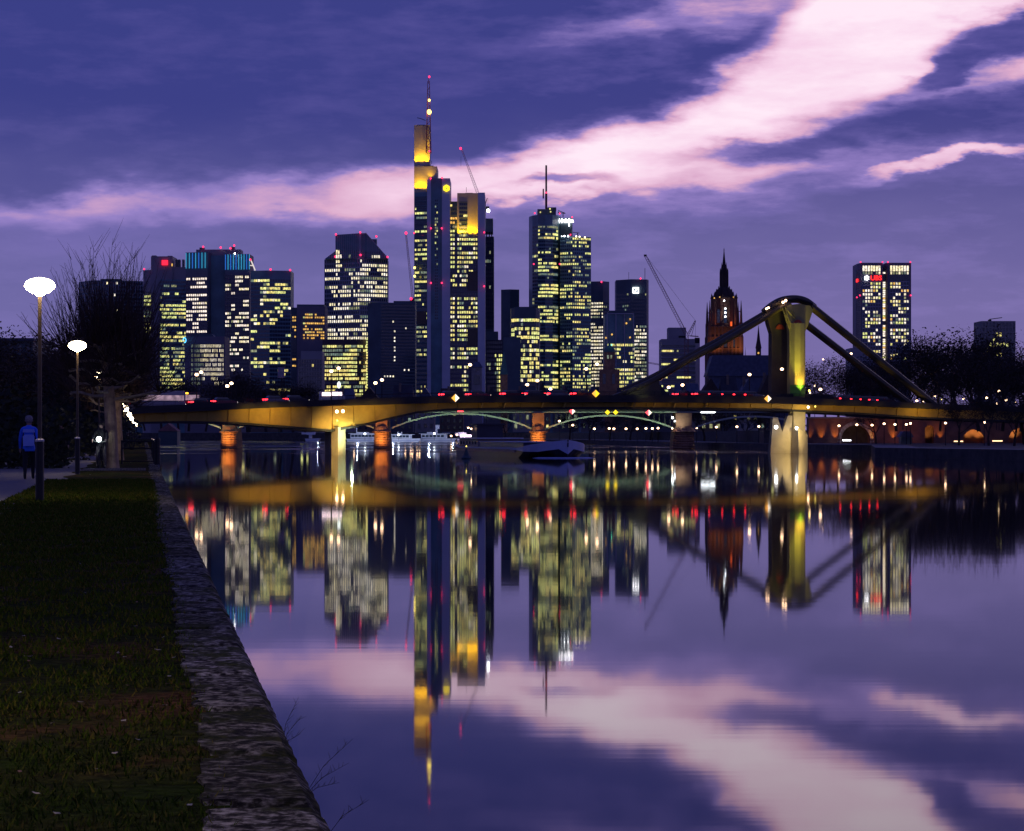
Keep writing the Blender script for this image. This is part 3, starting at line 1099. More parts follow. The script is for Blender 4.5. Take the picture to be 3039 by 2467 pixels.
# 8 sloping shouldered tower
Y = 1943
t_ = tower('office_tower', 1057, Y, 'sloping shouldered tower with many bright windows and thin white fins')
c = volume(t_, 'body', [(964, 14), (1068, 0), (1150, 10)], Y, 768, tower_navy)
mb = MB()
mb.outline([(X_(u, Y), Z_(v, Y)) for u, v in ((964, 768), (1068, 768), (1068, 692), (995, 697), (995, 745))][::1], Y + 1.0, Y + 20)
put('left_crown', mb, tower_navy, t_)
mb = MB()
mb.outline([(X_(u, Y), Z_(v, Y)) for u, v in ((1068, 768), (1150, 766), (1085, 692), (1068, 692))], Y + 1.1, Y + 20)
put('right_crown', mb, tower_navy, t_)
volume(t_, 'roof_block', [(1085, 22), (1118, 24)], Y, 703, tower_navy, vb=770)
mb = MB()
for u in list(range(996, 1086, 6)):
    mb.box(X_(u, Y) - .22, X_(u, Y) + .22, Y + .5, Y + 1.0, Z_(768, Y), Z_(696.5 if u < 1040 else 693, Y))
for u in range(1092, 1150, 6):
    vt = 692 + (u - 1085) * 74 / 65
    mb.box(X_(u, Y) - .22, X_(u, Y) + .22, Y + .5, Y + 1.1, Z_(768, Y), Z_(vt + 1, Y))
for u in range(966, 995, 6):
    vt = 768 - (u - 964) * 23 / 31
    mb.box(X_(u, Y) - .22, X_(u, Y) + .22, Y + .5, Y + 1.0, Z_(768, Y), Z_(vt + 1, Y))
mb.box(X_(1068, Y) - .9, X_(1068, Y) + .9, Y + .2, Y + .9, Z_(1010, Y), Z_(692, Y))
mb.tube([P(1085, 691.5, Y + .6), P(1150, 765.5, Y + .6)], .5, 4)
put('crown_fins', mb, fin_grey, t_)
L = runs(31, 20, 16, '44535265425403618699', 'w', 3, 'd', .12)
Rr = runs(32, 20, 13, '57959696948449989969', 'w', 5, 'd', .12)
L[0] = 'wwwwww' + '.' * 10
L[0] = '.....ww.........'
L[1] = '.....www........'
facade(t_, (X_(995.5, Y), Y + .9), (X_(1067, Y), Y + .9), 741, 767.5, 11, 2, ['ww.........', 'www...d....'], Y, .7, .8, grid=None)
facade(t_, (X_(1069, Y), Y + .9), (X_(1128, Y), Y + .9), 745, 767.5, 9, 2, ['.........', '.....wwww'], Y, .7, .7, grid=None)
facade(t_, c[0], c[1], 768, 1010, 16, 19, L, Y, .58, .60, grid=fin_grey, gw=.45, seed=1, grow=True)
facade(t_, c[1], c[2], 768, 1010, 13, 19, Rr, Y, .58, .60, grid=fin_grey, gw=.45, seed=2)
for q in ((997, 696), (1069, 690), (1117, 702), (995, 762), (1070, 757), (1150, 763)):
    beacon(t_, q[0], q[1], Y - 2)
# 9 lower block in front of it
Y = 1700
t_ = tower('office_block', 1020, Y, 'broad lower block with rows of lit yellow offices below the sloping shouldered tower', 'office block')
c = volume(t_, 'body', [(957, 4), (1060, 0), (1089, 5)], Y, 1007, pmat('brown_stone_cladding', (.10, .06, .07), .7, 0, .2, .1))
facade(t_, c[0], c[1], 1022, 1178, 17, 13, runs(41, 13, 17, '7788866745569', 'y', 4, 'd', .2), Y, .8, .6)
facade(t_, c[1], c[2], 1022, 1178, 5, 13, runs(42, 13, 5, '7733244644599', 'y', 2), Y, .7, .6)
mb = MB()
for q in range(22):
    v = 1004 + q * 8
    mb.box(X_(1087, Y) - .2, X_(1087, Y) + .9, Y + 2, Y + 3.5, Z_(v + 5, Y), Z_(v, Y))
put('stair_lights', mb, EW['y'], t_)
# 10 dark slab
Y = 1650
t_ = tower('office_tower', 1160, Y, 'very dark wide slab with almost no lights left of the tallest tower')
volume(t_, 'body', [(1091, 5), (1131, 0), (1232, 6)], Y, 898, tower_dark)
volume(t_, 'roof_block', [(1168, 6), (1232, 7)], Y, 892, tower_dark, vb=900)
c = chain([(1131, 0), (1232, 6)], Y)
facade(t_, c[0], c[1], 902, 1160, 24, 27, tr(['0'] * 5 + ['000000001'] + ['0', '00000000000000000100'] + ['00000000010', '0', '00000000010', '00000000010', '0', '00000000010', '00000000010', '0', '00000000010', '00000000010', '0'] + ['0', '00000000000000001001', '0', '001010101', '0'], 'w'), Y, .9, .5, grid=tower_dark, gcol=False)
# 11 the tallest tower
Y = 1900
t_ = tower('skyscraper', 1330, Y, 'tallest stepped tower with glowing yellow crown and red and white mast')
cg = tower_pale
warm_panel = pmat('cream_tower_panel', (.42, .40, .34), .6, 0, .1, .05)
volume(t_, 'tall_slab', [(1229, 20), (1275, 20)], Y, 362, warm_panel, depth=48)
volume(t_, 'middle_slab', [(1229.2, 10), (1297, 10)], Y, 490, warm_panel, depth=19.9 + 26)
volume(t_, 'left_wing', [(1229.4, 4), (1267.5, 0)], Y, 570, tower_navy, depth=9.9)
c = chain([(1231, 3.8), (1267, .1)], Y)
facade(t_, c[0], c[1], 585, 1168, 8, 43, runs(51, 43, 8, '0034403444445530445565650660' + '88850870' + '0000055', 'y', 3, 'd', .45), Y, .8, .45, grid=tower_dark, gcol=False, seed=7)
volume(t_, 'left_corner_column', [(1267.6, -4), (1278.6, -4)], Y, 533, cg, depth=36)
volume(t_, 'glass_shaft', [(1278.7, -2), (1311.5, -2)], Y, 530, tower_navy, depth=36)
volume(t_, 'middle_column', [(1311.6, -4), (1335.5, -4)], Y, 531, cg, depth=36)
c = chain([(1290, -2.05), (1300, -2.05)], Y)
facade(t_, c[0], c[1], 592, 950, 2, 40, runs(53, 40, 2, '4342433434445040434044330000', 'd', 1, 'y', .3), Y, .7, .6)
volume(t_, 'recessed_block', [(1335.6, 6), (1357, 6)], Y, 596, tower_dark, depth=36)
c = chain([(1336, 5.95), (1356.5, 5.95)], Y)
facade(t_, c[0], c[1], 602, 703, 3, 8, ['y..', '...', '...', 'ooo', 'oo.', '.dd', 'yy.', 'yd.'], Y, .8, .5)
volume(t_, 'upper_panel_block', [(1356.9, 6), (1418, 6)], Y, 571, warm_panel, depth=36)
c = chain([(1363, 5.95), (1387, 5.95)], Y)
facade(t_, c[0], c[1], 598, 703, 4, 9, ['....', '....', '....', '..yy', '....', 'd...', 'dddd', 'yydd', 'ddyd'], Y, .95, .55, grid=tower_dark, gcol=False)
volume(t_, 'lower_office_block', [(1335.6, 0), (1418, 0)], Y, 703, tower_violet, depth=5.9)
volume(t_, 'right_corner_column', [(1418.1, -3), (1439, -3)], Y, 573, cg, depth=40)
pc = ['110111111111', '110111111111', '110110000011', '110111111111', '110111111111', '110111111100', '110111110000', '000101101100', '011011110000', '110001110000', '011011100000', '0', '0',
      '110110111111', '110111000111', '110111001011', '110111111111', '110111111011', '011011101111', '110111111111', '110111110000', '110111110000', '110111110000', '0', '110111011111', '110111111111', '110111110000', '0', '110110110000', '000000100000', '000001110000', '000001100000', '111111110000', '111111110000']
c = chain([(1336.5, 0), (1417.5, 0)], Y)
facade(t_, c[0], c[1], 704, 1164, 12, 34, tr(pc, 'y', (('w', .15), ('d', .2)), 6), Y, .88, .52, grid=tower_violet, gw=.5, gd=.25, seed=5)
# twelve dark sky gardens
for (u0, u1, v0, v1) in ((1387, 1417, 806, 862), (1387, 1417, 976, 1026), (1236, 1266, 925, 962)):
    mb = MB()
    mb.box(X_(u0, Y), X_(u1, Y), Y - .9, Y - .62, Z_(v1, Y), Z_(v0, Y))
    put('sky_garden_glazing', mb, pmat('bronze_garden_glass', (.05, .032, .03), .25, 0, .2, .2), t_)
# emblem: a rounded yellow loop around a triangle
mb = MB()
cx, cy, cz = P(1325, 559, Y - 4.3)
hexo, hexi = [], []
Rg, trg = 2.9, 1.05
for q in range(6):
    a0 = math.pi / 6 + q * math.pi / 3
    a1 = math.pi / 6 + (q + 1) * math.pi / 3
    po = [(cx + Rg * math.cos(a), cz + Rg * math.sin(a)) for a in (a0, a1)]
    tri = [(cx + trg * math.cos(a), cz - .1 + trg * math.sin(a)) for a in (math.pi / 2, math.pi * 7 / 6, math.pi * 11 / 6)]
    hexo.append(po[0])
tri = [(cx + 1.15 * math.cos(a), cz - .15 + 1.15 * math.sin(a)) for a in (math.pi / 2, math.pi * 7 / 6, math.pi * 11 / 6)]
def ray_tri(a):
    dx, dz = math.cos(a), math.sin(a)
    best = 9
    for i in range(3):
        x1, z1 = tri[i][0] - cx, tri[i][1] - cz
        x2, z2 = tri[(i + 1) % 3][0] - cx, tri[(i + 1) % 3][1] - cz
        den = dx * (z2 - z1) - dz * (x2 - x1)
        if abs(den) < 1e-9:
            continue
        t0 = (x1 * (z2 - z1) - z1 * (x2 - x1)) / den
        s0 = (x1 * dz - z1 * dx) / den
        if t0 > 0 and -.001 <= s0 <= 1.001:
            best = min(best, t0)
    return best
K = 36
for q in range(K):
    a0, a1 = 2 * math.pi * q / K, 2 * math.pi * (q + 1) / K
    def hr(a):
        b_ = (a - math.pi / 6) % (math.pi / 3) - math.pi / 6
        return Rg * math.cos(math.pi / 6) / math.cos(b_)
    o0, o1, i0, i1 = hr(a0), hr(a1), ray_tri(a0), ray_tri(a1)
    p_ = lambda r_, a_, y_: (cx + r_ * math.cos(a_), y_, cz + r_ * math.sin(a_))
    mb.hexa([p_(i0, a0, cy - .4), p_(o0, a0, cy - .4), p_(o0, a0, cy), p_(i0, a0, cy), p_(i1, a1, cy - .4), p_(o1, a1, cy - .4), p_(o1, a1, cy), p_(i1, a1, cy)])
put('yellow_emblem', mb, emat('yellow_emblem_light', (1, .72, .02), 1.8), t_)
# mast
mb = MB()
mast = pmat('red_white_mast_steel', (.30, .08, .09), .5, .2, .2, .05)
mx_, my_ = X_(1270, Y), Y + 16
for dx, dy in ((-1.3, -1), (1.3, -1), (1.3, 1), (-1.3, 1)):
    mb.tube([(mx_ + dx * 1.5, my_ + dy * 1.5, Z_(448, Y)), (mx_ + dx * .95, my_ + dy * .95, Z_(330, Y)), (mx_ + dx * .55, my_ + dy * .55, Z_(232, Y))], [.55, .45, .3], 4)
zz = Z_(448, Y)
k_ = 0
while zz < Z_(236, Y) - 4:
    f_ = (zz - Z_(448, Y)) / (Z_(232, Y) - Z_(448, Y))
    w0 = 2.1 * (1 - f_) + .8 * f_
    s_ = 1 if k_ % 2 else -1
    mb.tube([(mx_ - s_ * w0, my_ - 1.4, zz), (mx_ + s_ * w0, my_ - 1.4, zz + 4.6)], .26, 4)
    mb.tube([(mx_ - w0, my_ - 1.4, zz), (mx_ + w0, my_ - 1.4, zz)], .17, 4)
    zz += 4.6
    k_ += 1
mb.tube([(mx_, my_, Z_(240, Y)), (mx_, my_, Z_(222, Y))], .25, 5)
put('mast', mb, mast, t_)
spot((mx_ - 4, my_ - 9, Z_(362, Y) + 1), (mx_, my_, Z_(310, Y)), 9000, (1, .5, .1), 50, .8, .3, 'mast_floodlight')
for v, r_, m_ in ((221, 1.0, red_lamp), (291, 1.1, lamp_yel), (326, 2.0, lamp_yel), (443, .8, red_lamp)):
    mb = MB()
    mb.ball((mx_ + .6, my_ - 2.8, Z_(v, Y)), r_, 6)
    put('mast_light', mb, m_, t_)
mb = MB()
mb.tube([P(1263, 358, Y + 22), P(1248, 352, Y + 22), P(1238, 350, Y + 22)], .35, 4)
mb.box(X_(1236, Y + 22), X_(1266, Y + 22), Y + 24, Y + 28, Z_(362, Y), Z_(359, Y))
mb.box(X_(1256, Y), X_(1285, Y), Y + 14, Y + 17, Z_(490, Y), Z_(486, Y))
mb.tube([P(1281, 488, Y + 12), P(1281, 478, Y + 12)], .25, 4)
mb.box(X_(1380, Y), X_(1402, Y), Y + 12, Y + 16, Z_(571, Y), Z_(568, Y))
mb.tube([P(1384, 571, Y + 9), P(1384, 556, Y + 9)], .2, 4)
put('roof_plant', mb, black_metal, t_)
for q in ((1278, 530), (1312, 528), (1279, 678), (1311, 678), (1279, 840), (1311, 840), (1437, 690), (1437, 850), (1229, 692)):
    beacon(t_, q[0], q[1], Y - 6, 1.0)
for q in ((1230.5, 795), (1230.5, 820)):
    beacon(t_, q[0], q[1], Y - 3, 1.3, lamp_yel)
YC = (1, .50, .0)
def wash(u0, u1, v, yy, pw, n_=2, up=30, ang=95):
    for q in range(n_):
        u = u0 + (u1 - u0) * (q + .5) / n_
        x, y, z = P(u, v, yy)
        spot((x, yy - 3.0, z + 1.0), (x, yy + 1.2, z + up), pw * .24, YC, ang, .9, .6, 'crown_floodlight')
wash(1231, 1266, 569, Y + 10, 52000, 3, 13)
wash(1231, 1273, 490, Y + 20, 52000, 3, 13)
wash(1262, 1294, 535, Y + 10, 16000, 1, 13)
wash(1358, 1417, 703, Y + 6, 60000, 4, 13)
wash(1269, 1275, 445, Y + 18, 9000, 1, 8)
# 12 dark gridded tower under construction beside it
Y = 2010
t_ = tower('office_tower', 1452, Y, 'narrow dark gridded tower half hidden right of the tallest tower')
volume(t_, 'body', [(1425, 3), (1464, 0), (1466, 4)], Y, 702, tower_dark)
volume(t_, 'top_box', [(1436, 2), (1463, 2)], Y, 648, tower_dark, vb=688)
mb = MB()
for u in (1444, 1452, 1459):
    mb.box(X_(u, Y) - .5, X_(u, Y) + .5, Y + 4, Y + 5, Z_(702, Y), Z_(688, Y))
put('roof_struts', mb, black_metal, t_)
c = chain([(1439, 1.9), (1464, 0)], Y)
facade(t_, c[0], c[1], 704, 975, 4, 21, runs(61, 21, 4, '0011010000010000010012', 'd', 1), Y, .7, .66, grid=fin_dark, gw=.6)
volume(t_, 'lower_block', [(1439, -6), (1478, -6)], Y, 985, tower_dark)
volume(t_, 'base_block', [(1439, -9), (1491, -9)], Y, 1010, tower_dark)
c = chain([(1439, -9), (1491, -9)], Y)
facade(t_, c[0], c[1], 1012, 1165, 9, 12, ['.........', '.........', '.........', '.....y.yy', '......yyy', '.dd..dyyy', '..d...yyy', '.....ddyy', '......dyy', '......dyy', '......dyy', '......dyy'], Y, .8, .6, grid=fin_dark, gw=.5)
# small crane on its roof
t2 = thing('tower_crane', (X_(1444, Y - 20), Y - 20, Z_(640, Y)), 'small dark crane with a lit cab on the roof of the narrow gridded tower', 'crane')
mb = MB()
mb.tube([P(1440, 650, Y - 20), P(1441, 604, Y - 20), P(1446, 588, Y - 20)], [.6, .5, .4], 4)
mb.tube([P(1446, 588, Y - 20), P(1440, 604, Y - 20)], .3, 4)
mb.tube([P(1448, 588, Y - 20), P(1448, 622, Y - 20)], .15, 4)
put('jib', mb, black_metal, t2)
mb = MB()
mb.box(X_(1439, Y - 20), X_(1452, Y - 20), Y - 22, Y - 18, Z_(634, Y), Z_(620, Y))
put('cab', mb, black_metal, t2)
mb = MB()
mb.ball(P(1449, 626, Y - 24), 1.6, 6)
put('cab_light', mb, lamp_white, t2)
# 13 dark narrow tower
t_ = tower('office_tower', 1514, 2100, 'narrow unlit dark tower alone between two lit towers')
volume(t_, 'body', [(1487, 5), (1514, 0), (1541, 4)], 2100, 859, tower_dark)
# 14 rounded lit tower
Y = 1700
t_ = tower('office_tower', 1560, Y, 'lower round cornered tower with bright yellow rows in front of the masted tower')
c = volume(t_, 'body', [(1514, 14), (1518, 4), (1527, 0), (1590, 0), (1600, 5), (1603, 14)], Y, 914, tower_dark)
volume(t_, 'roof_block', [(1530, 8), (1580, 8)], Y, 909, tower_dark, vb=916)
rowsI = ['1111111111', '0', '0001000000', '1111011011', '1011011110', '0', '0111111111', '0010001011', '0', '1100100100', '1011011001', '0', '0001111111', '0', '1101000110', '0', '1101110110', '1111111100', '1010110110', '1111001111']
facade(t_, c[2], c[3], 944, 1148, 10, 16, tr([rowsI[i] for i in (0, 2, 3, 7, 6, 7, 9, 12, 9, 12, 14, 16, 18, 17, 19, 13)], 'y', (('w', .2), ('d', .15)), 3), Y, .88, .66)
facade(t_, c[3], c[4], 944, 1148, 2, 16, tr(['11', '0', '11', '11', '11', '10', '0', '11', '11', '10', '11', '11', '0', '11', '11', '0'], 'y'), Y, .85, .66)
facade(t_, c[1], c[2], 944, 1000, 2, 4, tr(['11', '0', '11', '11'], 'y'), Y, .85, .66)
t_ = tower('office_block', 1520, 1500, 'plain unlit block in front of the round cornered tower', 'office block')
volume(t_, 'body', [(1494, 2), (1545, 0)], 1500, 1001, tower_dark, depth=20)
# 15 masted tower
Y = 2050
t_ = tower('office_tower', 1662, Y, 'tall round fronted glass tower with a thin mast and white lettering')
c = volume(t_, 'round_body', [(1570, 22), (1580, 10), (1597, 2), (1618, 0), (1640, 2), (1656, 9), (1664, 20)], Y, 637, tower_navy, depth=40)
volume(t_, 'crown', [(1595, 12), (1650, 12)], Y, 617, tower_dark, depth=34, vb=640)
volume(t_, 'crown_frame', [(1625, 14), (1651, 14)], Y, 611, tower_dark, depth=30, vb=620)
volume(t_, 'sign_block', [(1656, 16), (1699, 10)], Y, 643, tower_dark, depth=40)
c2 = volume(t_, 'square_body', [(1662, 6), (1699, 0), (1754, 8)], Y, 702, tower_navy, depth=30)
dn = '40566660545563400' + '3550465560033335550344665555444333'
pL = runs(71, 46, 14, '6555004443654550567500664665205500604555455550', 'y', 3, 'd', .2)
facade(t_, c[2], c[3], 668, 1165, 4, 46, [p_[:4] for p_ in pL], Y, .86, .52, seed=8)
facade(t_, c[3], c[4], 668, 1165, 4, 46, [p_[4:8] for p_ in pL], Y, .86, .52, seed=9)
facade(t_, c[4], c[5], 668, 1165, 3, 46, [p_[8:11] for p_ in pL], Y, .9, .62, seed=10)
facade(t_, c[1], c[2], 668, 925, 3, 24, runs(75, 24, 3, '110001102210300210111', 'd', 1, 'y', .3), Y, .8, .62, seed=11)
pR = runs(72, 43, 6, '2230344433003455455405300566654350545453300', 'y', 2, 'd', .35)
facade(t_, c2[0], c2[1], 703, 1165, 6, 43, pR, Y, .66, .52, seed=12)
pR = runs(73, 43, 9, '8330344533404444555504330566655355455453344', 'y', 2, 'd', .35)
facade(t_, c2[1], c2[2], 703, 1165, 9, 43, pR, Y, .66, .52, seed=13)
mb = MB()
mb.tube([P(1621, 640, Y + 14), P(1621, 575, Y + 14)], 1.05, 6)
mb.tube([P(1621, 576, Y + 14), P(1621, 491, Y + 14)], .85, 6)
put('mast', mb, pmat('dark_red_mast', (.09, .03, .04), .5, .1, .2, .1), t_)
mb = MB()
mb.box(X_(1611, Y) , X_(1615, Y), Y + 13, Y + 14, Z_(585, Y), Z_(556, Y))
mb.tube([P(1657, 634, Y), P(1657, 625, Y), P(1677, 633, Y + 3)], .35, 4)
mb.tube([P(1671, 645, Y + 14), P(1671, 632, Y + 14)], .5, 4)
mb.tube([P(1656, 631, Y + 14), P(1678, 634, Y + 14)], .4, 4)
mb.tube([P(1713, 703, Y + 4), P(1714, 692, Y + 4)], .5, 4)
mb.tube([P(1700, 690, Y + 4), P(1720, 692, Y + 4)], .35, 4)
put('roof_antenna', mb, black_metal, t_)
for q in ((1587, 633), (1661, 634), (1698, 645), (1621, 572), (1584, 784), (1661, 784), (1693, 697)):
    beacon(t_, q[0], q[1], Y - 3, 1.0)
for q in ((1667, 702), (1675, 701), (1686, 701), (1710, 702), (1720, 703), (1736, 705)):
    beacon(t_, q[0], q[1], Y - 3, .95 if q[0] != 1667 else .5, lamp_white if q[0] < 1690 else emat('warm_white_lamp', (1, .85, .55), 5))
for q in ((1632, 620), (1634, 629), (1604, 630)):
    beacon(t_, q[0], q[1], Y + 9, 1.0, EW['y'])
def text(s, size, loc, rz, m, name, parent, ext=.12, off=0, bold=0.0, rx=90, align='CENTER'):
    cu = bpy.data.curves.new(name, 'FONT')
    cu.body, cu.size, cu.extrude, cu.offset = s, size, ext, bold
    cu.align_x, cu.align_y = align, 'CENTER'
    tmp = bpy.data.objects.new('tmp_text', cu)
    COL.objects.link(tmp)
    dg = bpy.context.evaluated_depsgraph_get()
    me = bpy.data.meshes.new_from_object(tmp.evaluated_get(dg))
    bpy.data.objects.remove(tmp)
    me.materials.clear()
    me.materials.append(m)
    me.name = name
    o = bpy.data.objects.new(name, me)
    COL.objects.link(o)
    if parent:
        o.parent = parent
        q = wloc(parent)
        loc = (loc[0] - q.x, loc[1] - q.y, loc[2] - q.z)
    o.location = loc
    o.rotation_euler = (R(rx), 0, rz)
    return o
sign_w = emat('white_sign_light', (1, .97, 1), 4)
p_ = P(1680, 655, Y + 9)
text('Helaba', 5.2, (p_[0], Y + 11.2, p_[2]), math.atan2(-6, X_(1699, Y) - X_(1656, Y)), sign_w, 'sign_lettering', t_, .3, bold=.16)
mb = MB()
mb.box(X_(1688, Y), X_(1691, Y), Y + 9.8, Y + 10.6, Z_(669, Y), Z_(660, Y))
put('sign_stroke', mb, sign_w, t_)
# 16 pale window tower behind
Y = 2200
t_ = tower('office_tower', 1780, Y, 'dark tower with dense regular rows of tiny windows right of the masted tower')
c = volume(t_, 'body', [(1752, 4), (1790, 0), (1808, 8)], Y, 835, tower_dark)
facade(t_, c[0], c[1], 895, 1150, 8, 25, runs(81, 25, 8, '89978555488989898899899888999', 'w', 5, 'd', .1), Y, .6, .5)
facade(t_, c[1], c[2], 895, 1150, 3, 25, runs(82, 25, 3, '220021103322033022', 'd', 1), Y, .5, .5)
beacon(t_, 1785, 837, Y - 2)
# 17 framed block
Y = 1600
t_ = tower('office_block', 1840, Y, 'dark block framed by four pale vertical ribs behind the domed church', 'office block')
c = volume(t_, 'body', [(1795, 3), (1802, 0), (1883, 2)], Y, 932, tower_navy)
volume(t_, 'roof_block', [(1806, 4), (1874, 5)], Y, 921, tower_dark, vb=933)
mb = MB()
for u in (1802, 1828, 1853, 1880):
    yy = Y + 2 * (u - 1802) / 81
    mb.box(X_(u, Y) - .3, X_(u, Y) + .3, yy - .8, yy + .1, Z_(1165, Y), Z_(931, Y))
mb.box(X_(1801, Y), X_(1882, Y), Y - .5, Y + .3, Z_(932.5, Y), Z_(930, Y))
put('pale_ribs', mb, fin_grey, t_)
facade(t_, c[1], c[2], 1018, 1165, 14, 12, runs(91, 12, 14, '634331797677', 'y', 2, 'w', .25), Y, .75, .55)
for q in ((1870, 948), (1859, 960), (1870, 1002), (1798, 1003), (1816, 993)):
    beacon(t_, q[0], q[1], Y - 2, .9, EW['o'])
# 18 twin style tower with a square sign
Y = 2290
t_ = tower('office_tower', 1876, Y, 'dark tower with a glowing white square sign holding a diagonal stroke')
c = volume(t_, 'body', [(1828, 14), (1872, 0), (1919, 3), (1925, 10)], Y, 829, tower_dark, depth=40)
facade(t_, c[1], c[2], 868, 1145, 9, 26, runs(95, 26, 9, '20000000067788878887877888', 'w', 3, 'd', .3), Y, .62, .55, seed=4)
facade(t_, c[0], c[1], 868, 925, 7, 5, tr(['0000010', '0', '0', '0001110', '0000100'], 'd'), Y, .6, .5)
beacon(t_, 1901, 827, Y - 2)
mb = MB()
mb.tube([P(1914, 829, Y + 5), P(1914, 796, Y + 5)], .35, 4)
mb.tube([P(1866, 829, Y + 5), P(1866, 808, Y + 5)], .25, 4)
put('roof_antenna', mb, black_metal, t_)
mb = MB()
cx, cy, cz = P(1887, 862, Y)
yy = Y + .8
rr_ = 2.95
mb.box(cx - rr_, cx + rr_, yy - 1.1, yy - .2, cz + rr_ - .75, cz + rr_)
mb.box(cx - rr_, cx + rr_, yy - 1.1, yy - .2, cz - rr_, cz - rr_ + .75)
mb.box(cx - rr_, cx - rr_ + .75, yy - 1.1, yy - .2, cz - rr_ + .75, cz + rr_ - .75)
mb.box(cx + rr_ - .75, cx + rr_, yy - 1.1, yy - .2, cz - rr_ + .75, cz + rr_ - .75)
mb.hexa([(cx - 1.5, yy - 1.1, cz - 1.7), (cx - .3, yy - 1.1, cz - 1.7), (cx - .3, yy - .2, cz - 1.7), (cx - 1.5, yy - .2, cz - 1.7), (cx + .3, yy - 1.1, cz + 1.7), (cx + 1.5, yy - 1.1, cz + 1.7), (cx + 1.5, yy - .2, cz + 1.7), (cx + .3, yy - .2, cz + 1.7)])
put('square_sign', mb, sign_w, t_)
# 19 grey block behind the crane
Y = 1300
t_ = tower('office_block', 2020, Y, 'grey block with yellow floors standing behind the long red crane', 'office block')
c = volume(t_, 'body', [(1963, 2), (2064, 0), (2077, 5)], Y, 1006, tower_grey, depth=24)
volume(t_, 'roof_block', [(1984, 6), (2036, 6)], Y, 971, tower_grey, depth=20)
facade(t_, c[0], c[1], 1022, 1166, 22, 11, ['.' * 22, 'yyyyyyyd..d...........', '.' * 22, '........yyyyyyyyyyyyyy', 'yyyyyyyyyy............', '.' * 22, '.' * 22, 'wddy......yyyyyyyyy...', '.' * 22, 'y.....yyyyyyyyyyd.....', 'yyyyd.................'], Y, .95, .4, grid=tower_grey, gcol=False)
# 20 twin white lit tower at right
Y = 2260
t_ = tower('office_tower', 2624, Y, 'pale twin slab tower on the right with a glowing central strip and red sign')
c = volume(t_, 'left_slab', [(2543, 16), (2556, 0), (2620, 0)], Y, 780, tower_violet, depth=44)
c_ = volume(t_, 'right_slab', [(2628, 4), (2634, 0), (2704, 0)], Y, 780, tower_violet, depth=44)
volume(t_, 'link', [(2620.2, 6), (2633.8, 6)], Y, 802, tower_dark, depth=40)
lrow = ['0001111', '0001111', '1111110', '1111001', '0111111', '1111100', '0100000', '1000000', '0110110', '0010111', '0101111', '0111111', '0110000', '0000010', '1101100', '1111111', '0010101', '0000011', '0', '0000111', '0000100', '0']
rrow = ['1111000', '1111000', '0000111', '0011010', '0100010', '1111011', '0111000', '0001111', '0001110', '1110000', '1011111', '1111110', '0', '1111111', '1101011', '1111110', '0010111', '1000010', '0', '0', '1110000', '1000010']
pl, pr = tr(lrow, 'w', (('y', .35), ('o', .1), ('d', .08)), 3), tr(rrow, 'w', (('y', .35), ('o', .1), ('d', .08)), 4)
for u0, u1, pt in ((2559, 2614, pl), (2641, 2698, pr)):
    facade(t_, (X_(u0, Y), Y), (X_(u1, Y), Y), 836.5, 1070, 7, 22, pt, Y, .64, .62, grid=fin_grey, gw=.35, gd=.2)
    facade(t_, (X_(u0, Y), Y), (X_(u1, Y), Y), 788, 806, 7, 1, ['wwwwwww'], Y, .72, .9)
    facade(t_, (X_(u0, Y), Y), (X_(u1, Y), Y), 806, 815, 7, 1, ['dddd.dw' if u0 < 2600 else 'wddwddw'], Y, .6, .8)
    facade(t_, (X_(u0, Y), Y), (X_(u1, Y), Y), 816, 836, 7, 1, ['.......'], Y, .6, .9)
facade(t_, (X_(2620.5, Y), Y + 6), (X_(2633.5, Y), Y + 6), 806, 1075, 1, 46, [('y' if i % 7 == 1 else 'o' if i % 5 == 3 else 'p') if i not in (2, 3, 4, 25, 26, 33) and (i > 4 or i == 0) else '.' for i in range(46)], Y, 1.0, .8)
facade(t_, c[0], c[1], 800, 1075, 4, 46, ['....'] * 46, Y, .8, .5, grid=tower_violet, gw=.3)
p_ = P(2595, 826, Y)
text('UBS', 6.4, (p_[0] + 1.6, Y - .9, p_[2]), 0, emat('red_letter_light', (1, .02, .02), 2.6), 'red_lettering', t_, .3, bold=.07)
mb = MB()
cx, cy, cz = P(2572.5, 826, Y)
for q in range(3):
    a = math.pi / 2 + q * math.pi / 3
    dx, dz = math.cos(a), math.sin(a)
    mb.tube([(cx - dx * 2.3, Y - 1.2 - q * .05, cz - dz * 2.3), (cx + dx * 2.3, Y - 1.2 - q * .05, cz + dz * 2.3)], .42, 5)
    mb.tube([(cx + dx * 2.3 - dz * .8, Y - 1.25 - q * .05, cz + dz * 2.3 + dx * .8), (cx + dx * 2.3 + dz * .8, Y - 1.25 - q * .05, cz + dz * 2.3 - dx * .8)], .45, 5)
mb.ball((cx, Y - 1.3, cz), 1.1, 8)
put('white_emblem', mb, sign_w, t_)
mb = MB()
mb.box(X_(2541, Y + 14), X_(2545, Y + 14), Y + 10, Y + 15, Z_(835, Y), Z_(826, Y))
put('side_sign', mb, emat('red_letter_light', (1, .02, .02), 2.6), t_)
for q in ((2554, 778), (2619, 778), (2635, 778), (2702, 778), (2543, 883), (2552, 877), (2703, 877)):
    beacon(t_, q[0], q[1], Y - 2, 1.0)
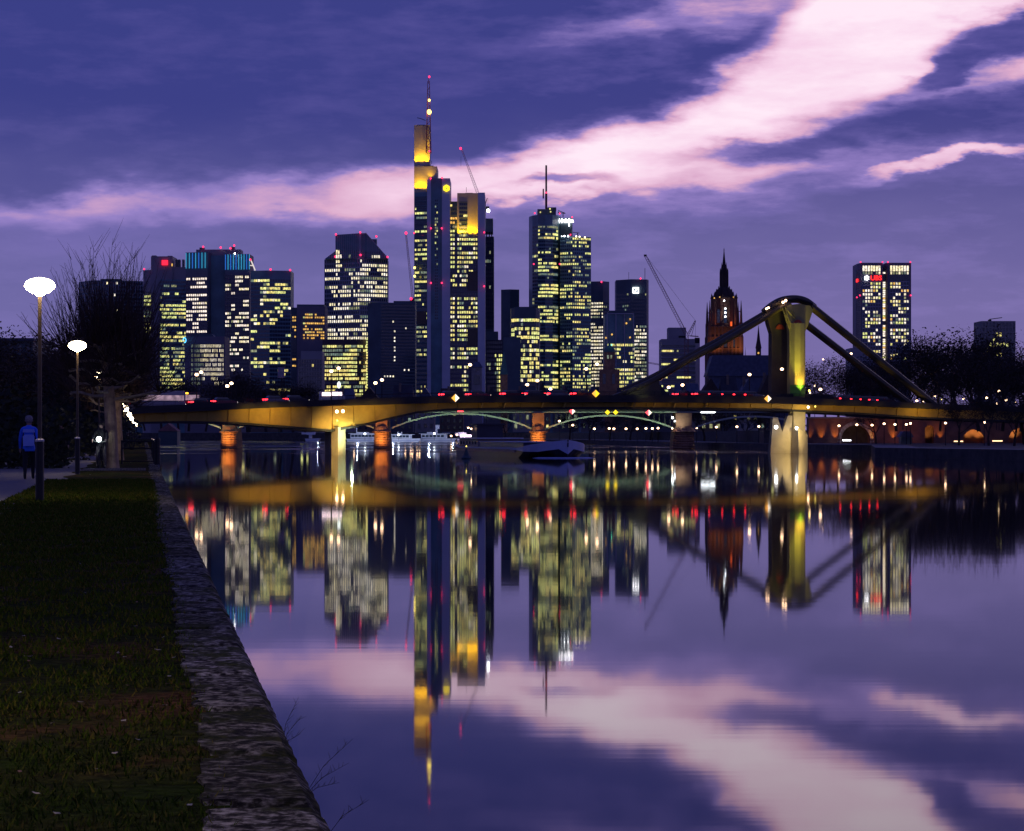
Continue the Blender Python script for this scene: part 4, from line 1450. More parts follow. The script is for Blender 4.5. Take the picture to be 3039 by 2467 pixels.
# 21 beige block far right
Y = 2000
t_ = tower('office_block', 2960, Y, 'pale gridded tower block rising behind the trees at far right', 'tower block')
c = volume(t_, 'body', [(2905, 8), (2915, 0), (3014, 0)], Y, 953, stone_pale, depth=30)
facade(t_, c[1], c[2], 956, 1136, 10, 12, ['.' * 10, '..........', '....yy....', '...y......', '..yyyyyy..', '.y........', '...yyy....', '..........', '.....w....', '....y.....', '.....w....', '.'], Y, .55, .74)
mb = MB()
mb.box(X_(2938, Y), X_(2946, Y), Y + 5, Y + 9, Z_(953, Y), Z_(948, Y))
mb.tube([P(2936, 948, Y + 6), P(2974, 943, Y + 6)], .45, 4)
put('roof_crane', mb, black_metal, t_)
t_ = tower('office_block', 2536, 1900, 'small grey block just left of the pale twin slab tower', 'office block')
volume(t_, 'body', [(2525, 0), (2560, 2)], 1900, 1033, tower_grey)
# far left low house
t_ = tower('riverside_house', 60, 420, 'low dark house with a pale eaves line at the far left edge', 'house')
Y = 420
mb = MB()
mb.box(X_(-140, Y), X_(98, Y), Y, Y + 18, 5.0, Z_(1012, Y))
put('wall', mb, tower_dark, t_)
mb = MB()
mb.box(X_(-146, Y), X_(104, Y), Y - .8, Y + 18.8, Z_(1012, Y), Z_(1004, Y))
put('roof', mb, roof_slate, t_)
facade(t_, (X_(-130, Y), Y), (X_(96, Y), Y), 1018, 1110, 9, 3, ['...d.....', '......y..', '.........'], Y, .5, .6)

# ------------------------------------------------------------------ churches
Y = 1180
t_ = tower('cathedral', 2153, Y, 'dark red sandstone cathedral tower with a crown and needle spire', 'cathedral')
cs = pmat('dark_red_sandstone', (.13, .065, .045), .9, 0, .35, .12, bump=.4, bscale=.8)
sp = pmat('dark_spire_stone', (.05, .03, .03), .9, 0, .3, .2)  # darker stone for the spire, crown and pinnacles
px = Y / F
cxx = X_(2153, Y)
def oct_(w, cx=cxx, cy=Y + 8, k=8, rot=.5):
    return [(cx + w * math.cos(2 * math.pi * (i + rot) / k) / math.cos(math.pi / k), cy + w * math.sin(2 * math.pi * (i + rot) / k) / math.cos(math.pi / k)) for i in range(k)]
mb = MB()
mb.box(X_(2104, Y), X_(2202, Y), Y, Y + 17, BZ, Z_(968, Y))
put('square_stage', mb, cs, t_)
mb = MB()
mb.prism(oct_(38.5 * px), Z_(968, Y) - .01, Z_(882, Y))
put('octagon_stage', mb, cs, t_)
mb = MB()
for q in range(16):
    a = 2 * math.pi * (q + .5) / 16
    x, y = cxx + 37.5 * px * math.cos(a), Y + 8 + 37.5 * px * math.sin(a)
    mb.lathe([(.5, Z_(884, Y)), (.45, Z_(879, Y)), (.1, Z_(872 - (q % 2) * 4, Y))], x, y, 4)
mb.prism(oct_(39.5 * px), Z_(884, Y), Z_(880, Y))
put('parapet', mb, sp, t_)
mb = MB()
prof = [(31, 882), (30, 874), (27, 866), (21, 857), (14, 851), (12.5, 848)]
mb.lathe([(a * px, Z_(v, Y)) for a, v in prof], cxx, Y + 8, 12)
put('crown', mb, sp, t_)
mb = MB()
for q in range(8):
    a = 2 * math.pi * (q + .5) / 8
    for (r0, v0) in ((29, 869), (24, 861), (17, 853)):
        x, y = cxx + r0 * px * math.cos(a), Y + 8 + r0 * px * math.sin(a)
        mb.lathe([(.55, Z_(v0 + 4, Y)), (.12, Z_(v0 - 6, Y))], x, y, 4)
put('crown_pinnacles', mb, sp, t_)
mb = MB()
mb.lathe([(a * px, Z_(v, Y)) for a, v in ((12, 850), (12, 800), (10, 797), (8, 784), (5.5, 782), (3.4, 765), (1.2, 742), (.9, 740), (2.4, 738.5), (.9, 737), (.4, 732))], cxx, Y + 8, 8)
put('lantern_spire', mb, sp, t_)
mb = MB()
for q in range(8):
    a = 2 * math.pi * (q + .5) / 8
    x, y = cxx + 12 * px * math.cos(a), Y + 8 + 12 * px * math.sin(a)
    mb.lathe([(.45, Z_(848, Y)), (.4, Z_(806, Y)), (.08, Z_(793, Y))], x, y, 4)
    x, y = cxx + 7.6 * px * math.cos(a), Y + 8 + 7.6 * px * math.sin(a)
    mb.lathe([(.3, Z_(800, Y)), (.05, Z_(776, Y))], x, y, 4)
put('lantern_pinnacles', mb, sp, t_)
for (u, dy) in ((2106.5, 0), (2199.5, 0), (2106.5, 16), (2199.5, 16)):
    mb = MB()
    x, y = X_(u, Y), Y + dy
    mb.lathe([(1.35, BZ), (1.35, Z_(1000, Y)), (1.0, Z_(995, Y)), (1.0, Z_(960, Y)), (.75, Z_(955, Y)), (.55, Z_(925, Y)), (.1, Z_(892, Y))], x, y, 6)
    put('buttress', mb, cs, t_)
    mb = MB()
    s_ = 1 if u < 2153 else -1
    mb.tube([(x, y, Z_(925, Y)), (x + s_ * 2.2, y + (2 if dy == 0 else -2), Z_(923, Y))], .25, 4)
    put('flying_strut', mb, sp, t_)
mb = MB()
for u in (2122, 2133, 2144, 2162, 2173, 2184):
    mb.box(X_(u, Y) - .45, X_(u, Y) + .45, Y - .8, Y + .2, BZ, Z_(972, Y))
for u in (2124, 2141, 2165, 2182):
    mb.box(X_(u, Y) - .35, X_(u, Y) + .35, Y + .9, Y + 1.6, Z_(968, Y), Z_(886, Y))
for v in (1036, 1003, 972):
    mb.box(X_(2104, Y), X_(2202, Y), Y - .9, Y + .1, Z_(v, Y), Z_(v - 3, Y))
put('ribs', mb, cs, t_)
mb = MB()
for (u, v0, v1) in ((2128, 1030, 1008), (2178, 1030, 1008), (2153, 1030, 1006), (2153, 958, 915), (2133, 958, 918)):
    mb.box(X_(u, Y) - .8, X_(u, Y) + .8, Y - .15 if v0 > 980 else Y + 1.2, Y + .1 if v0 > 980 else Y + 1.45, Z_(v0, Y), Z_(v1, Y))
put('belfry_opening', mb, glass_dark, t_)
mb = MB()
mb.box(X_(2168, Y), X_(2173, Y), Y + .2, Y + 1.0, Z_(974, Y), Z_(955, Y))
put('lit_belfry_window', mb, emat('red_orange_window_light', (1, .12, .02), 1.2), t_)
for q in ((2149, 893), (2153, 916), (2153, 928), (2153, 940)):
    beacon(t_, q[0], q[1], Y - 1, .5, lamp_white)
for q in ((2120, 885), (2177, 882), (2136, 882)):
    beacon(t_, q[0], q[1], Y - .5, .5, EW['o'])
mb = MB()
zr = Z_(1059, Y)
mb.outline([(X_(2086, Y), Z_(1120, Y)), (X_(2330, Y), Z_(1120, Y)), (X_(2310, Y), zr), (X_(2104, Y), zr)], Y - 22, Y - 3)
mb.box(X_(2090, Y), X_(2325, Y), Y - 21, Y - 4, BZ, Z_(1120, Y))
put('nave_roof', mb, roof_slate, t_)
mb = MB()
mb.lathe([(8 * px, Z_(1062, Y)), (8 * px, Z_(1038, Y)), (9.5 * px, Z_(1036, Y)), (5 * px, Z_(1012, Y)), (2 * px, Z_(985, Y)), (.3 * px, Z_(968, Y))], X_(2251, Y - 12), Y - 12, 8)
put('ridge_turret', mb, sp, t_)
beacon(t_, 2251, 1048, Y - 16, .7, EW['o'])
mb = MB()
mb.lathe([(1.2 * px, Z_(1062, Y)), (.2 * px, Z_(1032, Y))], X_(2212, Y - 12), Y - 12, 6)
put('small_pinnacle', mb, sp, t_)
for u, pw in ((2116, 2200), (2140, 1100), (2175, 1800), (2192, 1700)):
    x = X_(u, Y)
    spot((x, Y - 7.5, Z_(1056, Y) + .3), (x + 1, Y + .5, Z_(1010, Y)), pw, (1, .42, .10), 80, .9, .4, 'cathedral_floodlight')
for x in (X_(2122, Y), X_(2184, Y)):
    spot((x, Y - 2.4, Z_(968, Y) + .4), (x, Y + 4, Z_(930, Y)), 450, (1, .32, .10), 90, .9, .4, 'cathedral_floodlight')

Y = 1250
t_ = tower('church', 1810, Y, 'small red stone church tower with a green copper dome beside the ribbed block', 'church')
mb = MB()
mb.box(X_(1780, Y), X_(1839, Y), Y, Y + 12, BZ, Z_(1096, Y))
put('lower_stage', mb, sandstone, t_)
mb = MB()
mb.prism(oct_(16 * Y / F, X_(1810, Y), Y + 6), Z_(1096, Y), Z_(1043, Y))
put('octagon_stage', mb, sandstone, t_)
mb = MB()
mb.lathe([(a * Y / F, Z_(v, Y)) for a, v in ((18, 1044), (17.5, 1040), (15, 1033), (9, 1027), (4, 1025), (3.5, 1020), (1, 1017))], X_(1810, Y), Y + 6, 12)
put('dome', mb, copper, t_)
for u in (1805, 1815):
    mb = MB()
    mb.box(X_(u, Y) - .45, X_(u, Y) + .45, Y + 2.9, Y + 3.3, Z_(1064, Y), Z_(1054, Y))
    put('belfry_opening', mb, EW['d'], t_)
for u in (1793, 1821):
    mb = MB()
    mb.box(X_(u, Y) - .8, X_(u, Y) + .8, Y - .1, Y + .1, Z_(1140, Y), Z_(1110, Y))
    put('window', mb, glass_dark, t_)
beacon(t_, 1815, 1024, Y + 2, .5, emat('green_lamp', (.1, 1, .5), 3))
Y = 1250
t_ = tower('church', 1496, Y, 'small church tower with a tall pointed green spire left of the plain block', 'church')
mb = MB()
mb.box(X_(1485, Y), X_(1506, Y), Y, Y + 4, BZ, Z_(1112, Y))
put('tower_stage', mb, sandstone, t_)
mb = MB()
x0, x1 = X_(1483, Y), X_(1508, Y)
n0 = len(mb.v)
mb.v += [(x0, Y - .4, Z_(1112, Y)), (x1, Y - .4, Z_(1112, Y)), (x1, Y + 4.4, Z_(1112, Y)), (x0, Y + 4.4, Z_(1112, Y)), ((x0 + x1) / 2, Y + 2, Z_(1038, Y))]
mb.f += [(0, 1, 4), (1, 2, 4), (2, 3, 4), (3, 0, 4), (3, 2, 1, 0)]
mb.m += [0] * 5
put('spire', mb, copper, t_)
Y = 950
t_ = tower('gate_tower', 1416, Y, 'small white stone tower with a dark pointed roof near the tallest tower', 'tower')
mb = MB()
mb.box(X_(1401, Y), X_(1430, Y), Y, Y + 4, BZ, Z_(1090, Y))
put('wall', mb, stone_pale, t_)
mb = MB()
x0, x1 = X_(1399, Y), X_(1433, Y)
mb.v += [(x0, Y - .4, Z_(1090, Y)), (x1, Y - .4, Z_(1090, Y)), (x1, Y + 4.4, Z_(1090, Y)), (x0, Y + 4.4, Z_(1090, Y)), (x0 + 1.5, Y + 1.4, Z_(1074, Y)), (x1 - 1.5, Y + 1.4, Z_(1074, Y)), (x1 - 1.5, Y + 2.6, Z_(1074, Y)), (x0 + 1.5, Y + 2.6, Z_(1074, Y))]
mb.f += [(0, 1, 5, 4), (1, 2, 6, 5), (2, 3, 7, 6), (3, 0, 4, 7), (4, 5, 6, 7), (3, 2, 1, 0)]
mb.m += [0] * 6
put('roof', mb, roof_slate, t_)
mb = MB()
mb.box(X_(1406, Y), X_(1423, Y), Y - .15, Y + .05, Z_(1141, Y), Z_(1113, Y))
mb.box(X_(1412, Y), X_(1420, Y), Y - .15, Y + .05, Z_(1101, Y), Z_(1094, Y))
put('window', mb, glass_dark, t_)

# ------------------------------------------------------------------ old town houses behind the bridge
rh = random.Random(77)
roofs = [roof_slate, pmat('brown_tiled_roof', (.06, .04, .035), .8, 0, .3, .4), pmat('dark_grey_roof', (.035, .035, .045), .7, 0, .3, .4)]
walls = [stone_pale, pmat('ochre_plaster', (.2, .15, .11), .9, 0, .2, .2), pmat('grey_plaster', (.15, .15, .16), .9, 0, .2, .2)]
spots = [(1020, 1152, 900, 60, 0), (1095, 1148, 980, 70, 1), (1195, 1143, 930, 60, 0), (1262, 1150, 900, 55, 2), (1340, 1152, 960, 70, 0), (1460, 1150, 900, 50, 2), (1548, 1152, 880, 52, 1), (1610, 1136, 880, 44, 2), (1680, 1150, 880, 75, 1), (1760, 1146, 900, 70, 2), (1870, 1150, 880, 78, 0), (1960, 1142, 860, 70, 1), (2040, 1138, 860, 74, 0), (2110, 1122, 840, 64, 2), (2165, 1118, 840, 50, 0), (2222, 1124, 820, 56, 1), (2278, 1112, 820, 44, 2), (880, 1160, 1000, 80, 1), (780, 1158, 1000, 90, 0), (690, 1160, 1000, 80, 2)]
kinds = ['grey slate', 'brown tiled', 'dark grey']
for i, (u, v, Yh, w_, gable) in enumerate(sorted(spots)):
    where = 'left of tallest tower' if u < 1230 else ('left of domed church' if u < 1780 else 'right of domed church')
    t_ = thing('old_town_house', (X_(u, Yh), Yh, BZ), 'dim %s roofed far bank house, %s from left, %s' % (kinds[i % 3], ORD[i], where), 'house', 'old town houses seen over the bridge deck')
    x0, x1 = X_(u - w_ / 2, Yh), X_(u + w_ / 2, Yh)
    zt = Z_(v, Yh)
    ze = BZ + (zt - BZ) * .66
    mb, rb = MB(), MB()
    mb.box(x0, x1, Yh, Yh + 11, BZ, ze)
    if gable:
        rb.outline([(x0 - .3, ze), (x1 + .3, ze), ((x0 + x1) / 2, zt)], Yh - .3, Yh + 11.3)
    else:
        n0 = 0
        rb.v += [(x0 - .3, Yh - .4, ze), (x1 + .3, Yh - .4, ze), (x1 + .3, Yh + 11.4, ze), (x0 - .3, Yh + 11.4, ze), (x0 + .3, Yh + 5.5, zt), (x1 - .3, Yh + 5.5, zt)]
        rb.f += [(0, 1, 5, 4), (2, 3, 4, 5), (1, 2, 5), (3, 0, 4), (3, 2, 1, 0)]
        rb.m += [0] * 5
    put('wall', mb, walls[i % 3], t_)
    put('roof', rb, roofs[i % 3], t_)
    cb = MB()
    cx = x0 + (x1 - x0) * rh.uniform(.2, .4)
    cb.box(cx, cx + .9, Yh + 3, Yh + 4.2, ze + .5, zt + .8)
    put('chimney', cb, walls[1], t_)
    nc = max(3, int((x1 - x0) / 2.2))
    nr = max(2, int((ze - BZ) / 3.0))
    facade(t_, (x0, Yh), (x1, Yh), HV - (ze - .4 - EYE) * F / Yh, HV - (BZ + .6 - EYE) * F / Yh, nc, nr, runs(i + 200, nr, nc, '1', 'd', 1, 'y', .3), Yh, .42, .5)

# ------------------------------------------------------------------ cranes
def lattice(mb, A, B, w, n_, r_=.12, w2=None):
    A, B = Vector(A), Vector(B)
    d = (B - A).normalized()
    side = Vector((0, 1, 0))
    up = d.cross(side).normalized()
    w2 = w2 if w2 is not None else w
    def pts(f_):
        ww = w * (1 - f_) + w2 * f_
        c_ = A.lerp(B, f_)
        return [c_ + up * ww * .6, c_ - up * ww * .4 + side * ww * .5, c_ - up * ww * .4 - side * ww * .5]
    a, b = pts(0), pts(1)
    for i in range(3):
        mb.tube([a[i], b[i]], r_, 4)
    for k_ in range(n_):
        p0, p1 = pts(k_ / n_), pts((k_ + 1) / n_)
        for (i, j) in ((0, 1), (1, 2), (2, 0)):
            mb.tube([p0[i], p1[j]], r_ * .6, 3, caps=False)
crane_red = pmat('red_crane_steel', (.20, .05, .06), .5, .1, .2, .2)
crane_pale = pmat('pale_pink_crane_steel', (.42, .30, .34), .5, .1, .2, .2)
Y = 1240
t_ = thing('tower_crane', (X_(2038, Y), Y, BZ), 'long red luffing crane leaning left beside the cathedral', 'crane')
mb = MB()
lattice(mb, P(2037, 992, Y), P(1916, 760, Y), 1.6, 34, .14, 1.1)
put('jib', mb, crane_red, t_)
mb = MB()
lattice(mb, (X_(2038, Y), Y, BZ), P(2038, 996, Y), 1.9, 16, .17)
put('mast', mb, crane_red, t_)
mb = MB()
lattice(mb, P(2040, 998, Y), P(2064, 952, Y), 1.0, 8, .14, .5)
mb.tube([P(2064, 952, Y), P(2052, 998, Y)], .16, 4)
mb.tube([P(2046, 997, Y), P(2073, 999, Y)], .35, 4)
put('back_frame', mb, crane_red, t_)
mb = MB()
mb.box(X_(2062, Y), X_(2076, Y), Y - 1.5, Y + 1.5, Z_(1019, Y), Z_(1003, Y))
put('counterweight', mb, black_metal, t_)
mb = MB()
mb.box(X_(2014, Y), X_(2034, Y), Y - 1.2, Y + 1.2, Z_(1003, Y), Z_(997, Y))
mb.box(X_(1911, Y), X_(1919, Y), Y - .8, Y + .8, Z_(761, Y), Z_(756, Y))
put('cab', mb, black_metal, t_)
mb = MB()
mb.tube([P(1918, 760, Y), P(2045, 928, Y), P(2064, 952, Y)], .07, 3)
mb.tube([P(2064, 952, Y), P(2064, 1003, Y)], .07, 3)
put('cable', mb, black_metal, t_)
Y = 1800
t_ = thing('tower_crane', (X_(1230, Y), Y, Z_(893, Y)), 'thin red crane with warning lights just left of the tallest tower', 'crane')
mb = MB()
lattice(mb, P(1226, 892, Y), P(1205, 693, Y), 1.5, 30, .16, 1.0)
put('jib', mb, crane_red, t_)
mb = MB()
mb.box(X_(1217, Y), X_(1229, Y), Y - 2, Y + 2, Z_(900, Y), Z_(886, Y))
put('cab', mb, black_metal, t_)
for q in ((1205, 692), (1220, 887)):
    beacon(t_, q[0], q[1], Y - 3, 1.5)
Y = 2000
t_ = thing('tower_crane', (X_(1418, Y), Y, Z_(571, Y)), 'pale crane jib leaning left above the tallest tower right roof', 'crane')
mb = MB()
lattice(mb, P(1418, 572, Y), P(1370, 442, Y), 2.2, 24, .17, 1.0)
put('jib', mb, crane_pale, t_)
mb = MB()
mb.tube([P(1368, 465, Y), P(1368, 494, Y)], .15, 4)
put('hook_cable', mb, black_metal, t_)
beacon(t_, 1367, 441, Y - 2, 1.5)
Y = 1500
t_ = thing('scaffold_crane', (X_(1930, Y), Y, Z_(1090, Y)), 'low horizontal crane jib between the square sign tower and the grey block', 'crane')
mb = MB()
lattice(mb, P(1924, 1077, Y), P(1964, 1084, Y), .8, 10, .12)
put('jib', mb, crane_red, t_)
# ------------------------------------------------------------------ near bridge
def YB(u):
    a = (u - CU) / F
    return 426.64 / (1 - .433 * a)
BD = Vector((.9178, .397, 0))
BN = Vector((-.397, .9178, 0))      # towards the far side of the bridge
def BP(u, v, back=0.0, dv=0.0):
    Y = YB(u)
    return Vector((X_(u, Y), Y, Z_(v, Y) + dv)) + BN * back
def BPc(u, v, back=0.0, dv=0.0):   # a point on the plane `back` metres behind the bridge face, seen at u, v
    a = (u - CU) / F
    Y = (426.64 + 1.0897 * back) / (1 - .433 * a)
    return Vector((X_(u, Y), Y, Z_(v, Y) + dv))
ST = [(40, 1236, 1250, 1268), (250, 1222, 1240, 1262), (440, 1212, 1226, 1256), (560, 1208, 1222, 1254), (700, 1203, 1215, 1257), (850, 1198, 1209, 1268), (985, 1194, 1205, 1280), (1080, 1190, 1203, 1262), (1150, 1188, 1201, 1245), (1240, 1185, 1198, 1225), (1330, 1183, 1196, 1217), (1500, 1181, 1195, 1213), (1800, 1180, 1194, 1212), (2100, 1181, 1196, 1214), (2300, 1184, 1198, 1217), (2400, 1188, 1202, 1222), (2560, 1196, 1206, 1229), (2730, 1203, 1213, 1241), (2900, 1209, 1219, 1248), (3200, 1218, 1228, 1256), (3500, 1226, 1236, 1262)]
def interp(u, k):
    for a, b in zip(ST[:-1], ST[1:]):
        if u <= b[0]:
            f_ = (u - a[0]) / (b[0] - a[0])
            f_ = max(0, f_)
            return a[k] * (1 - f_) + b[k] * f_
    return ST[-1][k]
def deckz(u):
    return Z_(interp(u, 1), YB(u))
BW = 13.0
br = thing('river_bridge', BP(985, 1340), 'long modern road bridge with yellow lit girder and arched pylon in front', 'bridge')
us = sorted(set([s_[0] for s_ in ST] + list(range(60, 3500, 40))))
def strip(ptsf, name, m, smooth=False):
    mb = MB()
    prev = None
    for u in us:
        q = ptsf(u)
        n0 = len(mb.v)
        mb.v += [tuple(x) for x in q]
        if prev is not None:
            k = len(q)
            for i in range(k):
                j = (i + 1) % k
                mb.f.append((prev + i, n0 + i, n0 + j, prev + j))
                mb.m.append(0)
        prev = n0
    return put(name, mb, m, br, smooth)
black_deck = pmat('dark_bridge_parapet', (.02, .02, .024), .6, .1, .2, .5)
def f_deck(u):
    a, b = interp(u, 1), interp(u, 2)
    return [BP(u, b, -1.4), BP(u, a, -1.4), BP(u, a, BW), BP(u, b, BW)]
strip(f_deck, 'deck', black_deck)
def f_web(u):
    b, c = interp(u, 2), interp(u, 3)
    return [BP(u, c, .35), BP(u, b, 0) - Vector((0, 0, .01)), BP(u, b, BW - 1) - Vector((0, 0, .01)), BP(u, c, BW - 1.5)]
strip(f_web, 'girder', yellow_steel)
def f_flange(u):
    c = interp(u, 3)
    p = BP(u, c, .1)
    q = BP(u, c, BW - 1.2)
    return [p - Vector((0, 0, .12)), p + Vector((0, 0, .26)), q + Vector((0, 0, .26)), q - Vector((0, 0, .12))]
strip(f_flange, 'lower_flange', black_deck)  # flange whose black also puts shade over the foot of the web
def f_par(u):
    a = interp(u, 1)
    p, q = BP(u, a, -1.5), BP(u, a, -1.35)
    return [p - Vector((0, 0, .3)), p + Vector((0, 0, .42)), q + Vector((0, 0, .42)), q - Vector((0, 0, .3))]
strip(f_par, 'kerb_upstand', black_deck)
# web stiffeners
mb = MB()
for u in range(120, 3300, 62):
    b, c = interp(u, 2), interp(u, 3)
    p0, p1 = BP(u, c, .30), BP(u, b, -.05)
    e_ = BD * .04
    mb.hexa([p0 - e_ - BN * .12, p0 + e_ - BN * .12, p0 + e_ + BN * .1, p0 - e_ + BN * .1, p1 - e_ - BN * .12 - Vector((0, 0, .1)), p1 + e_ - BN * .12 - Vector((0, 0, .1)), p1 + e_ + BN * .1 - Vector((0, 0, .1)), p1 - e_ + BN * .1 - Vector((0, 0, .1))])
put('web_stiffeners', mb, yellow_steel, br)
for u in (1492, 1604, 1670, 1875, 1936, 1996, 2088, 1425):
    mb = MB()
    p = BP(u, interp(u, 2) + 1, -.7)
    mb.hexa([p + Vector(q) for q in ((-.15, -.15, -.9), (.05, -.15, -.9), (.05, .2, -.9), (-.15, .2, -.9), (.1, -.3, 0), (.4, -.3, 0), (.4, .4, 0), (.1, .4, 0))])
    put('light_bracket', mb, yellow_steel, br)
# railings
for side, back in (('near', -1.3), ('far', BW - .1)):
    mb = MB()
    tp = [BP(u, interp(u, 1), back, 1.08) for u in us]
    mb.tube(tp, .05, 4)
    tp = [BP(u, interp(u, 1), back, .55) for u in us]
    mb.tube(tp, .02, 4)
    tp = [BP(u, interp(u, 1), back, .12) for u in us]
    mb.tube(tp, .02, 4)
    put('handrail', mb, black_metal, br)
    pb = MB()
    pb.box(-.035, .035, -.035, .035, 0, 1.06)
    pme = pb.mesh('post', black_metal)
    q0 = wloc(br)
    u = 250
    inf = MB()
    while u < 3100:
        p = BP(u, interp(u, 1), back)
        if side == 'near':
            o = bpy.data.objects.new('post', pme)
            COL.objects.link(o)
            o.parent = br
            o.location = p - q0
            p2 = BP(u + 33, interp(u + 33, 1), back)
            for k_ in range(1, 12):
                c_ = p.lerp(p2, k_ / 12)
                inf.box(c_.x - .012, c_.x + .012, c_.y - .012, c_.y + .012, c_.z + .1, c_.z + 1.02)
        u += 33
    if side == 'near':
        put('balusters', inf, black_metal, br, kind='stuff')
# piers of the near bridge
pier_c = pmat('pale_concrete_pier', (.42, .38, .28), .8, 0, .12, .6, bump=.2, bscale=4)
mb = MB()
p = [BPc(964, 1350, 6), BPc(983, 1350, 1.0), BPc(1003, 1350, -.6), BPc(1026, 1350, 1.6), BPc(1022, 1350, 6)]
n = len(p)
mb.v += [(q.x, q.y, -1.5) for q in p] + [(q.x, q.y, Z_(1268, 413)) for q in p]
for i in range(n):
    j = (i + 1) % n
    mb.f.append((i, j, n + j, n + i))
    mb.m.append(0)
mb.f.append(tuple(n + i for i in range(n)))
mb.m.append(0)
o = put('left_pier', mb, pier_c, br)
mb = MB()
for k_ in range(14):     # raked board marks on the concrete
    pass
def Bo(u, v, back):
    return BP(u, v, back)
def bridge_outline(pts, back0, back1, name, m, parent=br, uref=None):
    mb = MB()
    n_ = len(pts)
    Y0 = YB(uref) if uref else None
    f0, f1 = [], []
    for u, v in pts:
        f0.append(tuple(BPc(u, v, back0)))
        f1.append(tuple(BPc(u, v, back0) + BN * (back1 - back0)))
    mb.v += f0 + f1
    for i in range(n_):
        j = (i + 1) % n_
        mb.f.append((j, i, n_ + i, n_ + j))
        mb.m.append(0)
    mb.f.append(tuple(range(n_)))
    mb.f.append(tuple(n_ + n_ - 1 - i for i in range(n_)))
    mb.m += [0, 0]
    return put(name, mb, m, parent)
bridge_outline([(2286, 1352), (2356, 1352), (2350, 1280), (2352, 1234), (2338, 1234), (2322, 1282), (2308, 1240), (2293, 1240), (2292, 1270)], .5, 1.4, 'pylon_pier', pier_c)
mb = MB()       # pointed cutwater on the right of the pier, with a sloping cap
b0 = [BPc(2350, 1345, .3), BPc(2371, 1345, -3.2), BPc(2397, 1345, .6), BPc(2390, 1345, 3)]
zt_ = Z_(1283, 450)
mb.v += [(q.x, q.y, -1.5) for q in b0] + [(b0[0].x, b0[0].y, Z_(1276, 450)), (b0[1].x, b0[1].y + 1.2, Z_(1270, 450)), (b0[2].x, b0[2].y, Z_(1292, 450)), (b0[3].x, b0[3].y, Z_(1276, 450))]
for i in range(4):
    j = (i + 1) % 4
    mb.f.append((i, j, 4 + j, 4 + i))
    mb.m.append(0)
mb.f.append((4, 5, 6, 7))
mb.m.append(0)
put('cutwater', mb, pier_c, br)
bridge_outline([(2356, 1300), (2390, 1300), (2390, 1204), (2354, 1204)], 1.0, 3, 'pier_column', pier_c)
mb = MB()
for u, v in ((2368, 1222), (2386, 1222), (2384, 1250)):
    p = BP(u, v, 1.8)
    mb.box(p.x - .6, p.x + .6, p.y - .5, p.y + .6, p.z - .3, p.z + .3)
put('bearing_block', mb, pier_c, br)
# pylon: two pillars with flared heads, a curved saddle and inclined beams
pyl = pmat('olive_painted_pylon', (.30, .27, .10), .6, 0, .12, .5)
bridge_outline([(2343.5, 1188), (2390, 1188), (2390, 985), (2402, 955), (2413, 920), (2405, 908), (2372, 902), (2338, 906), (2331, 921), (2342, 962), (2343.5, 990)], 0, 1.0, 'near_pillar', pyl)
mb = MB()
p0 = [BP(u, 1188, 0) for u in (2344.5, 2352, 2366, 2381, 2389)]
bulge = [0, .85, 1.25, .85, 0]
lo = [q - BN * b_ for q, b_ in zip(p0, bulge)]
for k in range(4):
    a, b = lo[k], lo[k + 1]
    mb.quad((a.x, a.y, Z_(1188, 450)), (b.x, b.y, Z_(1188, 450)), (b.x, b.y, Z_(960, 450)), (a.x, a.y, Z_(960, 450)))
for k in range(4):
    mb.f.append((k * 4 + 3, k * 4 + 2, len(mb.v)))
    mb.m.append(0)
    if k == 0:
        pass
mb.v.append(tuple(BP(2366, 958, 0)))
put('rounded_front', mb, pyl, br, smooth=False)
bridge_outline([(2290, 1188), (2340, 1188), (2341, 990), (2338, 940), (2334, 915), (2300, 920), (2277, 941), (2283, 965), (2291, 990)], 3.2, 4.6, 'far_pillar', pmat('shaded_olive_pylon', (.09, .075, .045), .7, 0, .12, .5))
red_paint = pmat('faded_red_paint', (.50, .07, .03), .7, 0, .15, .8)
def semicircle(u, v, r, back, name):
    mb = MB()
    c_ = BPc(u, v, back)
    K_ = 10
    pp = [c_ + BD * (r * math.cos(math.pi * k / K_)) + Vector((0, 0, r * math.sin(math.pi * k / K_))) for k in range(K_ + 1)]
    n0 = len(mb.v)
    mb.v += [tuple(q - BN * .06) for q in pp] + [tuple(q) for q in pp]
    mb.f.append(tuple(range(K_ + 1)))
    mb.m.append(0)
    for k in range(K_):
        mb.f.append((k, k + 1, K_ + 2 + k, K_ + 1 + k))
        mb.m.append(0)
    put(name, mb, red_paint, br)
semicircle(2368, 963, .92, -.08, 'red_half_disc')
semicircle(2315, 978, .95, 3.1, 'red_half_disc')
mb = MB()
for q0, q1 in (((2338, 922), (2361, 950)), ((2350, 921), (2363, 944)), ((2332, 935), (2352, 968)), ((2322, 915), (2343, 978)), ((2330, 912), (2348, 975))):
    mb.tube([BPc(q0[0], q0[1], -.1), BPc(q1[0], q1[1], -.2)], .11, 4)
put('stay_ribs', mb, pyl, br)
mb = MB()
lo2 = [q - BN * .03 for q in lo]
for k in range(4):
    a, b = lo2[k], lo2[k + 1]
    mb.quad((a.x, a.y, Z_(1176, 450)), (b.x, b.y, Z_(1176, 450)), (b.x, b.y, Z_(1143, 450)), (a.x, a.y, Z_(1143, 450)))
put('green_paint_band', mb, pmat('green_paint', (.07, .28, .04), .7, 0, .2, 1), br)
def bpath(pts, back):
    return [BPc(u, v, back) for u, v in pts]
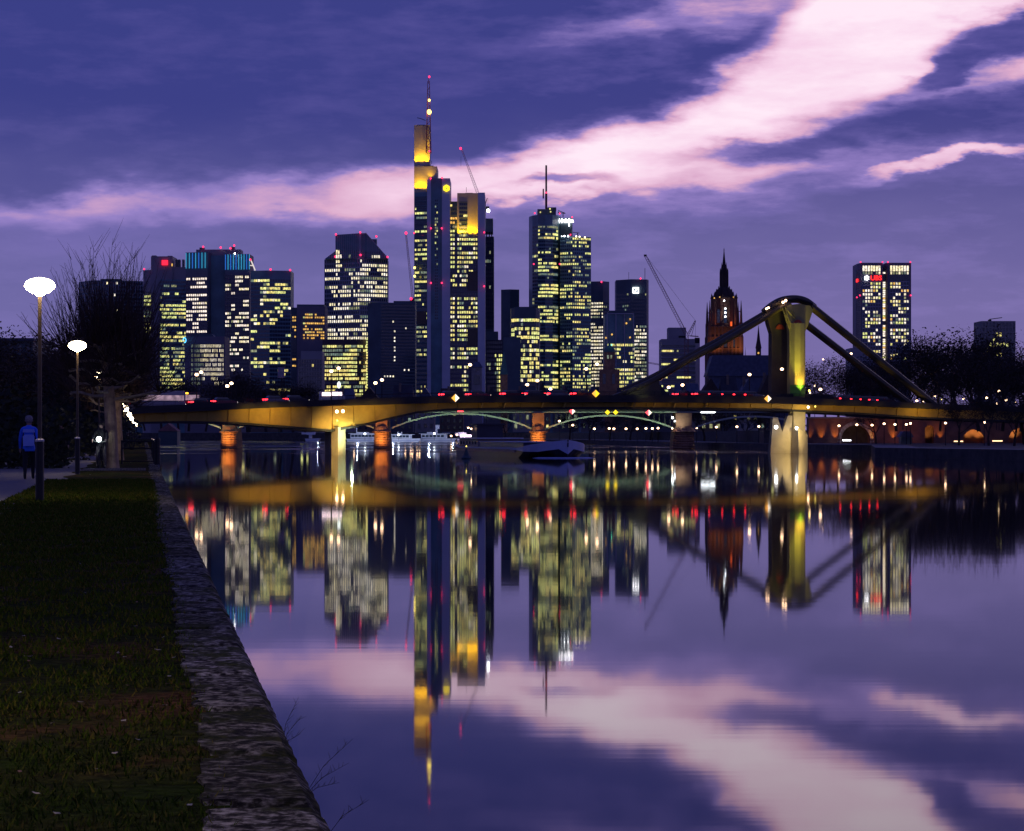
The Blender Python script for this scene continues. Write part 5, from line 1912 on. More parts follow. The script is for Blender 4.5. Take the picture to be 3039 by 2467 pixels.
def curve_pts(pts, n_=5):
    out_ = []
    for i in range(len(pts) - 1):
        p0, p1, p2, p3 = pts[max(i - 1, 0)], pts[i], pts[i + 1], pts[min(i + 2, len(pts) - 1)]
        for k in range(n_):
            t_ = k / n_
            out_.append(tuple(.5 * ((2 * p1[j]) + (-p0[j] + p2[j]) * t_ + (2 * p0[j] - 5 * p1[j] + 4 * p2[j] - p3[j]) * t_ ** 2 + (-p0[j] + 3 * p1[j] - 3 * p2[j] + p3[j]) * t_ ** 3) for j in range(2)))
    out_.append(pts[-1])
    return out_
LBM = curve_pts([(1845, 1168), (1943, 1124), (2026, 1075), (2136, 1016), (2260, 944), (2310, 912), (2345, 900)])
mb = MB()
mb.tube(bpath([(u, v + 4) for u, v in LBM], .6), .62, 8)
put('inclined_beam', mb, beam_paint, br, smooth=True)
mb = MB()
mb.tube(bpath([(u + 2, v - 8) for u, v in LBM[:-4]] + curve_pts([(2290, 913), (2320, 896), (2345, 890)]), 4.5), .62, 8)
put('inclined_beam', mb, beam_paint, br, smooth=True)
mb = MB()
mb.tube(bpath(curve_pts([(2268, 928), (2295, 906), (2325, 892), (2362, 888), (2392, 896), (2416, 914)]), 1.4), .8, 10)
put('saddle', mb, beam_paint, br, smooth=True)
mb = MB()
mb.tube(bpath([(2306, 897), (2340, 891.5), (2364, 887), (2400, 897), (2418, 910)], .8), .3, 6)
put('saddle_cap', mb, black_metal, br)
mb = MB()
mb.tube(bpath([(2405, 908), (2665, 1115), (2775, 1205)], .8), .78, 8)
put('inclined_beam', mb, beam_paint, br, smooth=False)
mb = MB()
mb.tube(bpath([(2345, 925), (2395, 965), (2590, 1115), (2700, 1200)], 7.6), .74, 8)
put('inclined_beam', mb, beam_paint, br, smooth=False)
bridge_outline([(1800, 1181), (1850, 1162), (1900, 1144), (1955, 1124), (1965, 1181)], .1, 1.1, 'beam_root', beam_paint)
bridge_outline([(2300, 1187), (2480, 1190), (2470, 1172), (2460, 1170), (2320, 1170)], -.6, -.2, 'pylon_base_parapet', black_deck)
for u, v in ((2320, 898), (2328, 893), (2271, 917), (2277, 914)):
    mb = MB()
    mb.ball(BP(u, v, -.5), .26 if v < 910 else .2, 6)
    put('beam_light', mb, lamp_warm, br)
for u, v, r_, m_ in ((2291, 1268, .36, lamp_white), (2352, 1271, .3, lamp_white), (2386, 1209, .25, lamp_warm), (2407, 1207, .15, lamp_yel), (991, 1222, .3, lamp_warm), (1009, 1221, .3, lamp_warm), (992, 1249, .16, lamp_yel), (2389, 1160, .2, lamp_yel), (2391, 1166, .15, lamp_warm)):
    mb = MB()
    mb.ball(BP(u, v, -1.6), r_, 8)
    put('work_light', mb, m_, br)
AM = (1, .60, .10)
def girder_spot(u, pw, out_=4.5, ang=112, dv=14, tgt=0):
    v = (interp(u, 2) + interp(u, 3)) / 2
    p = BP(u + tgt, interp(u, 2) + dv, -out_)
    spot(p, BP(u, v, .2), pw, AM, ang, 1, .3, 'girder_floodlight')
for u, pw in ((735, 2600), (800, 4600), (860, 1000), (1045, 3800), (1100, 3400), (1160, 1000), (1290, 420), (1400, 420), (1490, 420), (1580, 300), (1920, 650), (2000, 500), (2080, 550), (2160, 700), (2225, 1000), (2460, 1700), (2530, 1200), (2600, 1000), (2690, 1500), (2728, 3200), (2800, 700), (2880, 350)):
    girder_spot(u, pw * (.13 if u < 1000 else .105))
# pier floodlights
p = BP(996, 1348, -7)
spot(p, BP(992, 1305, 0), 8000, (1, .62, .15), 70, 1, .3, 'pier_floodlight')
p = BP(1040, 1300, -3)
spot(p, BP(1018, 1295, 0), 1500, (.75, 1, .55), 100, 1, .3, 'pier_floodlight')
p = BP(1040, 1282, -.8)
point(p, 240, (.8, 1, .6), .2, 'pier_floodlight')
spot(BP(2352, 1262, -6), BP(2368, 1310, 0), 2600, (1, .72, .26), 90, 1, .3, 'pier_floodlight')
spot(BP(2310, 1330, -14), BP(2315, 1290, 0), 3000, (1, .66, .24), 80, 1, .3, 'pier_floodlight')
spot(BP(2384, 1240, -3), BP(2376, 1215, 3), 500, (1, .75, .25), 100, 1, .3, 'pier_floodlight')
# pylon floodlights
spot(BP(2366, 1178, -2.6, .4), BP(2366, 1100, -.6), 5000, (1, .66, .10), 60, 1, .3, 'pylon_floodlight')
spot(BP(2340, 1165, -12), BP(2362, 1010, 0), 900, (.95, .85, .12), 46, 1, .3, 'pylon_floodlight')
spot(BP(2350, 1178, -3.2), BP(2350, 950, -.5), 8500, (.95, .9, .12), 40, 1, .3, 'pylon_floodlight')
spot(BP(2330, 1160, -15), BP(2320, 960, 3), 350, (1, .8, .3), 44, 1, .3, 'pylon_floodlight')
for u, v in ((2200, 980), (2060, 1056), (2280, 930)):
    spot(BP(u + 40, 1176, -9), BP(u, v, 0), 700, (1, .72, .25), 50, 1, .3, 'beam_floodlight')
spot(BP(1915, 1176, -5), BP(1890, 1145, 0), 120, (.9, .95, .3), 70, 1, .3, 'beam_floodlight')
for u, v in ((2560, 1010), (2480, 960), (2640, 1080)):
    spot(BP(u - 60, 1185, -2), BP(u, v, 0), 450, (1, .72, .2), 44, 1, .3, 'beam_floodlight')
# left abutment wall under the approach
ab = MB()
Ya = 392
ab.hexa([(X_(150, Ya), Ya, 2), (X_(250, Ya), Ya, 2), (X_(250, Ya), Ya + 8, 2), (X_(150, Ya), Ya + 8, 2), (X_(150, Ya), Ya, Z_(1246, Ya)), (X_(312, Ya), Ya, Z_(1262, Ya)), (X_(312, Ya), Ya + 8, Z_(1262, Ya)), (X_(150, Ya), Ya + 8, Z_(1246, Ya))])
put('abutment', ab, pier_c, br)
spot((X_(262, 386), 382, 4.2), (X_(240, 390), 391, 5.5), 260, AM, 120, 1, .3, 'abutment_floodlight')

# illuminated navigation marks
def octa(name, u, v, Y, r, cols, label, pos=None):
    t_ = thing(name, pos or P(u, v, Y), label, 'signal light')
    x, y, z = pos or P(u, v, Y)
    a = [(x - r, y, z), (x, y - r * .6, z), (x + r, y, z), (x, y + r * .6, z)]
    for nm, cc, tri in (('left_face', cols[0], (0, 1, 3)), ('right_face', cols[1], (1, 2, 3))):
        mb = MB()
        idx = (0, 1) if nm == 'left_face' else (1, 2)
        mb.v += [a[idx[0]], a[idx[1]], (x, y, z + r), (x, y, z - r), a[3]]
        mb.f += [(0, 1, 2), (1, 0, 3), (1, 4, 2), (4, 0, 2), (1, 4, 3), (4, 0, 3)]
        mb.m += [0] * 6
        put(nm, mb, cc, t_)
    mb = MB()
    mb.tube([(x, y + r * .3, z + .2), (x, y + r * .6 + .9, z + .2)], .07, 4)
    put('bracket', mb, black_metal, t_)
e_o = emat('orange_sign_light', (1, .42, .06), 1.6)
e_w = emat('cream_sign_light', (1, .85, .68), 1.8)
e_y = emat('yellow_sign_light', (1, .68, .02), 1.6)
e_r = emat('red_sign_light_bright', (1, .06, .08), 3)
octa('navigation_light', 1338, 1182, YB(1338) - 3, .72, (e_o, e_w), 'diamond navigation light on the bridge, orange left face and cream right face', tuple(BP(1338, 1182, -2.2)))
octa('navigation_light', 1753, 1169, 0, .70, (e_o, e_y), 'all yellow diamond navigation light at the middle of the near bridge', tuple(BP(1753, 1169, -2.2)))
octa('navigation_light', 2262, 1184, 0, .70, (e_o, e_w), 'diamond navigation light on the near bridge just left of the pylon', tuple(BP(2262, 1184, -2.2)))

# ------------------------------------------------------------------ old arched bridge behind
Y2 = 590
ob = thing('arched_bridge', (X_(1400, Y2), Y2, 0), 'older bridge of pale green arches on orange lit stone piers behind', 'bridge')
mb = MB()
mb.box(X_(150, Y2), X_(2420, Y2), Y2, Y2 + 12, Z_(1226, Y2), Z_(1212, Y2))
put('deck', mb, black_deck, ob)
mb = MB()
mb.box(X_(600, Y2), X_(2400, Y2), Y2 - .25, Y2, Z_(1224.5, Y2), Z_(1222.3, Y2))
put('fascia', mb, pmat('pale_green_steel', (.42, .48, .40), .6, 0, .1, .5), ob)
for u0, u1 in ((2080, 2122),):
    mb = MB()
    mb.box(X_(u0, Y2), X_(u1, Y2), Y2 - .5, Y2 - .3, Z_(1225.5, Y2), Z_(1223.2, Y2))
    put('strip_light', mb, lamp_white, ob)
agreen = MATS['pale_green_steel']
for (uL, uR, vs, vc) in ((230, 655, 1268, 1228), (705, 1108, 1268, 1228), (1158, 1578, 1270, 1226), (1616, 2006, 1272, 1231), (2052, 2420, 1272, 1234)):
    mb = MB()
    K_ = 36
    prev = None
    for k in range(K_ + 1):
        f_ = 2 * k / K_ - 1
        u = (uL + uR) / 2 + (uR - uL) / 2 * f_
        v = vc + (vs - vc) * (abs(f_) ** 2.1)
        x, z = X_(u, Y2), Z_(v, Y2)
        n0 = len(mb.v)
        mb.v += [(x, Y2 - .05, z), (x, Y2 - .05, z - .42), (x, Y2 + .6, z - .42), (x, Y2 + .6, z)]
        if prev is not None:
            for i in range(4):
                j = (i + 1) % 4
                mb.f.append((prev + i, prev + j, n0 + j, n0 + i))
                mb.m.append(0)
        prev = n0
    put('arch_rib', mb, agreen, ob)
    mb = MB()
    for k in range(1, 24):
        f_ = 2 * k / 24 - 1
        u = (uL + uR) / 2 + (uR - uL) / 2 * f_
        v = vc + (vs - vc) * (abs(f_) ** 2.1)
        if v > 1229:
            mb.box(X_(u, Y2) - .1, X_(u, Y2) + .1, Y2 + .2, Y2 + .45, Z_(v, Y2) - .1, Z_(1226, Y2))
    put('spandrel_posts', mb, black_metal, ob)
for (uc, pw) in ((1250, 1), (1340, 1), (1430, 1), (1520, 1), (1680, 1), (1770, 1), (1860, 1), (1950, 1.3), (640, .7), (745, .6)):
    spot((X_(uc, Y2), Y2 - 7, Z_(1262, Y2)), (X_(uc, Y2), Y2, Z_(1238, Y2)), 850 * pw, (.72, 1, .55), 110, 1, .3, 'arch_floodlight')
for i, uc in enumerate((680, 1133, 1597, 2029)):
    hw = 25 if uc != 2029 else 34
    w1 = X_(CU + hw, Y2)
    x = X_(uc, Y2)
    mb = MB()
    # upper block and flared capital
    mb.box(x - w1 * .70, x + w1 * .70, Y2 - 1.0, Y2 + 12.5, Z_(1269, Y2), Z_(1226 if i > 1 else 1248, Y2))
    put('upper_block', mb, sandstone, ob)
    mb = MB()
    mb.lathe([(w1 * 1.12, Z_(1283.5, Y2)), (w1 * 1.15, Z_(1281.5, Y2)), (w1 * .95, Z_(1278, Y2)), (w1 * .80, Z_(1270, Y2)), (w1 * .72, Z_(1266, Y2))], x, Y2 - .3, 12, ay=.9)
    mb.box(x - w1 * .8, x + w1 * .8, Y2, Y2 + 12, Z_(1283, Y2), Z_(1270, Y2))
    put('capital', mb, sandstone, ob, smooth=False)
    nC = 9
    z0, z1 = -1.2, Z_(1283.5, Y2)
    for k in range(nC):
        a, b = z0 + (z1 - z0) * k / nC, z0 + (z1 - z0) * (k + 1) / nC
        wk = w1 * (1.04 - .015 * k) * (1 if k % 2 else .985)
        cb = MB()
        cb.lathe([(wk * .90, a), (wk, a + .12), (wk, b - .14), (wk * .90, b)], x, Y2 - .3, 12, ay=1.0)
        cb.box(x - wk * .95, x + wk * .95, Y2, Y2 + 12, a + .02, b - .02)
        put('stone_course', cb, sandstone, ob)
    if i in (0, 1, 2):
        OC = (1, .40, .07)
        spot((x + .5, Y2 - 5.5, .8), (x, Y2 - .5, 4.8), 1900, OC, 95, 1, .3, 'pier_uplight')
        spot((x - 2.5, Y2 - 5.5, 1.5), (x, Y2 - .5, 5.2), 1300, (1, .5, .1), 90, 1, .3, 'pier_uplight')
    else:
        spot((x - 1, Y2 - 4.5, Z_(1268, Y2)), (x - .6, Y2, Z_(1245, Y2)), 500, (.9, 1, .85), 75, 1, .3, 'pier_uplight')
for u, v, r, m_ in ((1996, 1240, .3, lamp_white), (2003, 1250, .2, lamp_white), (1995, 1272, .2, lamp_warm)):
    mb = MB()
    mb.ball(P(u, v, Y2 - 2), r, 6)
    put('pier_light', mb, m_, ob)
octa('navigation_light', 1698, 1221, Y2 - 2, .80, (e_r, e_w), 'red and white diamond navigation light over the left half of the second arch')
octa('navigation_light', 1925, 1225, Y2 - 2, .80, (e_r, e_w), 'red and white diamond navigation light over the right end of the second arch')
octa('navigation_light', 1803, 1224, Y2 - 2, .66, (e_y, e_y), 'left one of the two yellow diamond lights over the arch crown')
octa('navigation_light', 1827, 1224, Y2 - 2, .66, (e_y, e_y), 'right one of the two yellow diamond lights over the arch crown')
t_ = thing('navigation_light', P(1366, 1222, Y2 - 2), 'horizontal red light bar above the crown of the first green arch', 'signal light')
mb = MB()
mb.box(X_(1358, Y2), X_(1376, Y2), Y2 - 2, Y2 - 1.8, Z_(1223, Y2), Z_(1219.5, Y2))
put('red_lamp', mb, e_r, t_)
mb = MB()
mb.box(X_(1362, Y2), X_(1364, Y2), Y2 - 1.8, Y2 + .2, Z_(1222, Y2), Z_(1220, Y2))
put('bracket', mb, black_metal, t_)

# ------------------------------------------------------------------ street lamps
def lamp_at(base, top_, label, group, head=.3, mat_=None, pole=.07, arm=0.0, cat='street lamp'):
    t_ = thing('street_lamp', base, label, cat, group)
    mb = MB()
    b, tp = Vector(base), Vector(top_)
    mb.tube([b, Vector((b.x, b.y, tp.z - head * .6))], [pole * 1.3, pole], 5)
    if arm:
        mb.tube([Vector((b.x, b.y, tp.z - head * .6)), tp], pole * .8, 4)
    put('pole', mb, black_metal, t_)
    mb = MB()
    mb.ball(tp, head, 8, sz=.75)
    put('lamp_head', mb, mat_ or lamp_warm, t_)
    return t_
bl = [(583, 1112), (594, 1105), (674, 1146), (684, 1138), (983, 1102), (1003, 1093), (1114, 1137), (1132, 1128), (1395, 1083), (1565, 1142), (1595, 1130), (1634, 1155), (1740, 1095), (1773, 1081), (1985, 1150), (2028, 1143), (2225, 1112), (2320, 1096), (2440, 1156)]
for i, (u, v) in enumerate(bl):
    back = 2 + (i % 2) * 9 if u not in (2320, 2440) else (1.0 if u == 2320 else 12)
    if u == 2320:
        back = -1.5
    p = BP(u, v, back)
    du = p.x / p.y * F + CU
    p = p - BD * ((du - u) * p.y / F / .918)      # keep the lamp head where it stands along the deck
    p.z = Z_(v, p.y)
    zb_ = deckz(min(max(u, 60), 3000)) if u != 2320 else p.z - .5
    lamp_at((p.x, p.y, zb_ - .02), tuple(p), 'slim street lamp on the near bridge deck, %s from the left' % ORD[i], 'street lamps along the near bridge', .34, pole=.09)
pl = [(1660, 1250), (1700, 1262), (1764, 1273), (1808, 1272), (1822, 1273), (1858, 1273), (1891, 1273), (1917, 1272), (1936, 1272), (1953, 1271), (2067, 1270), (2126, 1268), (2187, 1267), (2252, 1266), (2403, 1264), (2490, 1264), (2543, 1261), (2588, 1262), (2624, 1258), (2656, 1260), (2690, 1260), (2702, 1257), (2806, 1256), (2921, 1254)]
for i, (u, v) in enumerate(pl):
    Yl = 690 if u < 1900 else (620 if u < 2150 else (555 if u < 2420 else (515 if u < 2600 else 492)))
    if u < 1750:
        Yl = 860
    if u > 2750:
        Yl = 430
    lamp_at((X_(u, Yl), Yl, 1.55), P(u, v, Yl), 'warm lamp on the far riverside promenade, %s from the left' % ORD[i], 'lamps along the far promenade', .3 * Yl / 600 + .02)
ul = [(2516, 1178, 560), (2604, 1189, 560), (2673, 1186, 560), (2680, 1195, 540), (2721, 1190, 560), (2742, 1191, 580), (2775, 1177, 570), (2793, 1186, 620), (2860, 1184, 560), (2880, 1191, 640), (2890, 1190, 640), (2928, 1181, 540), (2965, 1161, 520), (2958, 1198, 520), (2969, 1188, 560), (2986, 1188, 560), (3013, 1195, 600), (2418, 1145, 640), (2526, 1050, 900), (2443, 1067, 900), (168, 1130, 330), (243, 1148, 420), (300, 1208, 300)]
for i, (u, v, Yl) in enumerate(ul):
    lab = 'small bright lamp among the right bank trees above the bridge level, %s from the left' if u > 2400 else 'small orange lamp deep among the dark trees on the left bank, %s from the left'
    idx = sum(1 for q in ul if (q[0] > 2400) == (u > 2400) and q[0] < u)
    r_ = (.30 if i not in (7, 9, 10, 16, 19) else .18) * Yl / 560
    zb_ = (4.6 if u > 2400 else (GZ if Yl < 385 else 5.0))
    lamp_at((X_(u, Yl), Yl, zb_), P(u, v, Yl), lab % ORD[idx], 'lamps among the trees', r_, lamp_yel if i in (7, 9, 10) else None)
# the row of post-top lamps on the near path
glow = emat('bright_lamp_bowl', (1, .74, .42), 85, sample=True)
frost = black_metal
def path_lamp():
    t_ = thing('path_lamp', (0, 0, 0), '', 'street lamp', 'post top lamps along the near path')
    mb = MB()
    mb.lathe([(.090, 0), (.082, .02), (.080, 1.14), (.070, 1.16)], 0, 0, 14)
    rput('base_sleeve', mb, black_metal, t_)
    mb = MB()
    mb.lathe([(.082, 1.16), (.088, 1.165), (.088, 1.20), (.05, 1.22)], 0, 0, 14)
    rput('base_collar', mb, pmat('pale_metal_collar', (.5, .5, .55), .4, .3, .1, 5), t_)
    mb = MB()
    mb.lathe([(.042, 1.2), (.036, 4.05)], 0, 0, 10)
    rput('pole', mb, pmat('olive_lamp_pole', (.06, .045, .03), .45, .2, .2, 4), t_)
    mb = MB()
    mb.lathe([(.05, 4.02), (.10, 4.06), (.20, 4.10), (.27, 4.16), (.295, 4.21), (.29, 4.24)], 0, 0, 20)
    rput('glass_bowl', mb, glow, t_, smooth=True)
    mb = MB()
    mb.lathe([(.29, 4.241), (.265, 4.30), (.19, 4.345), (.07, 4.375), (.03, 4.38)], 0, 0, 20)
    rput('lamp_cap', mb, emat('lamp_cap_glow', (1, .82, .55), 14), t_, smooth=True)
    return t_
pl0 = path_lamp()
dup(pl0, Q(2.0, 2.75, GZ), label='post top lamp just outside the left edge lighting the nearest grass')
LS = []
for i in range(9):
    Yl = 45.5 if i == 0 else 76.5 + 36.5 * (i - 1)
    s_ = (Yl - 7.6) / D.y
    a = 2.72 if i else 2.75
    x, y, _ = Q(s_, a)
    LS.append((x, y))
X1 = X_(118, 45.5)
for i, (x, y) in enumerate(LS):
    lab = 'post top lamp with glowing glass bowl beside the path, %s nearest of the row' % ORD[i]
    if i == 0:
        lab = 'nearest and tallest looking post top lamp with glowing bowl, left of the path edge'
    if i == 0:
        o = pl0
        o.location = (X1, 45.5, GZ)
        o['label'] = lab
    else:
        xx = X_(237, 76.5) if i == 1 else x
        o = dup(pl0, (xx, y, GZ), label=lab)

# ------------------------------------------------------------------ vehicles on the bridge
tyre = pmat('black_tyre', (.015, .015, .015), .8, 0, .1, 5)
tail = emat('red_tail_light', (1, .02, .03), 9)
head_l = emat('white_head_light', (1, .9, .8), 6)
amber = emat('amber_roof_light', (1, .45, .03), 4)
def car(pos, label, col, braking=True, name='car', L=4.3, H=1.45, W=1.75, kind='car'):
    t_ = thing(name, pos, label, kind, rz=math.atan2(BD.y, BD.x))
    paint = pmat('car_paint_%d' % int(sum(col) * 1000), col, .3, .2, .05, 5)
    mb = MB()
    if kind == 'car':
        mb.outline([(-L / 2, .3), (L / 2, .3), (L / 2, .75), (L * .28, .9), (-L / 2 + .05, .92)], -W / 2, W / 2)
    else:
        mb.outline([(-L / 2, .35), (L / 2, .35), (L / 2, H - .2), (L / 2 - .3, H), (-L / 2 + .2, H), (-L / 2, H - .2)], -W / 2, W / 2)
    rput('body', mb, paint, t_)
    mb = MB()
    if kind == 'car':
        mb.outline([(-L * .42, .92), (L * .24, .9), (L * .08, H), (-L * .32, H)], -W / 2 + .1, W / 2 - .1)
        rput('cabin', mb, glass_dark, t_)
    else:
        mb.box(-L / 2 + .3, L / 2 - .3, -W / 2 - .03, -W / 2, 1.3, 2.2)
        rput('side_windows', mb, emat('bus_window_light', (.75, .5, .62), .35, var=.6, vscale=(1.2, 1.2, 1)), t_)
    for x in (-L * .32, L * .32):
        for y in (-W / 2 + .05, W / 2 - .25):
            mb = MB()
            mb.tube([(x, y, .32), (x, y + .2, .32)], .32, 10)
            rput('wheel', mb, tyre, t_)
    for y in (-W / 2 + .05, W / 2 - .45):
        mb = MB()
        mb.box(-L / 2 - .04, -L / 2 + .02, y, y + .55, .66, .88)
        if y < 0:
            mb.box(-L / 2 - .04, -L / 2 + .38, y - .07, y, .68, .86)
        rput('tail_light', mb, tail, t_)
        mb = MB()
        mb.box(L / 2 - .02, L / 2 + .04, y, y + .4, .55, .7)
        rput('headlight', mb, head_l, t_)
    return t_
def on_deck(u, lane):
    p = BP(u, interp(u, 1), lane)
    return (p.x, p.y, deckz(min(u, 3000)) + .003)
cu_ = [(610, 2.2, (.02, .02, .03)), (640, 5, (.2, .02, .03)), (1535, 2.2, (.15, .02, .03)), (1600, 2.2, (.05, .05, .06)), (1668, 2.2, (.2, .2, .22)), (1745, 2.2, (.2, .02, .02)), (1370, 5, (.04, .04, .05)), (1450, 5, (.25, .06, .08)), (2105, 2.2, (.2, .02, .02)), (2180, 2.2, (.03, .03, .04)), (2248, 2.2, (.22, .2, .2)), (2482, 2.2, (.2, .02, .02)), (2530, 2.2, (.04, .04, .05)), (2590, 2.2, (.25, .25, .26)), (2640, 2.2, (.05, .02, .02)), (830, 2.2, (.25, .24, .26)), (905, 5, (.03, .03, .05)), (2142, 2.2, (.04, .04, .05)), (2215, 2.2, (.2, .02, .02)), (2068, 5, (.02, .02, .03)), (2506, 5, (.05, .05, .06)), (2562, 2.2, (.15, .02, .03)), (2616, 2.2, (.03, .03, .04)), (1568, 5, (.2, .02, .03)), (1634, 5, (.04, .04, .05)), (1706, 5, (.15, .02, .03)), (575, 5, (.15, .02, .03)), (676, 2.2, (.25, .06, .08))]
cn = {(.02, .02, .03): 'black', (.2, .02, .03): 'dark red', (.15, .02, .03): 'maroon', (.05, .05, .06): 'charcoal', (.2, .2, .22): 'silver', (.2, .02, .02): 'red', (.04, .04, .05): 'dark grey', (.25, .06, .08): 'pinkish red', (.03, .03, .04): 'black', (.22, .2, .2): 'beige', (.25, .25, .26): 'light grey', (.05, .02, .02): 'dark brown', (.25, .24, .26): 'pale grey', (.03, .03, .05): 'dark blue'}
for i, (u, lane, c_) in enumerate(sorted(cu_)):
    car(on_deck(u, lane), '%s car with red tail lights on the near bridge, %s car from the left' % (cn[c_], ORD[i]), c_)
car(on_deck(475, 3.0), 'long pale bus on the left end of the near bridge with softly lit windows', (.35, .33, .36), name='bus', L=10, H=3.0, W=2.5, kind='bus')
t_ = car(on_deck(532, 4.5), 'dark bus following beside the pale one with an amber roof strip', (.08, .03, .05), name='bus', L=9.5, H=2.7, W=2.5, kind='bus')
mb = MB()
mb.box(-2.2, 2.5, -1.3, -1.25, 2.35, 2.62)
rput('amber_strip', mb, amber, t_)
for i, u in enumerate((985, 1015)):
    p = BP(u, 1171, 3)
    t_ = thing('delivery_van', (p.x, p.y, deckz(u) + .003), ('left' if i == 0 else 'right') + ' one of two white vans with glowing side panels above the left pier', 'van', rz=math.atan2(BD.y, BD.x))
    mb = MB()
    mb.outline([(-1.1, .3), (1.3, .3), (1.3, 1.1), (.9, 1.3), (.6, 1.95), (-1.1, 1.95)], -.9, .9)
    rput('body', mb, pmat('white_van_paint', (.5, .5, .52), .4, 0, .05, 2), t_)
    for x in (-.6, .7):
        for y in (-.85, .65):
            mb = MB()
            mb.tube([(x, y, .32), (x, y + .2, .32)], .32, 10)
            rput('wheel', mb, tyre, t_)
    mb = MB()
    mb.box(-1.15, .7, -.96, -.91, 1.15, 1.75)
    rput('lit_side_panel', mb, emat('pink_white_panel_light', (1, .75, .8), 2.5), t_)  # flat panel on the van's side with its own glow
# round white sign on the bridge
t_ = thing('road_sign', BP(1000, interp(1000, 1), -1.1), 'oval white backlit road sign on a short post above the left pier', 'sign')
mb = MB()
p = BP(1000, 1143, -1.1)
mb.tube([BP(1000, interp(1000, 1), -1.1), p], .05, 5)
put('post', mb, black_metal, t_)
mb = MB()
n0 = 0
K_ = 16
for yy in (-.06, .06):
    for k in range(K_):
        a = 2 * math.pi * k / K_
        mb.v.append((p.x + .32 * math.cos(a), p.y - .1 + yy, p.z + .62 * math.sin(a)))
mb.f += [tuple(range(K_)), tuple(reversed(range(K_, 2 * K_)))] + [(k, (k + 1) % K_, K_ + (k + 1) % K_, K_ + k) for k in range(K_)]
mb.m += [0] * (K_ + 2)
put('sign_face', mb, emat('white_sign_face', (.9, 1, .95), 1.6), t_)
t_ = thing('road_sign', BP(888, interp(888, 1), 10), 'pale square board on a tall post left of the white grid block', 'sign')
mb = MB()
mb.tube([BP(888, interp(888, 1), 10), BP(888, 1090, 10)], .12, 5)
put('post', mb, black_metal, t_)
mb = MB()
p = BP(884, 1102, 9.7)
mb.box(p.x - .6, p.x + .6, p.y - .1, p.y, p.z - .95, p.z + .95)
put('board', mb, pmat('pale_sign_board', (.3, .3, .34), .6, 0, .2, 3), t_)
# ------------------------------------------------------------------ boats
hull_black = pmat('black_hull_paint', (.012, .012, .016), .4, 0, .2, .3)
bul_blue = pmat('pale_blue_bulwark_paint', (.48, .53, .70), .5, 0, .1, .4)
wood_trim = pmat('brown_hull_strake', (.30, .21, .18), .6, 0, .2, .5)
white_boat = pmat('white_boat_paint', (.75, .77, .82), .5, 0, .08, .3)
bow = Vector((X_(1685, 352), 352, 0))
stern = Vector((X_(1418, 412), 412, 0))
L = (bow - stern).length
hd = (bow - stern).normalized()
bt = thing('river_barge', tuple(stern), 'long black river barge with a pale blue bow passing under the bridges', 'barge', rz=math.atan2(hd.y, hd.x))
def section(t_):
    if t_ < .82:
        w_ = 4.9 if t_ > .04 else 4.9 * (.7 + .3 * t_ / .04)
    else:
        f_ = (t_ - .82) / .18
        w_ = 4.9 * max(.02, (1 - f_ ** 2.6))
    return w_
def sheer(t_):
    return 1.55 + (1.25 * max(0, (t_ - .80) / .20) ** 1.4) + (.35 if t_ < .12 else 0)
ts = [0, .02, .06, .12, .25, .4, .55, .7, .8, .86, .90, .93, .955, .975, .99, 1.0]
mb, bm, sm = MB(), MB(), MB()
prev = None
for t_ in ts:
    w_, zt = section(t_), sheer(t_)
    x = L * t_
    low = w_ * (.96 if t_ < .8 else .96 - .45 * (t_ - .8) / .2)
    zb = zt - (.28 if t_ < .78 else .28 + 1.0 * min(1, (t_ - .78) / .15))
    ring = [(x - (1.5 * max(0, (t_ - .9) / .1)), -low, -1.0), (x - (1.2 * max(0, (t_ - .9) / .1)), -low, 0), (x, -w_, zb), (x, w_, zb), (x - (1.2 * max(0, (t_ - .9) / .1)), low, 0), (x - (1.5 * max(0, (t_ - .9) / .1)), low, -1.0)]
    n0 = len(mb.v)
    mb.v += ring
    rb = [(x, -w_ - .03, zb + .003), (x + .12 * (t_ > .9), -w_ * 1.01 - .03, zt), (x, -w_ + .1, zt), (x, w_ - .1, zt), (x + .12 * (t_ > .9), w_ * 1.01 + .03, zt), (x, w_ + .03, zb + .003)]
    n1 = len(bm.v)
    bm.v += rb
    if prev is not None:
        for i in range(5):
            mb.f.append((prev[0] + i, n0 + i, n0 + i + 1, prev[0] + i + 1))
            mb.m.append(0)
        for i in (0, 1, 3, 4):
            bm.f.append((prev[1] + i, n1 + i, n1 + i + 1, prev[1] + i + 1))
            bm.m.append(0)
    prev = (n0, n1)
mb.f.append(tuple(range(6)))
mb.m.append(0)
rput('hull', mb, hull_black, bt)
rput('bulwark', bm, bul_blue, bt)
mb = MB()
mb.v += [(L - 1.2, -1.5, 1.6), (L - 1.2, 1.5, 1.6), (L + .10, 0, .6), (L + .22, 0, 1.7)]
mb.f += [(0, 2, 3), (1, 3, 2), (0, 3, 1)]
mb.m += [0] * 3
rput('stem_mark', mb, bul_blue, bt)
mb = MB()
for s_ in (-1, 1):
    mb.box(1.2, L * .78, s_ * 4.92 - .06, s_ * 4.92 + .06, .82, 1.2)
rput('strake', mb, wood_trim, bt)
mb = MB()
mb.box(1.0, L * .86, -4.6, 4.6, 1.25, 1.42)
rput('deck', mb, wood_trim, bt)
mb = MB()
mb.outline([(L * .30, 1.42), (L * .80, 1.42), (L * .80, 2.25), (L * .31, 2.35)], -3.9, 3.9)
rput('hatch_covers', mb, pmat('dark_blue_hatch', (.03, .05, .12), .45, 0, .2, .4), bt)
mb = MB()
mb.box(L * .30, L * .81, -4.0, 4.0, 2.36, 2.46)
rput('hatch_rim', mb, bul_blue, bt)
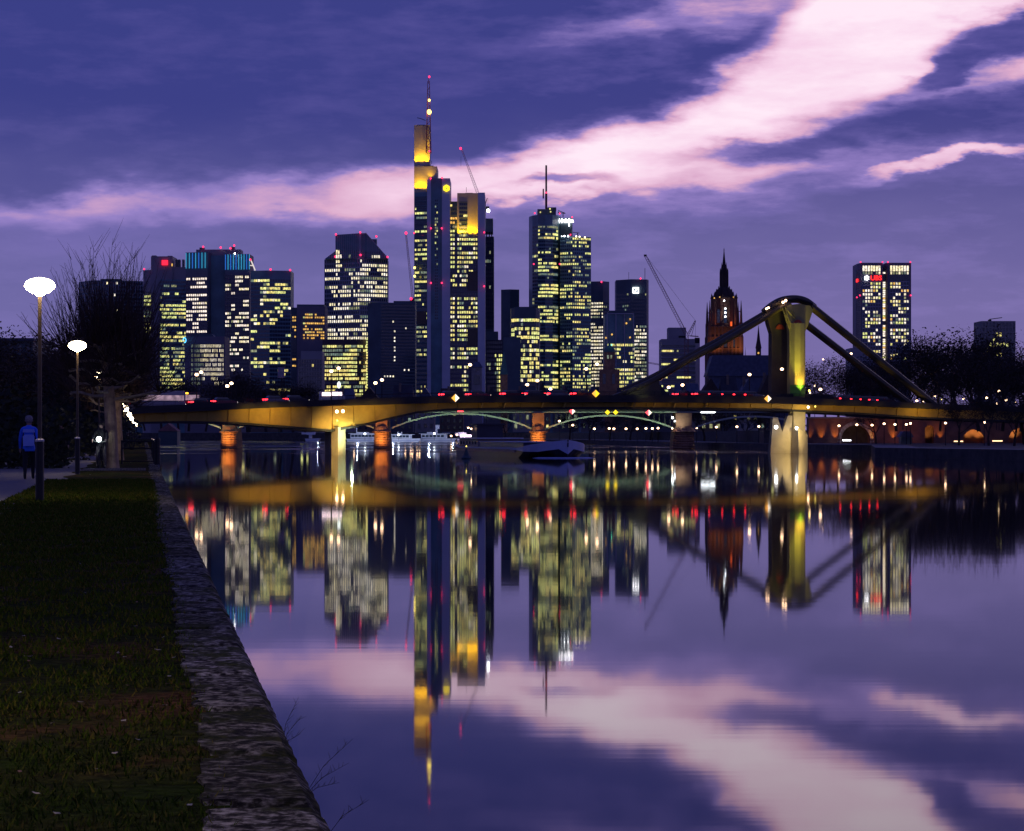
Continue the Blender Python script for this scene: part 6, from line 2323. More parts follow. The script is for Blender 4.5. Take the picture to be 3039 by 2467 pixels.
mb = MB()
mb.box(2.0, L * .27, -3.8, 3.8, 1.42, 2.9)
rput('cabin', mb, pmat('grey_brown_cabin', (.26, .21, .21), .6, 0, .2, .4), bt)
mb = MB()
mb.box(1.6, L * .28, -4.1, 4.1, 2.9, 3.05)
rput('cabin_roof', mb, white_boat, bt)
for k in range(6):
    mb = MB()
    x = 3.2 + k * 2.3
    mb.box(x, x + .9, -3.86, -3.78, 1.95, 2.45)
    rput('window', mb, glass_dark, bt)
mb = MB()
mb.box(5.0, 9.5, -2.3, 2.3, 3.05, 5.3)
rput('wheelhouse', mb, pmat('dark_wheelhouse', (.03, .03, .04), .5, 0, .2, .4), bt)
mb = MB()
mb.box(4.6, 10.0, -2.7, 2.7, 5.3, 5.5)
mb.tube([(7, 0, 5.5), (7, 0, 7.0)], .06, 5)
rput('wheelhouse_roof', mb, pmat('dark_wheelhouse', (.03, .03, .04), .5), bt)
mb = MB()
mb.ball((7.2, -2.8, 4.6), .14, 6)
rput('side_lamp', mb, lamp_warm, bt)
# foam at the bow and along the side
foam = pmat('pale_bow_wave_foam', (.35, .42, .62), .6, 0, .2, .8)
fo = MB()
K_ = 20
for k in range(K_):
    a0, a1 = math.pi * (k / K_ - .5), math.pi * ((k + 1) / K_ - .5)
    for (r0, r1, h0, h1) in ((0, .8, .16, .13), (.8, 1.0, .13, .02)):
        p4 = []
        for (rr, aa, hh) in ((r0, a0, h0), (r1, a0, h1), (r1, a1, h1), (r0, a1, h0)):
            lx = L - 2.8 + 5.4 * rr * math.cos(aa)
            ly = 4.9 * rr * math.sin(aa)
            q_ = stern + hd * lx + Vector((-hd.y, hd.x, 0)) * ly
            p4.append((q_.x, q_.y, hh))
        fo.quad(*p4)
o = put('bow_wave', fo, foam)
o['kind'] = 'stuff'
# buoy
t_ = thing('river_buoy', P(1384, 1362, 345)[:2] + (0,), 'small dark conical buoy floating at the stern of the barge', 'buoy')
mb = MB()
mb.lathe([(.75, -.3), (.8, .15), (.45, .5), (.16, 1.4), (.04, 1.8)], *P(1384, 1362, 345)[:2], 10)
put('float', mb, pmat('dark_teal_buoy', (.02, .06, .07), .5, 0, .1, 1), t_)
mb = MB()
x, y, _ = P(1384, 1362, 345)
mb.ball((x, y, 1.85), .09, 6)
put('lamp', mb, lamp_yel, t_)
# excursion boats moored far upstream
def ship(u0, u1, Y, label, v_top):
    x0, x1 = X_(u0, Y), X_(u1, Y)
    t_ = thing('excursion_boat', ((x0 + x1) / 2, Y, 0), label, 'boat', 'white excursion boats moored by the far bank')
    W = 4.5
    Ls = x1 - x0
    mb = MB()
    mb.v += []
    pr = [(x0 + .5, -.5), (x1 - 1.5, -.5), (x1, 1.6), (x0, 1.4)]
    mb.outline(pr, Y, Y + 2 * W)
    put('hull', mb, white_boat, t_)
    mb = MB()
    mb.box(x0 + .3, x1 - 1.0, Y - .05, Y, .35, .75)
    put('hull_stripe', mb, bul_blue, t_)
    zt = Z_(v_top, Y)
    nd = 2
    z = 1.6
    dh = (zt - 1.6) / nd
    for k in range(nd):
        a, b = x0 + 2 + k * 3, x1 - 5 - k * 5
        mb = MB()
        mb.box(a, b, Y + .6 + k * .3, Y + 2 * W - .6 - k * .3, z, z + dh - .25)
        put('saloon', mb, white_boat, t_)
        nw = int((b - a) / 2.0)
        wm = MB()
        wm.box(-.75, .75, -.06, 0, -.55, .55)
        wme = wm.mesh('window', glass_dark)
        for q in range(nw):
            o = bpy.data.objects.new('window', wme)
            COL.objects.link(o)
            o.parent = t_
            o.location = (a + 1.2 + q * (b - a - 1.6) / nw - t_.location.x, .58 + k * .3, z + dh * .48)
        mb = MB()
        mb.box(a - 1.2, b + 1.5, Y + .2 + k * .3, Y + 2 * W - .2, z + dh - .245, z + dh - .02)
        put('deck_roof', mb, pmat('bright_boat_deck', (.7, .72, .8), .5, 0, .05, .3), t_)
        z += dh
    mb = MB()
    mb.box(x1 - 13, x1 - 9, Y + 2, Y + 7, z, z + 1.8)
    put('bridge_house', mb, white_boat, t_)
    return t_
ship(1028, 1150, 1190, 'white moored boat partly hidden by the left piers of both bridges', 1270)
ship(1150, 1250, 1185, 'white double deck boat moored just right of the second stone pier', 1276)
ship(1238, 1355, 1195, 'longer white double deck boat moored farther right near the pink lit one', 1272)
ship(905, 950, 1240, 'small pale boat moored alone under the lit girder left of the concrete pier', 1278)
t_ = ship(1355, 1408, 1200, 'small boat with a glowing pink white strip left of the barge', 1283)
mb = MB()
mb.box(X_(1366, 1200), X_(1402, 1200), 1198.6, 1199.8, Z_(1297, 1200), Z_(1291, 1200))
put('light_strip', mb, emat('pink_white_strip_light', (1, .72, .95), 5), t_)
for xx, pw in ((-78, 2600), (-60, 2600), (-42, 2600), (-30, 2200), (-98, 1200)):
    point((xx, 1172, 7), pw, (.62, .72, 1), .4, 'boat_fill_light')  # fill lights added over the water to brighten the moored boats
bll = [(1051, 1273), (1070, 1271), (1083, 1288), (1193, 1271), (1203, 1271), (1219, 1276), (1224, 1272), (1238, 1271), (1245, 1271), (1183, 1291), (1289, 1287), (1347, 1273), (1354, 1271), (1369, 1270), (1390, 1270), (1409, 1270), (1339, 1294), (1356, 1291), (1406, 1284)]
for i, (u, v) in enumerate(bll):
    Yl = 1182 if v > 1280 else 1225
    lamp_at((X_(u, Yl), Yl, 1.5 if v < 1280 else .5), P(u, v, Yl), 'tiny quay lamp among the moored white boats, %s from the left' % ORD[i], 'quay lamps by the moored boats', .55, emat('green_lamp', (.1, 1, .5), 3) if u == 1406 else (lamp_white if v > 1284 and u < 1300 else None))

# ------------------------------------------------------------------ arcade wall on the right bank
YW = 545
aw = thing('arcade_wall', (X_(2600, YW), YW, 1.55), 'red brown riverside wall with dark arches and orange uplights under the bridge end', 'wall')
brick = pmat('red_brown_masonry', (.20, .10, .075), .9, 0, .3, .35, bump=.5, bscale=2)
zt = Z_(1242, YW)
z0 = 1.3
def wallseg(u0, u1, za, zb, th=4, mat_=brick, name='masonry', yo=0):
    mb = MB()
    mb.box(X_(u0, YW), X_(u1, YW), YW + yo, YW + th, za, zb)
    return put(name, mb, mat_, aw)
arches = [(2497, 2582, 1262), (2672, 2708, 1285), (2745, 2772, 1262), (2858, 2925, 1275), (2992, 3070, 1270)]
ucur = 2400
for (a, b, v) in arches:
    wallseg(ucur, a, z0, zt)
    xa, xb = X_(a, YW), X_(b, YW)
    r_ = (xb - xa) / 2
    zs = Z_(v, YW) - r_
    zs = max(zs, z0 + .5)
    rise = Z_(v, YW) - zs
    mb = MB()
    K_ = 14
    cx = (xa + xb) / 2
    pts = [(cx - r_ * math.cos(math.pi * k / K_), zs + rise * math.sin(math.pi * k / K_)) for k in range(K_ + 1)]
    for (p, q) in zip(pts[:-1], pts[1:]):
        mb.hexa([(p[0], YW, p[1]), (q[0], YW, q[1]), (q[0], YW + 4, q[1]), (p[0], YW + 4, p[1]), (p[0], YW, zt), (q[0], YW, zt), (q[0], YW + 4, zt), (p[0], YW + 4, zt)])
    put('arch_masonry', mb, brick, aw)
    mb = MB()
    mb.box(xa, xb, YW + 3.6, YW + 3.9, z0, Z_(v, YW))
    put('arch_recess', mb, quay_rock if a < 2600 else brick, aw)
    if a == 2497:       # dressed stones round the first arch
        for k in range(K_):
            a0, a1 = math.pi * (k + .06) / K_, math.pi * (k + .94) / K_
            mb = MB()
            f_ = lambda rr, aa, yy: (cx - rr * r_ * math.cos(aa), yy, zs + rr * rise * math.sin(aa))
            mb.hexa([f_(1, a0, YW - .15), f_(1, a1, YW - .15), f_(1, a1, YW), f_(1, a0, YW), f_(1.24, a0, YW - .15), f_(1.24, a1, YW - .15), f_(1.24, a1, YW), f_(1.24, a0, YW)])
            put('arch_stone', mb, stone_pale, aw)
        for s_ in (-1, 1):
            zz = z0
            k = 0
            while zz + .4 < zs:
                mb = MB()
                w_ = .9 if k % 2 else .65
                xx = cx + s_ * (r_ + w_ / 2 + .01)
                mb.box(xx - w_ / 2, xx + w_ / 2, YW - .15, YW, zz + .02, zz + .42)
                put('quoin_stone', mb, stone_pale, aw)
                zz += .45
                k += 1
    ucur = b
wallseg(ucur, 3200, z0, zt)
mb = MB()
mb.box(X_(2396, YW), X_(3200, YW), YW - .3, YW + 4.2, zt, zt + .35)
put('coping', mb, stone_pale, aw)
OR = (1, .36, .05)
for u, pw in ((2437, 700), (2478, 700), (2403, 250), (2588, 500), (2650, 700), (2790, 500), (2768, 300), (2882, 900), (2910, 900), (3015, 1000), (2758, 500)):
    inside = u in (2882, 2910, 3015, 2758)
    x = X_(u, YW)
    spot((x, YW + (1.2 if inside else -.9), 1.8), (x, YW + (3.4 if inside else .1), 5.0), pw * 1.1, OR if not inside else (1, .55, .15), 75 if inside else 50, 1, .15, 'wall_uplight')
spot((X_(2540, YW), YW - 5, 4), (X_(2540, YW), YW, 4.4), 260, (1, .35, .1), 130, 1, .3, 'wall_uplight')
spot((X_(2680, YW), YW - 6, 4), (X_(2680, YW), YW, 4.4), 200, (1, .35, .1), 130, 1, .3, 'wall_uplight')
for q, (u0, u1, v) in enumerate(((2501, 2525, 1307), (2831, 2842, 1310), (2846, 2858, 1310), (2945, 2975, 1309))):
    t_ = thing('strip_lamp', (X_(u0, YW - 4), YW - 4, 1.56), ('low blue white strip light standing in the dark arch', 'left short warm strip light by the riverside road', 'right short warm strip light by the riverside road', 'longest warm strip light by the riverside road at far right')[q], 'lamp')
    mb = MB()
    mb.box(X_(u0, YW - 4), X_(u1, YW - 4), YW - 4.1, YW - 4, Z_(v + 1.5, YW - 4), Z_(v - 1.5, YW - 4))
    put('tube', mb, lamp_white if q == 0 else emat('warm_strip_light', (1, .6, .3), 3), t_)
    mb = MB()
    for u in (u0 + 1, u1 - 1):
        mb.box(X_(u, YW - 4) - .05, X_(u, YW - 4) + .05, YW - 3.99, YW - 3.9, 1.55, Z_(v - 1, YW - 4))
    put('leg', mb, black_metal, t_)
# booth with hipped roof
t_ = thing('kiosk', (X_(2690, 500), 500, 1.55), 'dark kiosk with a sloping roof in front of the arcade wall', 'kiosk')
mb = MB()
mb.box(X_(2674, 500), X_(2706, 500), 500, 503, 1.55, Z_(1298, 500))
put('wall', mb, tower_dark, t_)
mb = MB()
mb.outline([(X_(2668, 500), Z_(1298, 500)), (X_(2712, 500), Z_(1298, 500)), (X_(2700, 500), Z_(1280, 500)), (X_(2680, 500), Z_(1280, 500))], 499.5, 503.5)
put('roof', mb, roof_slate, t_)
# small gabled boat shed seen under the left span
t_ = thing('boat_shed', (X_(498, 640), 640, 1), 'small pale gabled shed seen beneath the left bridge span', 'shed')
mb = MB()
x0, x1 = X_(470, 640), X_(526, 640)
mb.box(x0, x1, 640, 646, .5, Z_(1280, 640))
put('wall', mb, tower_dark, t_)
mb = MB()
mb.outline([(x0 - .2, Z_(1280, 640)), (x1 + .2, Z_(1280, 640)), ((x0 + x1) / 2, Z_(1257, 640))], 639.8, 646.2)
put('roof', mb, pmat('dull_red_roof', (.25, .12, .12), .8, 0, .2, 1), t_)

# ------------------------------------------------------------------ trees
bark = pmat('dark_bare_bark', (.045, .032, .026), .95, 0, .3, 1.5)
twigm = pmat('dark_twigs', (.030, .021, .020), .95, 0, .35, .8)
leafm = pmat('brown_winter_leaves', (.04, .028, .02), .9, 0, .4, .6)
def rec(mb, tw, r, p, d, L, rad, lev, maxlev, up=.15, spread=.75):
    n_ = 4 if lev < 2 else 3
    pts, pp, dd = [p.copy()], p.copy(), d.copy()
    for k in range(n_):
        dd = (dd + Vector((r.gauss(0, .13), r.gauss(0, .13), r.gauss(0, .10) + up * .25))).normalized()
        pp = pp + dd * (L / n_)
        pts.append(pp.copy())
    tgt = mb if lev < 3 else tw
    tgt.tube(pts, [rad * (1 - .6 * k / n_) for k in range(n_ + 1)], 6 if lev == 0 else (4 if lev < 3 else 3), caps=False)
    if lev >= maxlev:
        return
    kids = (6, 5, 5, 5, 4)[lev]
    for c in range(kids):
        f_ = .35 + .65 * (c + r.random()) / kids if lev else .4 + .6 * (c + r.random()) / kids
        i = min(int(f_ * n_), n_ - 1)
        q = pts[i].lerp(pts[i + 1], f_ * n_ - i)
        a = r.random() * 6.283
        side = Vector((math.cos(a), math.sin(a), r.uniform(-.1, .6)))
        nd = (dd * (1 - spread * .5) + side * spread).normalized()
        rec(mb, tw, r, q, nd, L * r.uniform(.52, .78), rad * (1 - .6 * f_) * .6, lev + 1, maxlev, up, spread)
def big_tree(seed, H=20.0, leaves=2500):
    r = random.Random(seed)
    mb, tw = MB(), MB()
    rec(mb, tw, r, Vector((0, 0, -.2)), Vector((r.uniform(-.05, .05), 0, 1)), H * .46, H * .020, 0, 4, .12, .85)
    # fine twigs and the last leaves at the outer ends
    base = [Vector(v) for v in tw.v]
    for k in range(leaves):
        c = base[r.randrange(len(base))]
        c = c + Vector((r.gauss(0, .5), r.gauss(0, .5), r.gauss(0, .45)))
        s_ = r.uniform(.10, .26)
        a, b = r.random() * 6.28, r.uniform(-1, 1)
        u_ = Vector((math.cos(a), math.sin(a), b)).normalized() * s_
        w_ = u_.cross(Vector((r.gauss(0, 1), r.gauss(0, 1), r.gauss(0, 1)))).normalized() * s_ * .6
        n0 = len(tw.v)
        tw.v += [tuple(c - u_), tuple(c + w_), tuple(c + u_), tuple(c - w_)]
        tw.f.append((n0, n0 + 1, n0 + 2, n0 + 3))
        tw.m.append(1)
    zm = sorted(q[2] for q in tw.v)[int(len(tw.v) * .995)]
    k = H / zm
    for m_ in (mb, tw):
        m_.v = [(q[0] * k, q[1] * k, q[2] * k) for q in m_.v]
    return mb.mesh('trunk', bark), tw.mesh('crown', [twigm, leafm])
TREES = [big_tree(s_, 20, 3200) for s_ in (1, 2, 3, 4)]
def tree(x, y, z, H, k, label, group, rz=0, name='bare_tree', wide=1.0):
    t_ = thing(name, (x, y, z), label, 'tree', group, rz)
    t_.scale = (H / 20 * wide, H / 20 * wide, H / 20)
    for nm, me in zip(('trunk', 'crown'), TREES[k]):
        o = bpy.data.objects.new(nm, me)
        COL.objects.link(o)
        o.parent = t_
    return t_
rt = random.Random(42)
right = [(2412, 1075, 600), (2450, 1062, 640), (2490, 1070, 590), (2530, 1062, 650), (2570, 1062, 610), (2600, 1075, 570), (2640, 1058, 640), (2675, 1050, 590), (2712, 1035, 600), (2750, 1000, 610), (2785, 988, 570), (2815, 1015, 640), (2850, 972, 560), (2885, 980, 580), (2925, 1008, 550), (2960, 1022, 600), (2995, 1032, 560), (3030, 1040, 540), (3075, 1020, 560), (3120, 1010, 600), (2905, 1040, 500), (2975, 1060, 490), (3040, 1075, 480), (2790, 1090, 500), (2660, 1110, 510)]
for i, (u, v, Yt) in enumerate(sorted(right)):
    zb = 4.6 if Yt > 480 else 1.55
    H = (Z_(v, Yt) - zb)
    tree(X_(u, Yt), Yt, zb - .1, H, i % 4, 'tall nearly bare tree in the right bank row, %s from the left' % ORD[i], 'bare trees along the right bank', rt.uniform(0, 6.28), wide=rt.uniform(.85, 1.1))
front = [(2846, 1235, 440), (2935, 1225, 425), (3010, 1215, 410), (2600, 1250, 520)]
for i, (u, v, Yt) in enumerate(sorted(front)):
    H = Z_(v - 60, Yt) - 1.5
    tree(X_(u, Yt), Yt, 1.5, H, (i + 1) % 4, 'dark quayside tree standing in front of the arcade wall, %s from the left' % ORD[i], 'quayside trees in front of the arcade wall', rt.uniform(0, 6.28), wide=1.1)
mid = [(430, 1140, 640), (480, 1120, 700), (530, 1135, 660), (700, 1118, 820), (740, 1105, 860), (790, 1110, 840), (835, 1125, 900), (870, 1120, 950), (610, 1130, 780), (560, 1125, 720), (655, 1132, 800), (905, 1140, 960), (945, 1150, 980)]
for i, (u, v, Yt) in enumerate(sorted(mid)):
    zb = 4.8
    tree(X_(u, Yt), Yt, zb, Z_(v, Yt) - zb, i % 4, 'bare tree rising behind the left half of the bridge deck, %s from the left' % ORD[i], 'bare trees behind the left half of the bridge', rt.uniform(0, 6.28), wide=1.1)
under = [(1440, 1243, 1010), (1500, 1240, 980), (1690, 1238, 880), (1750, 1236, 860), (1810, 1240, 840), (1870, 1236, 820), (1930, 1236, 800), (2090, 1232, 720), (2150, 1230, 700), (2210, 1232, 690), (2260, 1230, 680)]
for i, (u, v, Yt) in enumerate(sorted(under)):
    tree(X_(u, Yt), Yt, 1.5, Z_(v, Yt) - 1.5 + 3, i % 4, 'small dark promenade tree seen below the bridge decks, %s from the left' % ORD[i], 'promenade trees seen below the bridges', rt.uniform(0, 6.28), wide=1.3)
left = [(-90, 960, 120), (-10, 985, 150), (45, 1000, 175), (95, 985, 200), (140, 1000, 235), (185, 1030, 270), (225, 1060, 300), (262, 1080, 330), (120, 1040, 140), (20, 1060, 250), (75, 1070, 330), (300, 1100, 360), (-60, 1010, 260), (200, 1010, 190)]
for i, (u, v, Yt) in enumerate(sorted(left)):
    tree(X_(u, Yt), Yt, GZ, Z_(v, Yt) - GZ, i % 4, 'dark bare tree on the left bank beyond the path, %s from the left' % ORD[i], 'dark trees on the left bank', rt.uniform(0, 6.28), wide=1.15)
# evergreen hedge and shrubs closing the left side of the path
def shrub_mesh(seed):
    r = random.Random(seed)
    mb = MB()
    for k in range(2600):
        a, b = r.random() * 6.283, math.acos(r.uniform(-.2, 1))
        rr = (.55 + .45 * r.random() ** .5) * (1 + .18 * math.sin(3 * a + seed) + .12 * math.sin(5 * b + seed))
        c = Vector((rr * math.cos(a) * math.sin(b), rr * math.sin(a) * math.sin(b), rr * math.cos(b) * .95 + .02))
        s_ = r.uniform(.02, .06)
        u_ = Vector((r.gauss(0, 1), r.gauss(0, 1), r.gauss(0, 1))).normalized() * s_
        w_ = u_.orthogonal().normalized() * s_ * .7
        mb.quad(tuple(c - u_), tuple(c + w_), tuple(c + u_), tuple(c - w_))
    return mb.mesh('foliage', pmat('dark_evergreen_leaves', (.014, .020, .010), .9, 0, .4, 2))
SH = [shrub_mesh(s_) for s_ in (1, 2, 3)]
sh = [(-8, 1190, 90), (30, 1175, 118), (70, 1165, 140), (110, 1150, 170), (150, 1165, 200), (180, 1180, 240), (-60, 1150, 110), (10, 1130, 160), (60, 1110, 220), (120, 1120, 260), (165, 1150, 290), (200, 1165, 330), (-120, 1170, 95), (215, 1215, 360)]
for i, (u, v, Yt) in enumerate(sorted(sh)):
    # keep every shrub beyond the far edge of the path
    t_ = thing('evergreen_shrub', (X_(u, Yt), Yt, GZ), 'black looking evergreen shrub beyond the left edge of the path, %s from the left' % ORD[i], 'shrub', 'evergreen shrubs beyond the path')
    H = Z_(v, Yt) - GZ
    t_.scale = (H * 1.15, H * 1.0, H)
    o = bpy.data.objects.new('foliage', SH[i % 3])
    COL.objects.link(o)
    o.parent = t_

# pollarded plane trees on the quay
plane_bark = pmat('mottled_plane_bark', (.32, .23, .14), .9, 0, .45, 3.0, bump=.5, bscale=8)
limb_m = pmat('pale_pollard_limb', (.28, .24, .18), .9, 0, .35, 4)
whip_m = pmat('reddish_whip_twigs', (.05, .030, .024), .9, 0, .3, 3)
def pollard(seed, nl=20):
    r = random.Random(seed)
    tb, lb, wb = MB(), MB(), MB()
    pts = [Vector((0, 0, -.1)), Vector((-.02, 0, .5)), Vector((-.05, .02, 1.5)), Vector((-.12, .03, 2.7)), Vector((-.22, .03, 3.6)), Vector((-.24, .02, 4.3))]
    tb.tube(pts, [.27, .225, .20, .185, .15, .10], 12)
    def trunk_at(z):
        for a, b in zip(pts[:-1], pts[1:]):
            if z <= b.z:
                return a.lerp(b, (z - a.z) / (b.z - a.z))
        return pts[-1]
    heads = []
    for i in range(nl):
        z = 2.35 + 1.9 * (i / (nl - 1)) ** .9
        a = i * 2.4 + r.uniform(-.3, .3)
        ln = r.uniform(1.0, 1.75) * (1.15 - .45 * (z - 2.35) / 1.9)
        p = trunk_at(z)
        d_ = Vector((math.cos(a), math.sin(a) * .9, 0))
        q1 = p + d_ * ln * .4 + Vector((0, 0, r.uniform(-.02, .12)))
        q2 = p + d_ * ln * .75 + Vector((r.uniform(-.08, .08), r.uniform(-.08, .08), r.uniform(.0, .25)))
        q3 = p + d_ * ln + Vector((r.uniform(-.1, .1), 0, r.uniform(.1, .4)))
        lb.tube([p, q1, q2, q3], [.065, .05, .042, .055], 6)
        lb.ball(q3, .075, 6)
        heads.append((q3, d_))
        if r.random() < .6:
            s1 = q1 + Vector((r.uniform(-.3, .3), r.uniform(-.3, .3), r.uniform(.15, .4)))
            lb.tube([q1, s1], [.03, .035], 5)
            heads.append((s1, d_))
    heads.append((pts[-1], Vector((0, 0, 1))))
    heads.append((pts[-1] + Vector((.1, 0, -.2)), Vector((.3, 0, 1))))
    for q3, d_ in heads:
        for w_ in range(30):
            a = r.random() * 6.283
            el_ = r.uniform(-.25, 1.35)
            dd = (d_ * .55 + Vector((math.cos(a), math.sin(a), 0)) * .75).normalized() * math.cos(el_) + Vector((0, 0, math.sin(el_)))
            dd.normalize()
            ln = r.uniform(.9, 2.6) * (.75 + .6 * max(0, dd.z))
            pp = q3.copy()
            path_ = [pp.copy()]
            for k in range(4):
                dd = (dd + Vector((r.gauss(0, .05), r.gauss(0, .05), .17))).normalized()
                pp = pp + dd * ln / 4
                path_.append(pp.copy())
            wb.tube(path_, [.016, .013, .011, .008, .005], 3, caps=False)
            for k in range(5):
                j = r.randint(1, 3)
                s0 = path_[j].lerp(path_[j + 1], r.random())
                sd = (dd + Vector((r.gauss(0, .6), r.gauss(0, .6), r.gauss(0, .35)))).normalized()
                wb.tube([s0, s0 + sd * r.uniform(.12, .4)], [.005, .0025], 3, caps=False)
    # a few very long leaders
    for k in range(9):
        a = r.random() * 6.283
        p = pts[-1] + Vector((math.cos(a) * .3, math.sin(a) * .3, 0)) * r.random() * 4
        dd = Vector((math.cos(a) * .18, math.sin(a) * .18, 1)).normalized()
        ln = r.uniform(2.8, 4.0)
        path_ = [p + dd * ln * t_ + Vector((.06 * math.sin(t_ * 5 + k), 0, 0)) for t_ in (0, .25, .5, .75, 1)]
        wb.tube(path_, [.02, .016, .012, .009, .004], 4, caps=False)
        for q in range(10):
            f_ = .25 + .7 * r.random()
            s0 = p + dd * ln * f_
            sd = Vector((r.choice((-1, 1)) * r.uniform(.3, .7), r.uniform(-.4, .4), 1)).normalized()
            wb.tube([s0, s0 + sd * r.uniform(.4, 1.1)], [.008, .003], 3, caps=False)
    return tb.mesh('trunk', plane_bark), lb.mesh('limb', limb_m), wb.mesh('crown', whip_m)
PO = [pollard(5), pollard(9)]
ps = [(333, 88.5, 0, 'large pollarded plane tree with many upright whips beside the nearer lamps'), (352, 118, 1, 'second pollarded plane tree just behind the large one on the quay'), (338, 152, 0, 'third pollarded plane tree farther along the quay')]
for i, (u, Yt, k, lab) in enumerate(ps):
    if u is None:
        x, y, _ = Q((Yt - 7.6) / D.y, 1.9)
    else:
        x, y = X_(u, Yt), Yt
    t_ = thing('plane_tree', (x, y, GZ), lab, 'tree', 'pollarded plane trees on the quay', rz=0 if i == 0 else i * 1.3)
    t_.scale = (1.12,) * 3
    for nm, me in zip(('trunk', 'limb', 'crown'), PO[k]):
        o = bpy.data.objects.new(nm, me)
        COL.objects.link(o)
        o.parent = t_

# paving patch and cobbles round the tree
cob = pmat('grey_cobbles', (.09, .09, .10), .85, 0, .35, 6)
cm = MB()
rc = random.Random(4)
for i in range(26):
    for j in range(22):
        s_ = (83.5 - 7.6) / D.y + i * .17 + 20.0 * 0
        a = .5 + j * .105
        z = GZ + .03 + rc.uniform(-.008, .012)
        p = [Q(s_ + .01, a + .008, z), Q(s_ + .01, a + .097, z), Q(s_ + .16, a + .097, z), Q(s_ + .16, a + .008, z)]
        q = [(x_, y_, GZ - .02) for x_, y_, _ in p]
        cm.hexa([q[0], q[3], q[2], q[1], p[0], p[3], p[2], p[1]])
o = put('cobbles', cm, cob)
o['kind'] = 'stuff'
o['label'] = 'small grey cobbles around the foot of the plane tree'

# ------------------------------------------------------------------ barrier across the quay stairs
fx = thing('metal_barrier', (X_(412, 102), 102, GZ), 'low dark metal barrier with three rails across the quay behind the tree', 'barrier')
x0, x1 = X_(362, 102), X_(462, 102)
for z in (1.0, .70, .12):
    mb = MB()
    mb.tube([(x0, 102, GZ + z), (x1, 102, GZ + z)], .028, 6)
    put('rail', mb, black_metal, fx)
for x in (x0, x1 - .05):
    mb = MB()
    mb.box(x - .04, x + .04, 101.96, 102.04, GZ, GZ + 1.05)
    put('post', mb, black_metal, fx)
mb = MB()
k = 1
while x0 + k * .11 < x1 - .05:
    mb.tube([(x0 + k * .11, 102, GZ + .7), (x0 + k * .11, 102, GZ + 1.0)], .008, 4)
    k += 1
put('thin_bars', mb, black_metal, fx)
bp_ = thing('quay_post', (X_(467, 100.5), 100.5, GZ), 'thick dark post at the river end of the metal barrier', 'post')
mb = MB()
mb.lathe([(.13, 0), (.12, 1.1), (.09, 1.16)], X_(467, 100.5), 100.5, 10)
for i in range(len(mb.v)):
    mb.v[i] = (mb.v[i][0], mb.v[i][1], mb.v[i][2] + GZ)
put('shaft', mb, black_metal, bp_)
hr = thing('stair_handrail', Q(96, .3, GZ), 'sloping steel handrail catching the light along the quay edge', 'handrail')
mb = MB()
mb.tube([Q(95, .1, GZ + 1.0), Q(102, .1, GZ + 1.05), Q(135, .1, GZ + 1.05)], .03, 6)
put('rail', mb, pmat('galvanised_steel', (.5, .5, .5), .3, .8, .1, 3), hr)
for k in range(7):
    mb = MB()
    p = Q(97 + k * 6, .1, 0)
    mb.tube([(p[0], p[1], GZ), (p[0], p[1], GZ + 1.0)], .025, 5)
    put('post', mb, black_metal, hr)

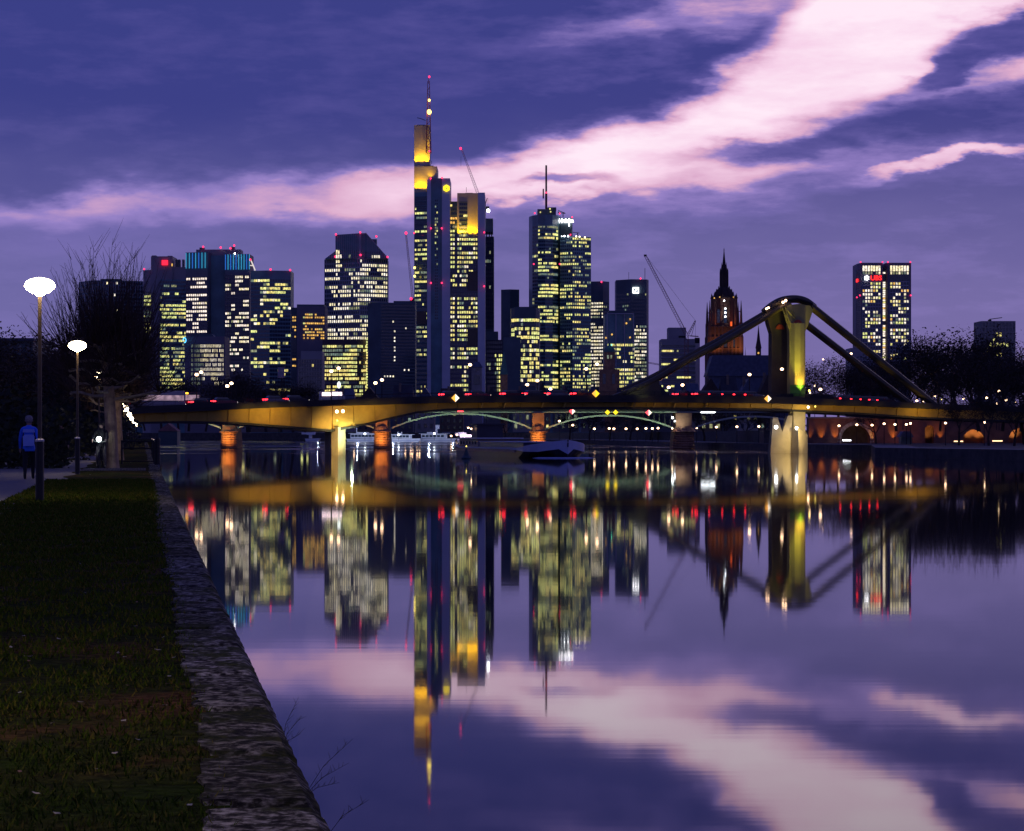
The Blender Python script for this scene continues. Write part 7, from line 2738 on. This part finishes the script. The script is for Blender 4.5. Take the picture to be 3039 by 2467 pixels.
# ------------------------------------------------------------------ people
skin = pmat('skin', (.35, .22, .17), .6, 0, .05, 5)
def person(pos, rz, label, top_m, leg_m, hair_m, pose='walk', scale=1.0, hair_long=False, cat='person'):
    J, Ed, Rd = [], [], []
    def v(x, y, z, r_):
        J.append((x, y, z))
        Rd.append(r_)
        return len(J) - 1
    st = .20 if pose == 'walk' else .05
    pel = v(0, 0, .93, .145)
    wa = v(0, .0, 1.08, .13)
    ch = v(0, .01, 1.30, .165)
    ub = v(0, .0, 1.44, .11)
    nk = v(0, .0, 1.52, .055)
    hb = v(0, .02, 1.60, .085)
    ht = v(0, .015, 1.70, .085)
    Ed += [(pel, wa), (wa, ch), (ch, ub), (ub, nk), (nk, hb), (hb, ht)]
    for s_ in (-1, 1):
        f_ = s_ * st
        sh_ = v(s_ * .19, 0, 1.42, .065)
        if pose == 'ride':
            el_ = v(s_ * .27, .22, 1.20, .045)
            wr = v(s_ * .25, .48, 1.10, .032)
            hn = v(s_ * .25, .56, 1.09, .03)
        else:
            el_ = v(s_ * .25, -f_ * .5 - .03, 1.13, .045)
            wr = v(s_ * .26, -f_ * .9 + .08, .90, .032)
            hn = v(s_ * .26, -f_ * .95 + .11, .82, .03)
        Ed += [(ub, sh_), (sh_, el_), (el_, wr), (wr, hn)]
        for fg in range(4):
            b0 = v(J[hn][0] + s_ * (fg - 1.5) * .004, J[hn][1] + (fg - 1.5) * .020, J[hn][2] - .045, .0095)
            b1 = v(J[hn][0] - s_ * .008, J[hn][1] + (fg - 1.5) * .021 + .006, J[hn][2] - .085 + .004 * abs(fg - 1.4), .008)
            Ed += [(hn, b0), (b0, b1)]
        th_ = v(J[hn][0] - s_ * .01, J[hn][1] + .045, J[hn][2] - .02, .010)
        Ed += [(hn, th_)]
        hp = v(s_ * .095, 0, .88, .105)
        if pose == 'ride':
            kn = v(s_ * .13, .16 if s_ > 0 else .03, .50, .068)
            an = v(s_ * .15, .02, .09 if s_ < 0 else .14, .045)
        else:
            kn = v(s_ * .10, f_ * .55 + .05, .49, .070)
            an = v(s_ * .10, f_ * 1.15 - .03, .09, .045)
        to = v(J[an][0], J[an][1] + .15, .04 if J[an][2] < .1 else .09, .04)
        Ed += [(pel, hp), (hp, kn), (kn, an), (an, to)]
    me = bpy.data.meshes.new('person')
    me.from_pydata(J, Ed, [])
    o = bpy.data.objects.new('person', me)
    COL.objects.link(o)
    md = o.modifiers.new('skin', 'SKIN')
    for i, sv in enumerate(me.skin_vertices[0].data):
        sv.radius = (Rd[i], Rd[i])
        sv.use_root = (i == 0)
    sd = o.modifiers.new('sub', 'SUBSURF')
    sd.levels = sd.render_levels = 2
    dg = bpy.context.evaluated_depsgraph_get()
    m2 = bpy.data.meshes.new_from_object(o.evaluated_get(dg))
    bpy.data.objects.remove(o)
    m2.name = 'person'
    m2.materials.clear()
    shoe = pmat('dark_shoes', (.015, .015, .015), .6, 0, .1, 5)
    for m_ in (skin, top_m, leg_m, shoe):
        m2.materials.append(m_)
    mi = []
    for pl_ in m2.polygons:
        c = pl_.center
        if c.z > 1.50:
            k = 0
        elif c.z > .86 and not (abs(c.x) > .2 and c.z < .88):
            k = 1
            if pose == 'ride' and c.y > .50:
                k = 0
        elif abs(c.x) > .215:
            k = 0
        elif c.z < .10:
            k = 3
        else:
            k = 2
        mi.append(k)
    m2.polygons.foreach_set('material_index', mi)
    m2.polygons.foreach_set('use_smooth', [True] * len(m2.polygons))
    o = bpy.data.objects.new('person', m2)
    COL.objects.link(o)
    o.location = pos
    o.rotation_euler = (0, 0, rz)
    o.scale = (scale,) * 3
    tag(o, label, cat)
    hb_ = MB()
    hb_.lathe([(.075, 1.60), (.105, 1.66), (.112, 1.72), (.09, 1.785), (.03, 1.81)], 0, -.012, 12)
    if hair_long:
        hb_.lathe([(.05, 1.47), (.09, 1.52), (.10, 1.62), (.08, 1.68)], 0, -.05, 10)
    rput('hair', hb_, hair_m, o, smooth=True)
    jb = MB()      # jacket hem, collar
    jb.lathe([(.165, .80), (.172, .84), (.150, 1.0)], 0, 0, 14, ax=1.0, ay=.82)
    jb.lathe([(.075, 1.47), (.085, 1.50), (.075, 1.535)], 0, 0, 12)
    rput('jacket_trim', jb, top_m, o, smooth=True)
    fb = MB()      # face: nose, eyes, mouth, ears
    fb.ball((0, .118, 1.645), .014, 6)
    fb.box(-.022, .022, .098, .106, 1.600, 1.606)
    for s_ in (-1, 1):
        fb.ball((s_ * .033, .100, 1.672), .009, 6)
        fb.ball((s_ * .096, .01, 1.655), .022, 6)
    rput('face', fb, skin, o)
    return o
blue = pmat('bright_blue_jacket', (.03, .17, .95), .7, 0, .15, 3)
blue2 = pmat('light_blue_backpack', (.25, .38, .95), .7, 0, .1, 3)
darkc = pmat('black_clothes', (.012, .012, .016), .9, 0, .2, 3)
greyh = pmat('grey_hair', (.22, .20, .22), .8, 0, .2, 20)
darkh = pmat('dark_hair', (.02, .015, .012), .7, 0, .2, 20)
jeans = pmat('faded_jeans', (.10, .085, .085), .9, 0, .3, 4)
Yp = 66.5
rzq = math.atan2(D.y, D.x) - math.pi / 2
p1 = person((X_(86, Yp), Yp, GZ + .004), rzq, 'person in a bright blue jacket and dark trousers walking away on the path', blue, darkc, greyh, 'walk', 1.02)
mb = MB()
mb.outline([(-.15, .95), (.15, .95), (.16, 1.22), (.10, 1.27), (-.10, 1.27), (-.16, 1.22)], -.25, -.13)
rput('pale_back_panel', mb, blue2, p1)
mb = MB()
mb.outline([(-.17, 1.33), (.17, 1.33), (.15, 1.42), (-.15, 1.42)], -.175, -.10)
rput('shoulder_yoke', mb, blue2, p1)
Yp = 93
person((X_(184, Yp), Yp, GZ + .004), rzq + math.pi, 'person in all black clothes walking on the path between the two nearer lamps', darkc, darkc, darkh, 'walk', 1.0, True)
Yp = 88
cyc = person((X_(301, Yp), Yp, GZ + .004), math.pi, 'person in a dark jacket and faded jeans standing astride a bicycle by the plane tree', darkc, jeans, darkh, 'ride', 1.0)
bk = thing('bicycle', (X_(301, Yp), Yp, GZ + .004), 'bicycle with a dazzling white front lamp beside the plane tree', 'bicycle', rz=math.pi)
steel = pmat('dark_bicycle_frame', (.03, .03, .035), .4, .4, .1, 4)
def ring(mb, c, R_, r_, n_=22):
    pts = [(c[0], c[1] + R_ * math.cos(2 * math.pi * k / n_), c[2] + R_ * math.sin(2 * math.pi * k / n_)) for k in range(n_ + 1)]
    mb.tube(pts, r_, 5, caps=False)
for y in (-.52, .52):
    mb = MB()
    ring(mb, (0, y, .34), .32, .022)
    for k in range(10):
        a = 2 * math.pi * k / 10
        mb.tube([(0, y, .34), (0, y + .31 * math.cos(a), .34 + .31 * math.sin(a))], .0025, 3)
    rput('wheel', mb, tyre, bk)
mb = MB()
bb_, hd_, st_ = (0, -.08, .30), (0, .36, .86), (0, -.22, .82)
for a, b in ((bb_, hd_), (bb_, st_), (st_, hd_), (bb_, (0, -.52, .34)), (st_, (0, -.52, .34)), (hd_, (0, .52, .34)), (hd_, (0, .33, 1.0))):
    mb.tube([a, b], .017, 6)
rput('frame', mb, steel, bk)
mb = MB()
mb.tube([(-.28, .40, 1.07), (-.12, .34, 1.02), (.12, .34, 1.02), (.28, .40, 1.07)], .014, 6)
rput('handlebar', mb, steel, bk)
mb = MB()
mb.box(-.07, .07, -.36, -.10, .86, .91)
rput('saddle', mb, steel, bk)
mb = MB()
mb.tube([(0, .42, 1.12), (0, .50, 1.12)], [.04, .06], 10)
mb.ball((0, .54, 1.12), .10, 8)
rput('front_lamp', mb, emat('dazzling_bicycle_lamp', (.85, 1, .97), 16), bk)
# red signal lights at the far left
for q, (u, v, r_) in enumerate(((6, 1225, .16), (15, 1215, .07))):
    Yl = 150
    t_ = thing('traffic_light', (X_(u, Yl), Yl, GZ), ('large glowing red signal light at the far left edge', 'small red signal light above the large one at the far left edge')[q], 'traffic light')
    mb = MB()
    mb.tube([(X_(u, Yl), Yl, GZ), (X_(u, Yl), Yl, Z_(v, Yl) - .1)], .05, 5)
    mb.box(X_(u, Yl) - .12, X_(u, Yl) + .12, Yl + .17, Yl + .3, Z_(v, Yl) - .5, Z_(v, Yl) + .2)
    put('post', mb, black_metal, t_)
    mb = MB()
    mb.ball(P(u, v, Yl), r_, 8)
    put('red_lamp', mb, emat('red_signal_lamp', (1, .05, .05), 8), t_)

# floodlights added to stand in for the glare of the far path lamps
Yl = 236
fl = thing('added_glare_lamp', (X_(372, Yl), Yl, GZ), 'added dazzling floodlight standing for lamp glare right of the plane tree trunk', 'floodlight')
mb = MB()
mb.tube([(X_(372, Yl), Yl + .2, GZ), (X_(372, Yl), Yl + .2, Z_(1212, Yl))], .07, 6)
put('post', mb, black_metal, fl)
mb = MB()
mb.ball(P(372, 1212, Yl), .33, 10)
put('lamp_head', mb, emat('added_glare_glow', (1, .80, .52), 30), fl, smooth=True)
for q, (u, v, r_) in enumerate(((384, 1231, .24), (391, 1243, .24), (398, 1255, .24), (405, 1262, .2))):
    Yl = 250 + q * 35
    fl = thing('added_glare_lamp', (X_(u, Yl), Yl, GZ), '%s of four smaller added lamps in line below the added dazzling floodlight' % ORD[q], 'floodlight', 'added small floodlights in line on the quay')
    mb = MB()
    mb.tube([(X_(u, Yl), Yl + .2, GZ), (X_(u, Yl), Yl + .2, Z_(v, Yl))], .06, 5)
    put('post', mb, black_metal, fl)
    mb = MB()
    mb.ball(P(u, v, Yl), r_, 8)
    put('lamp_head', mb, emat('added_glare_glow', (1, .80, .52), 30), fl, smooth=True)
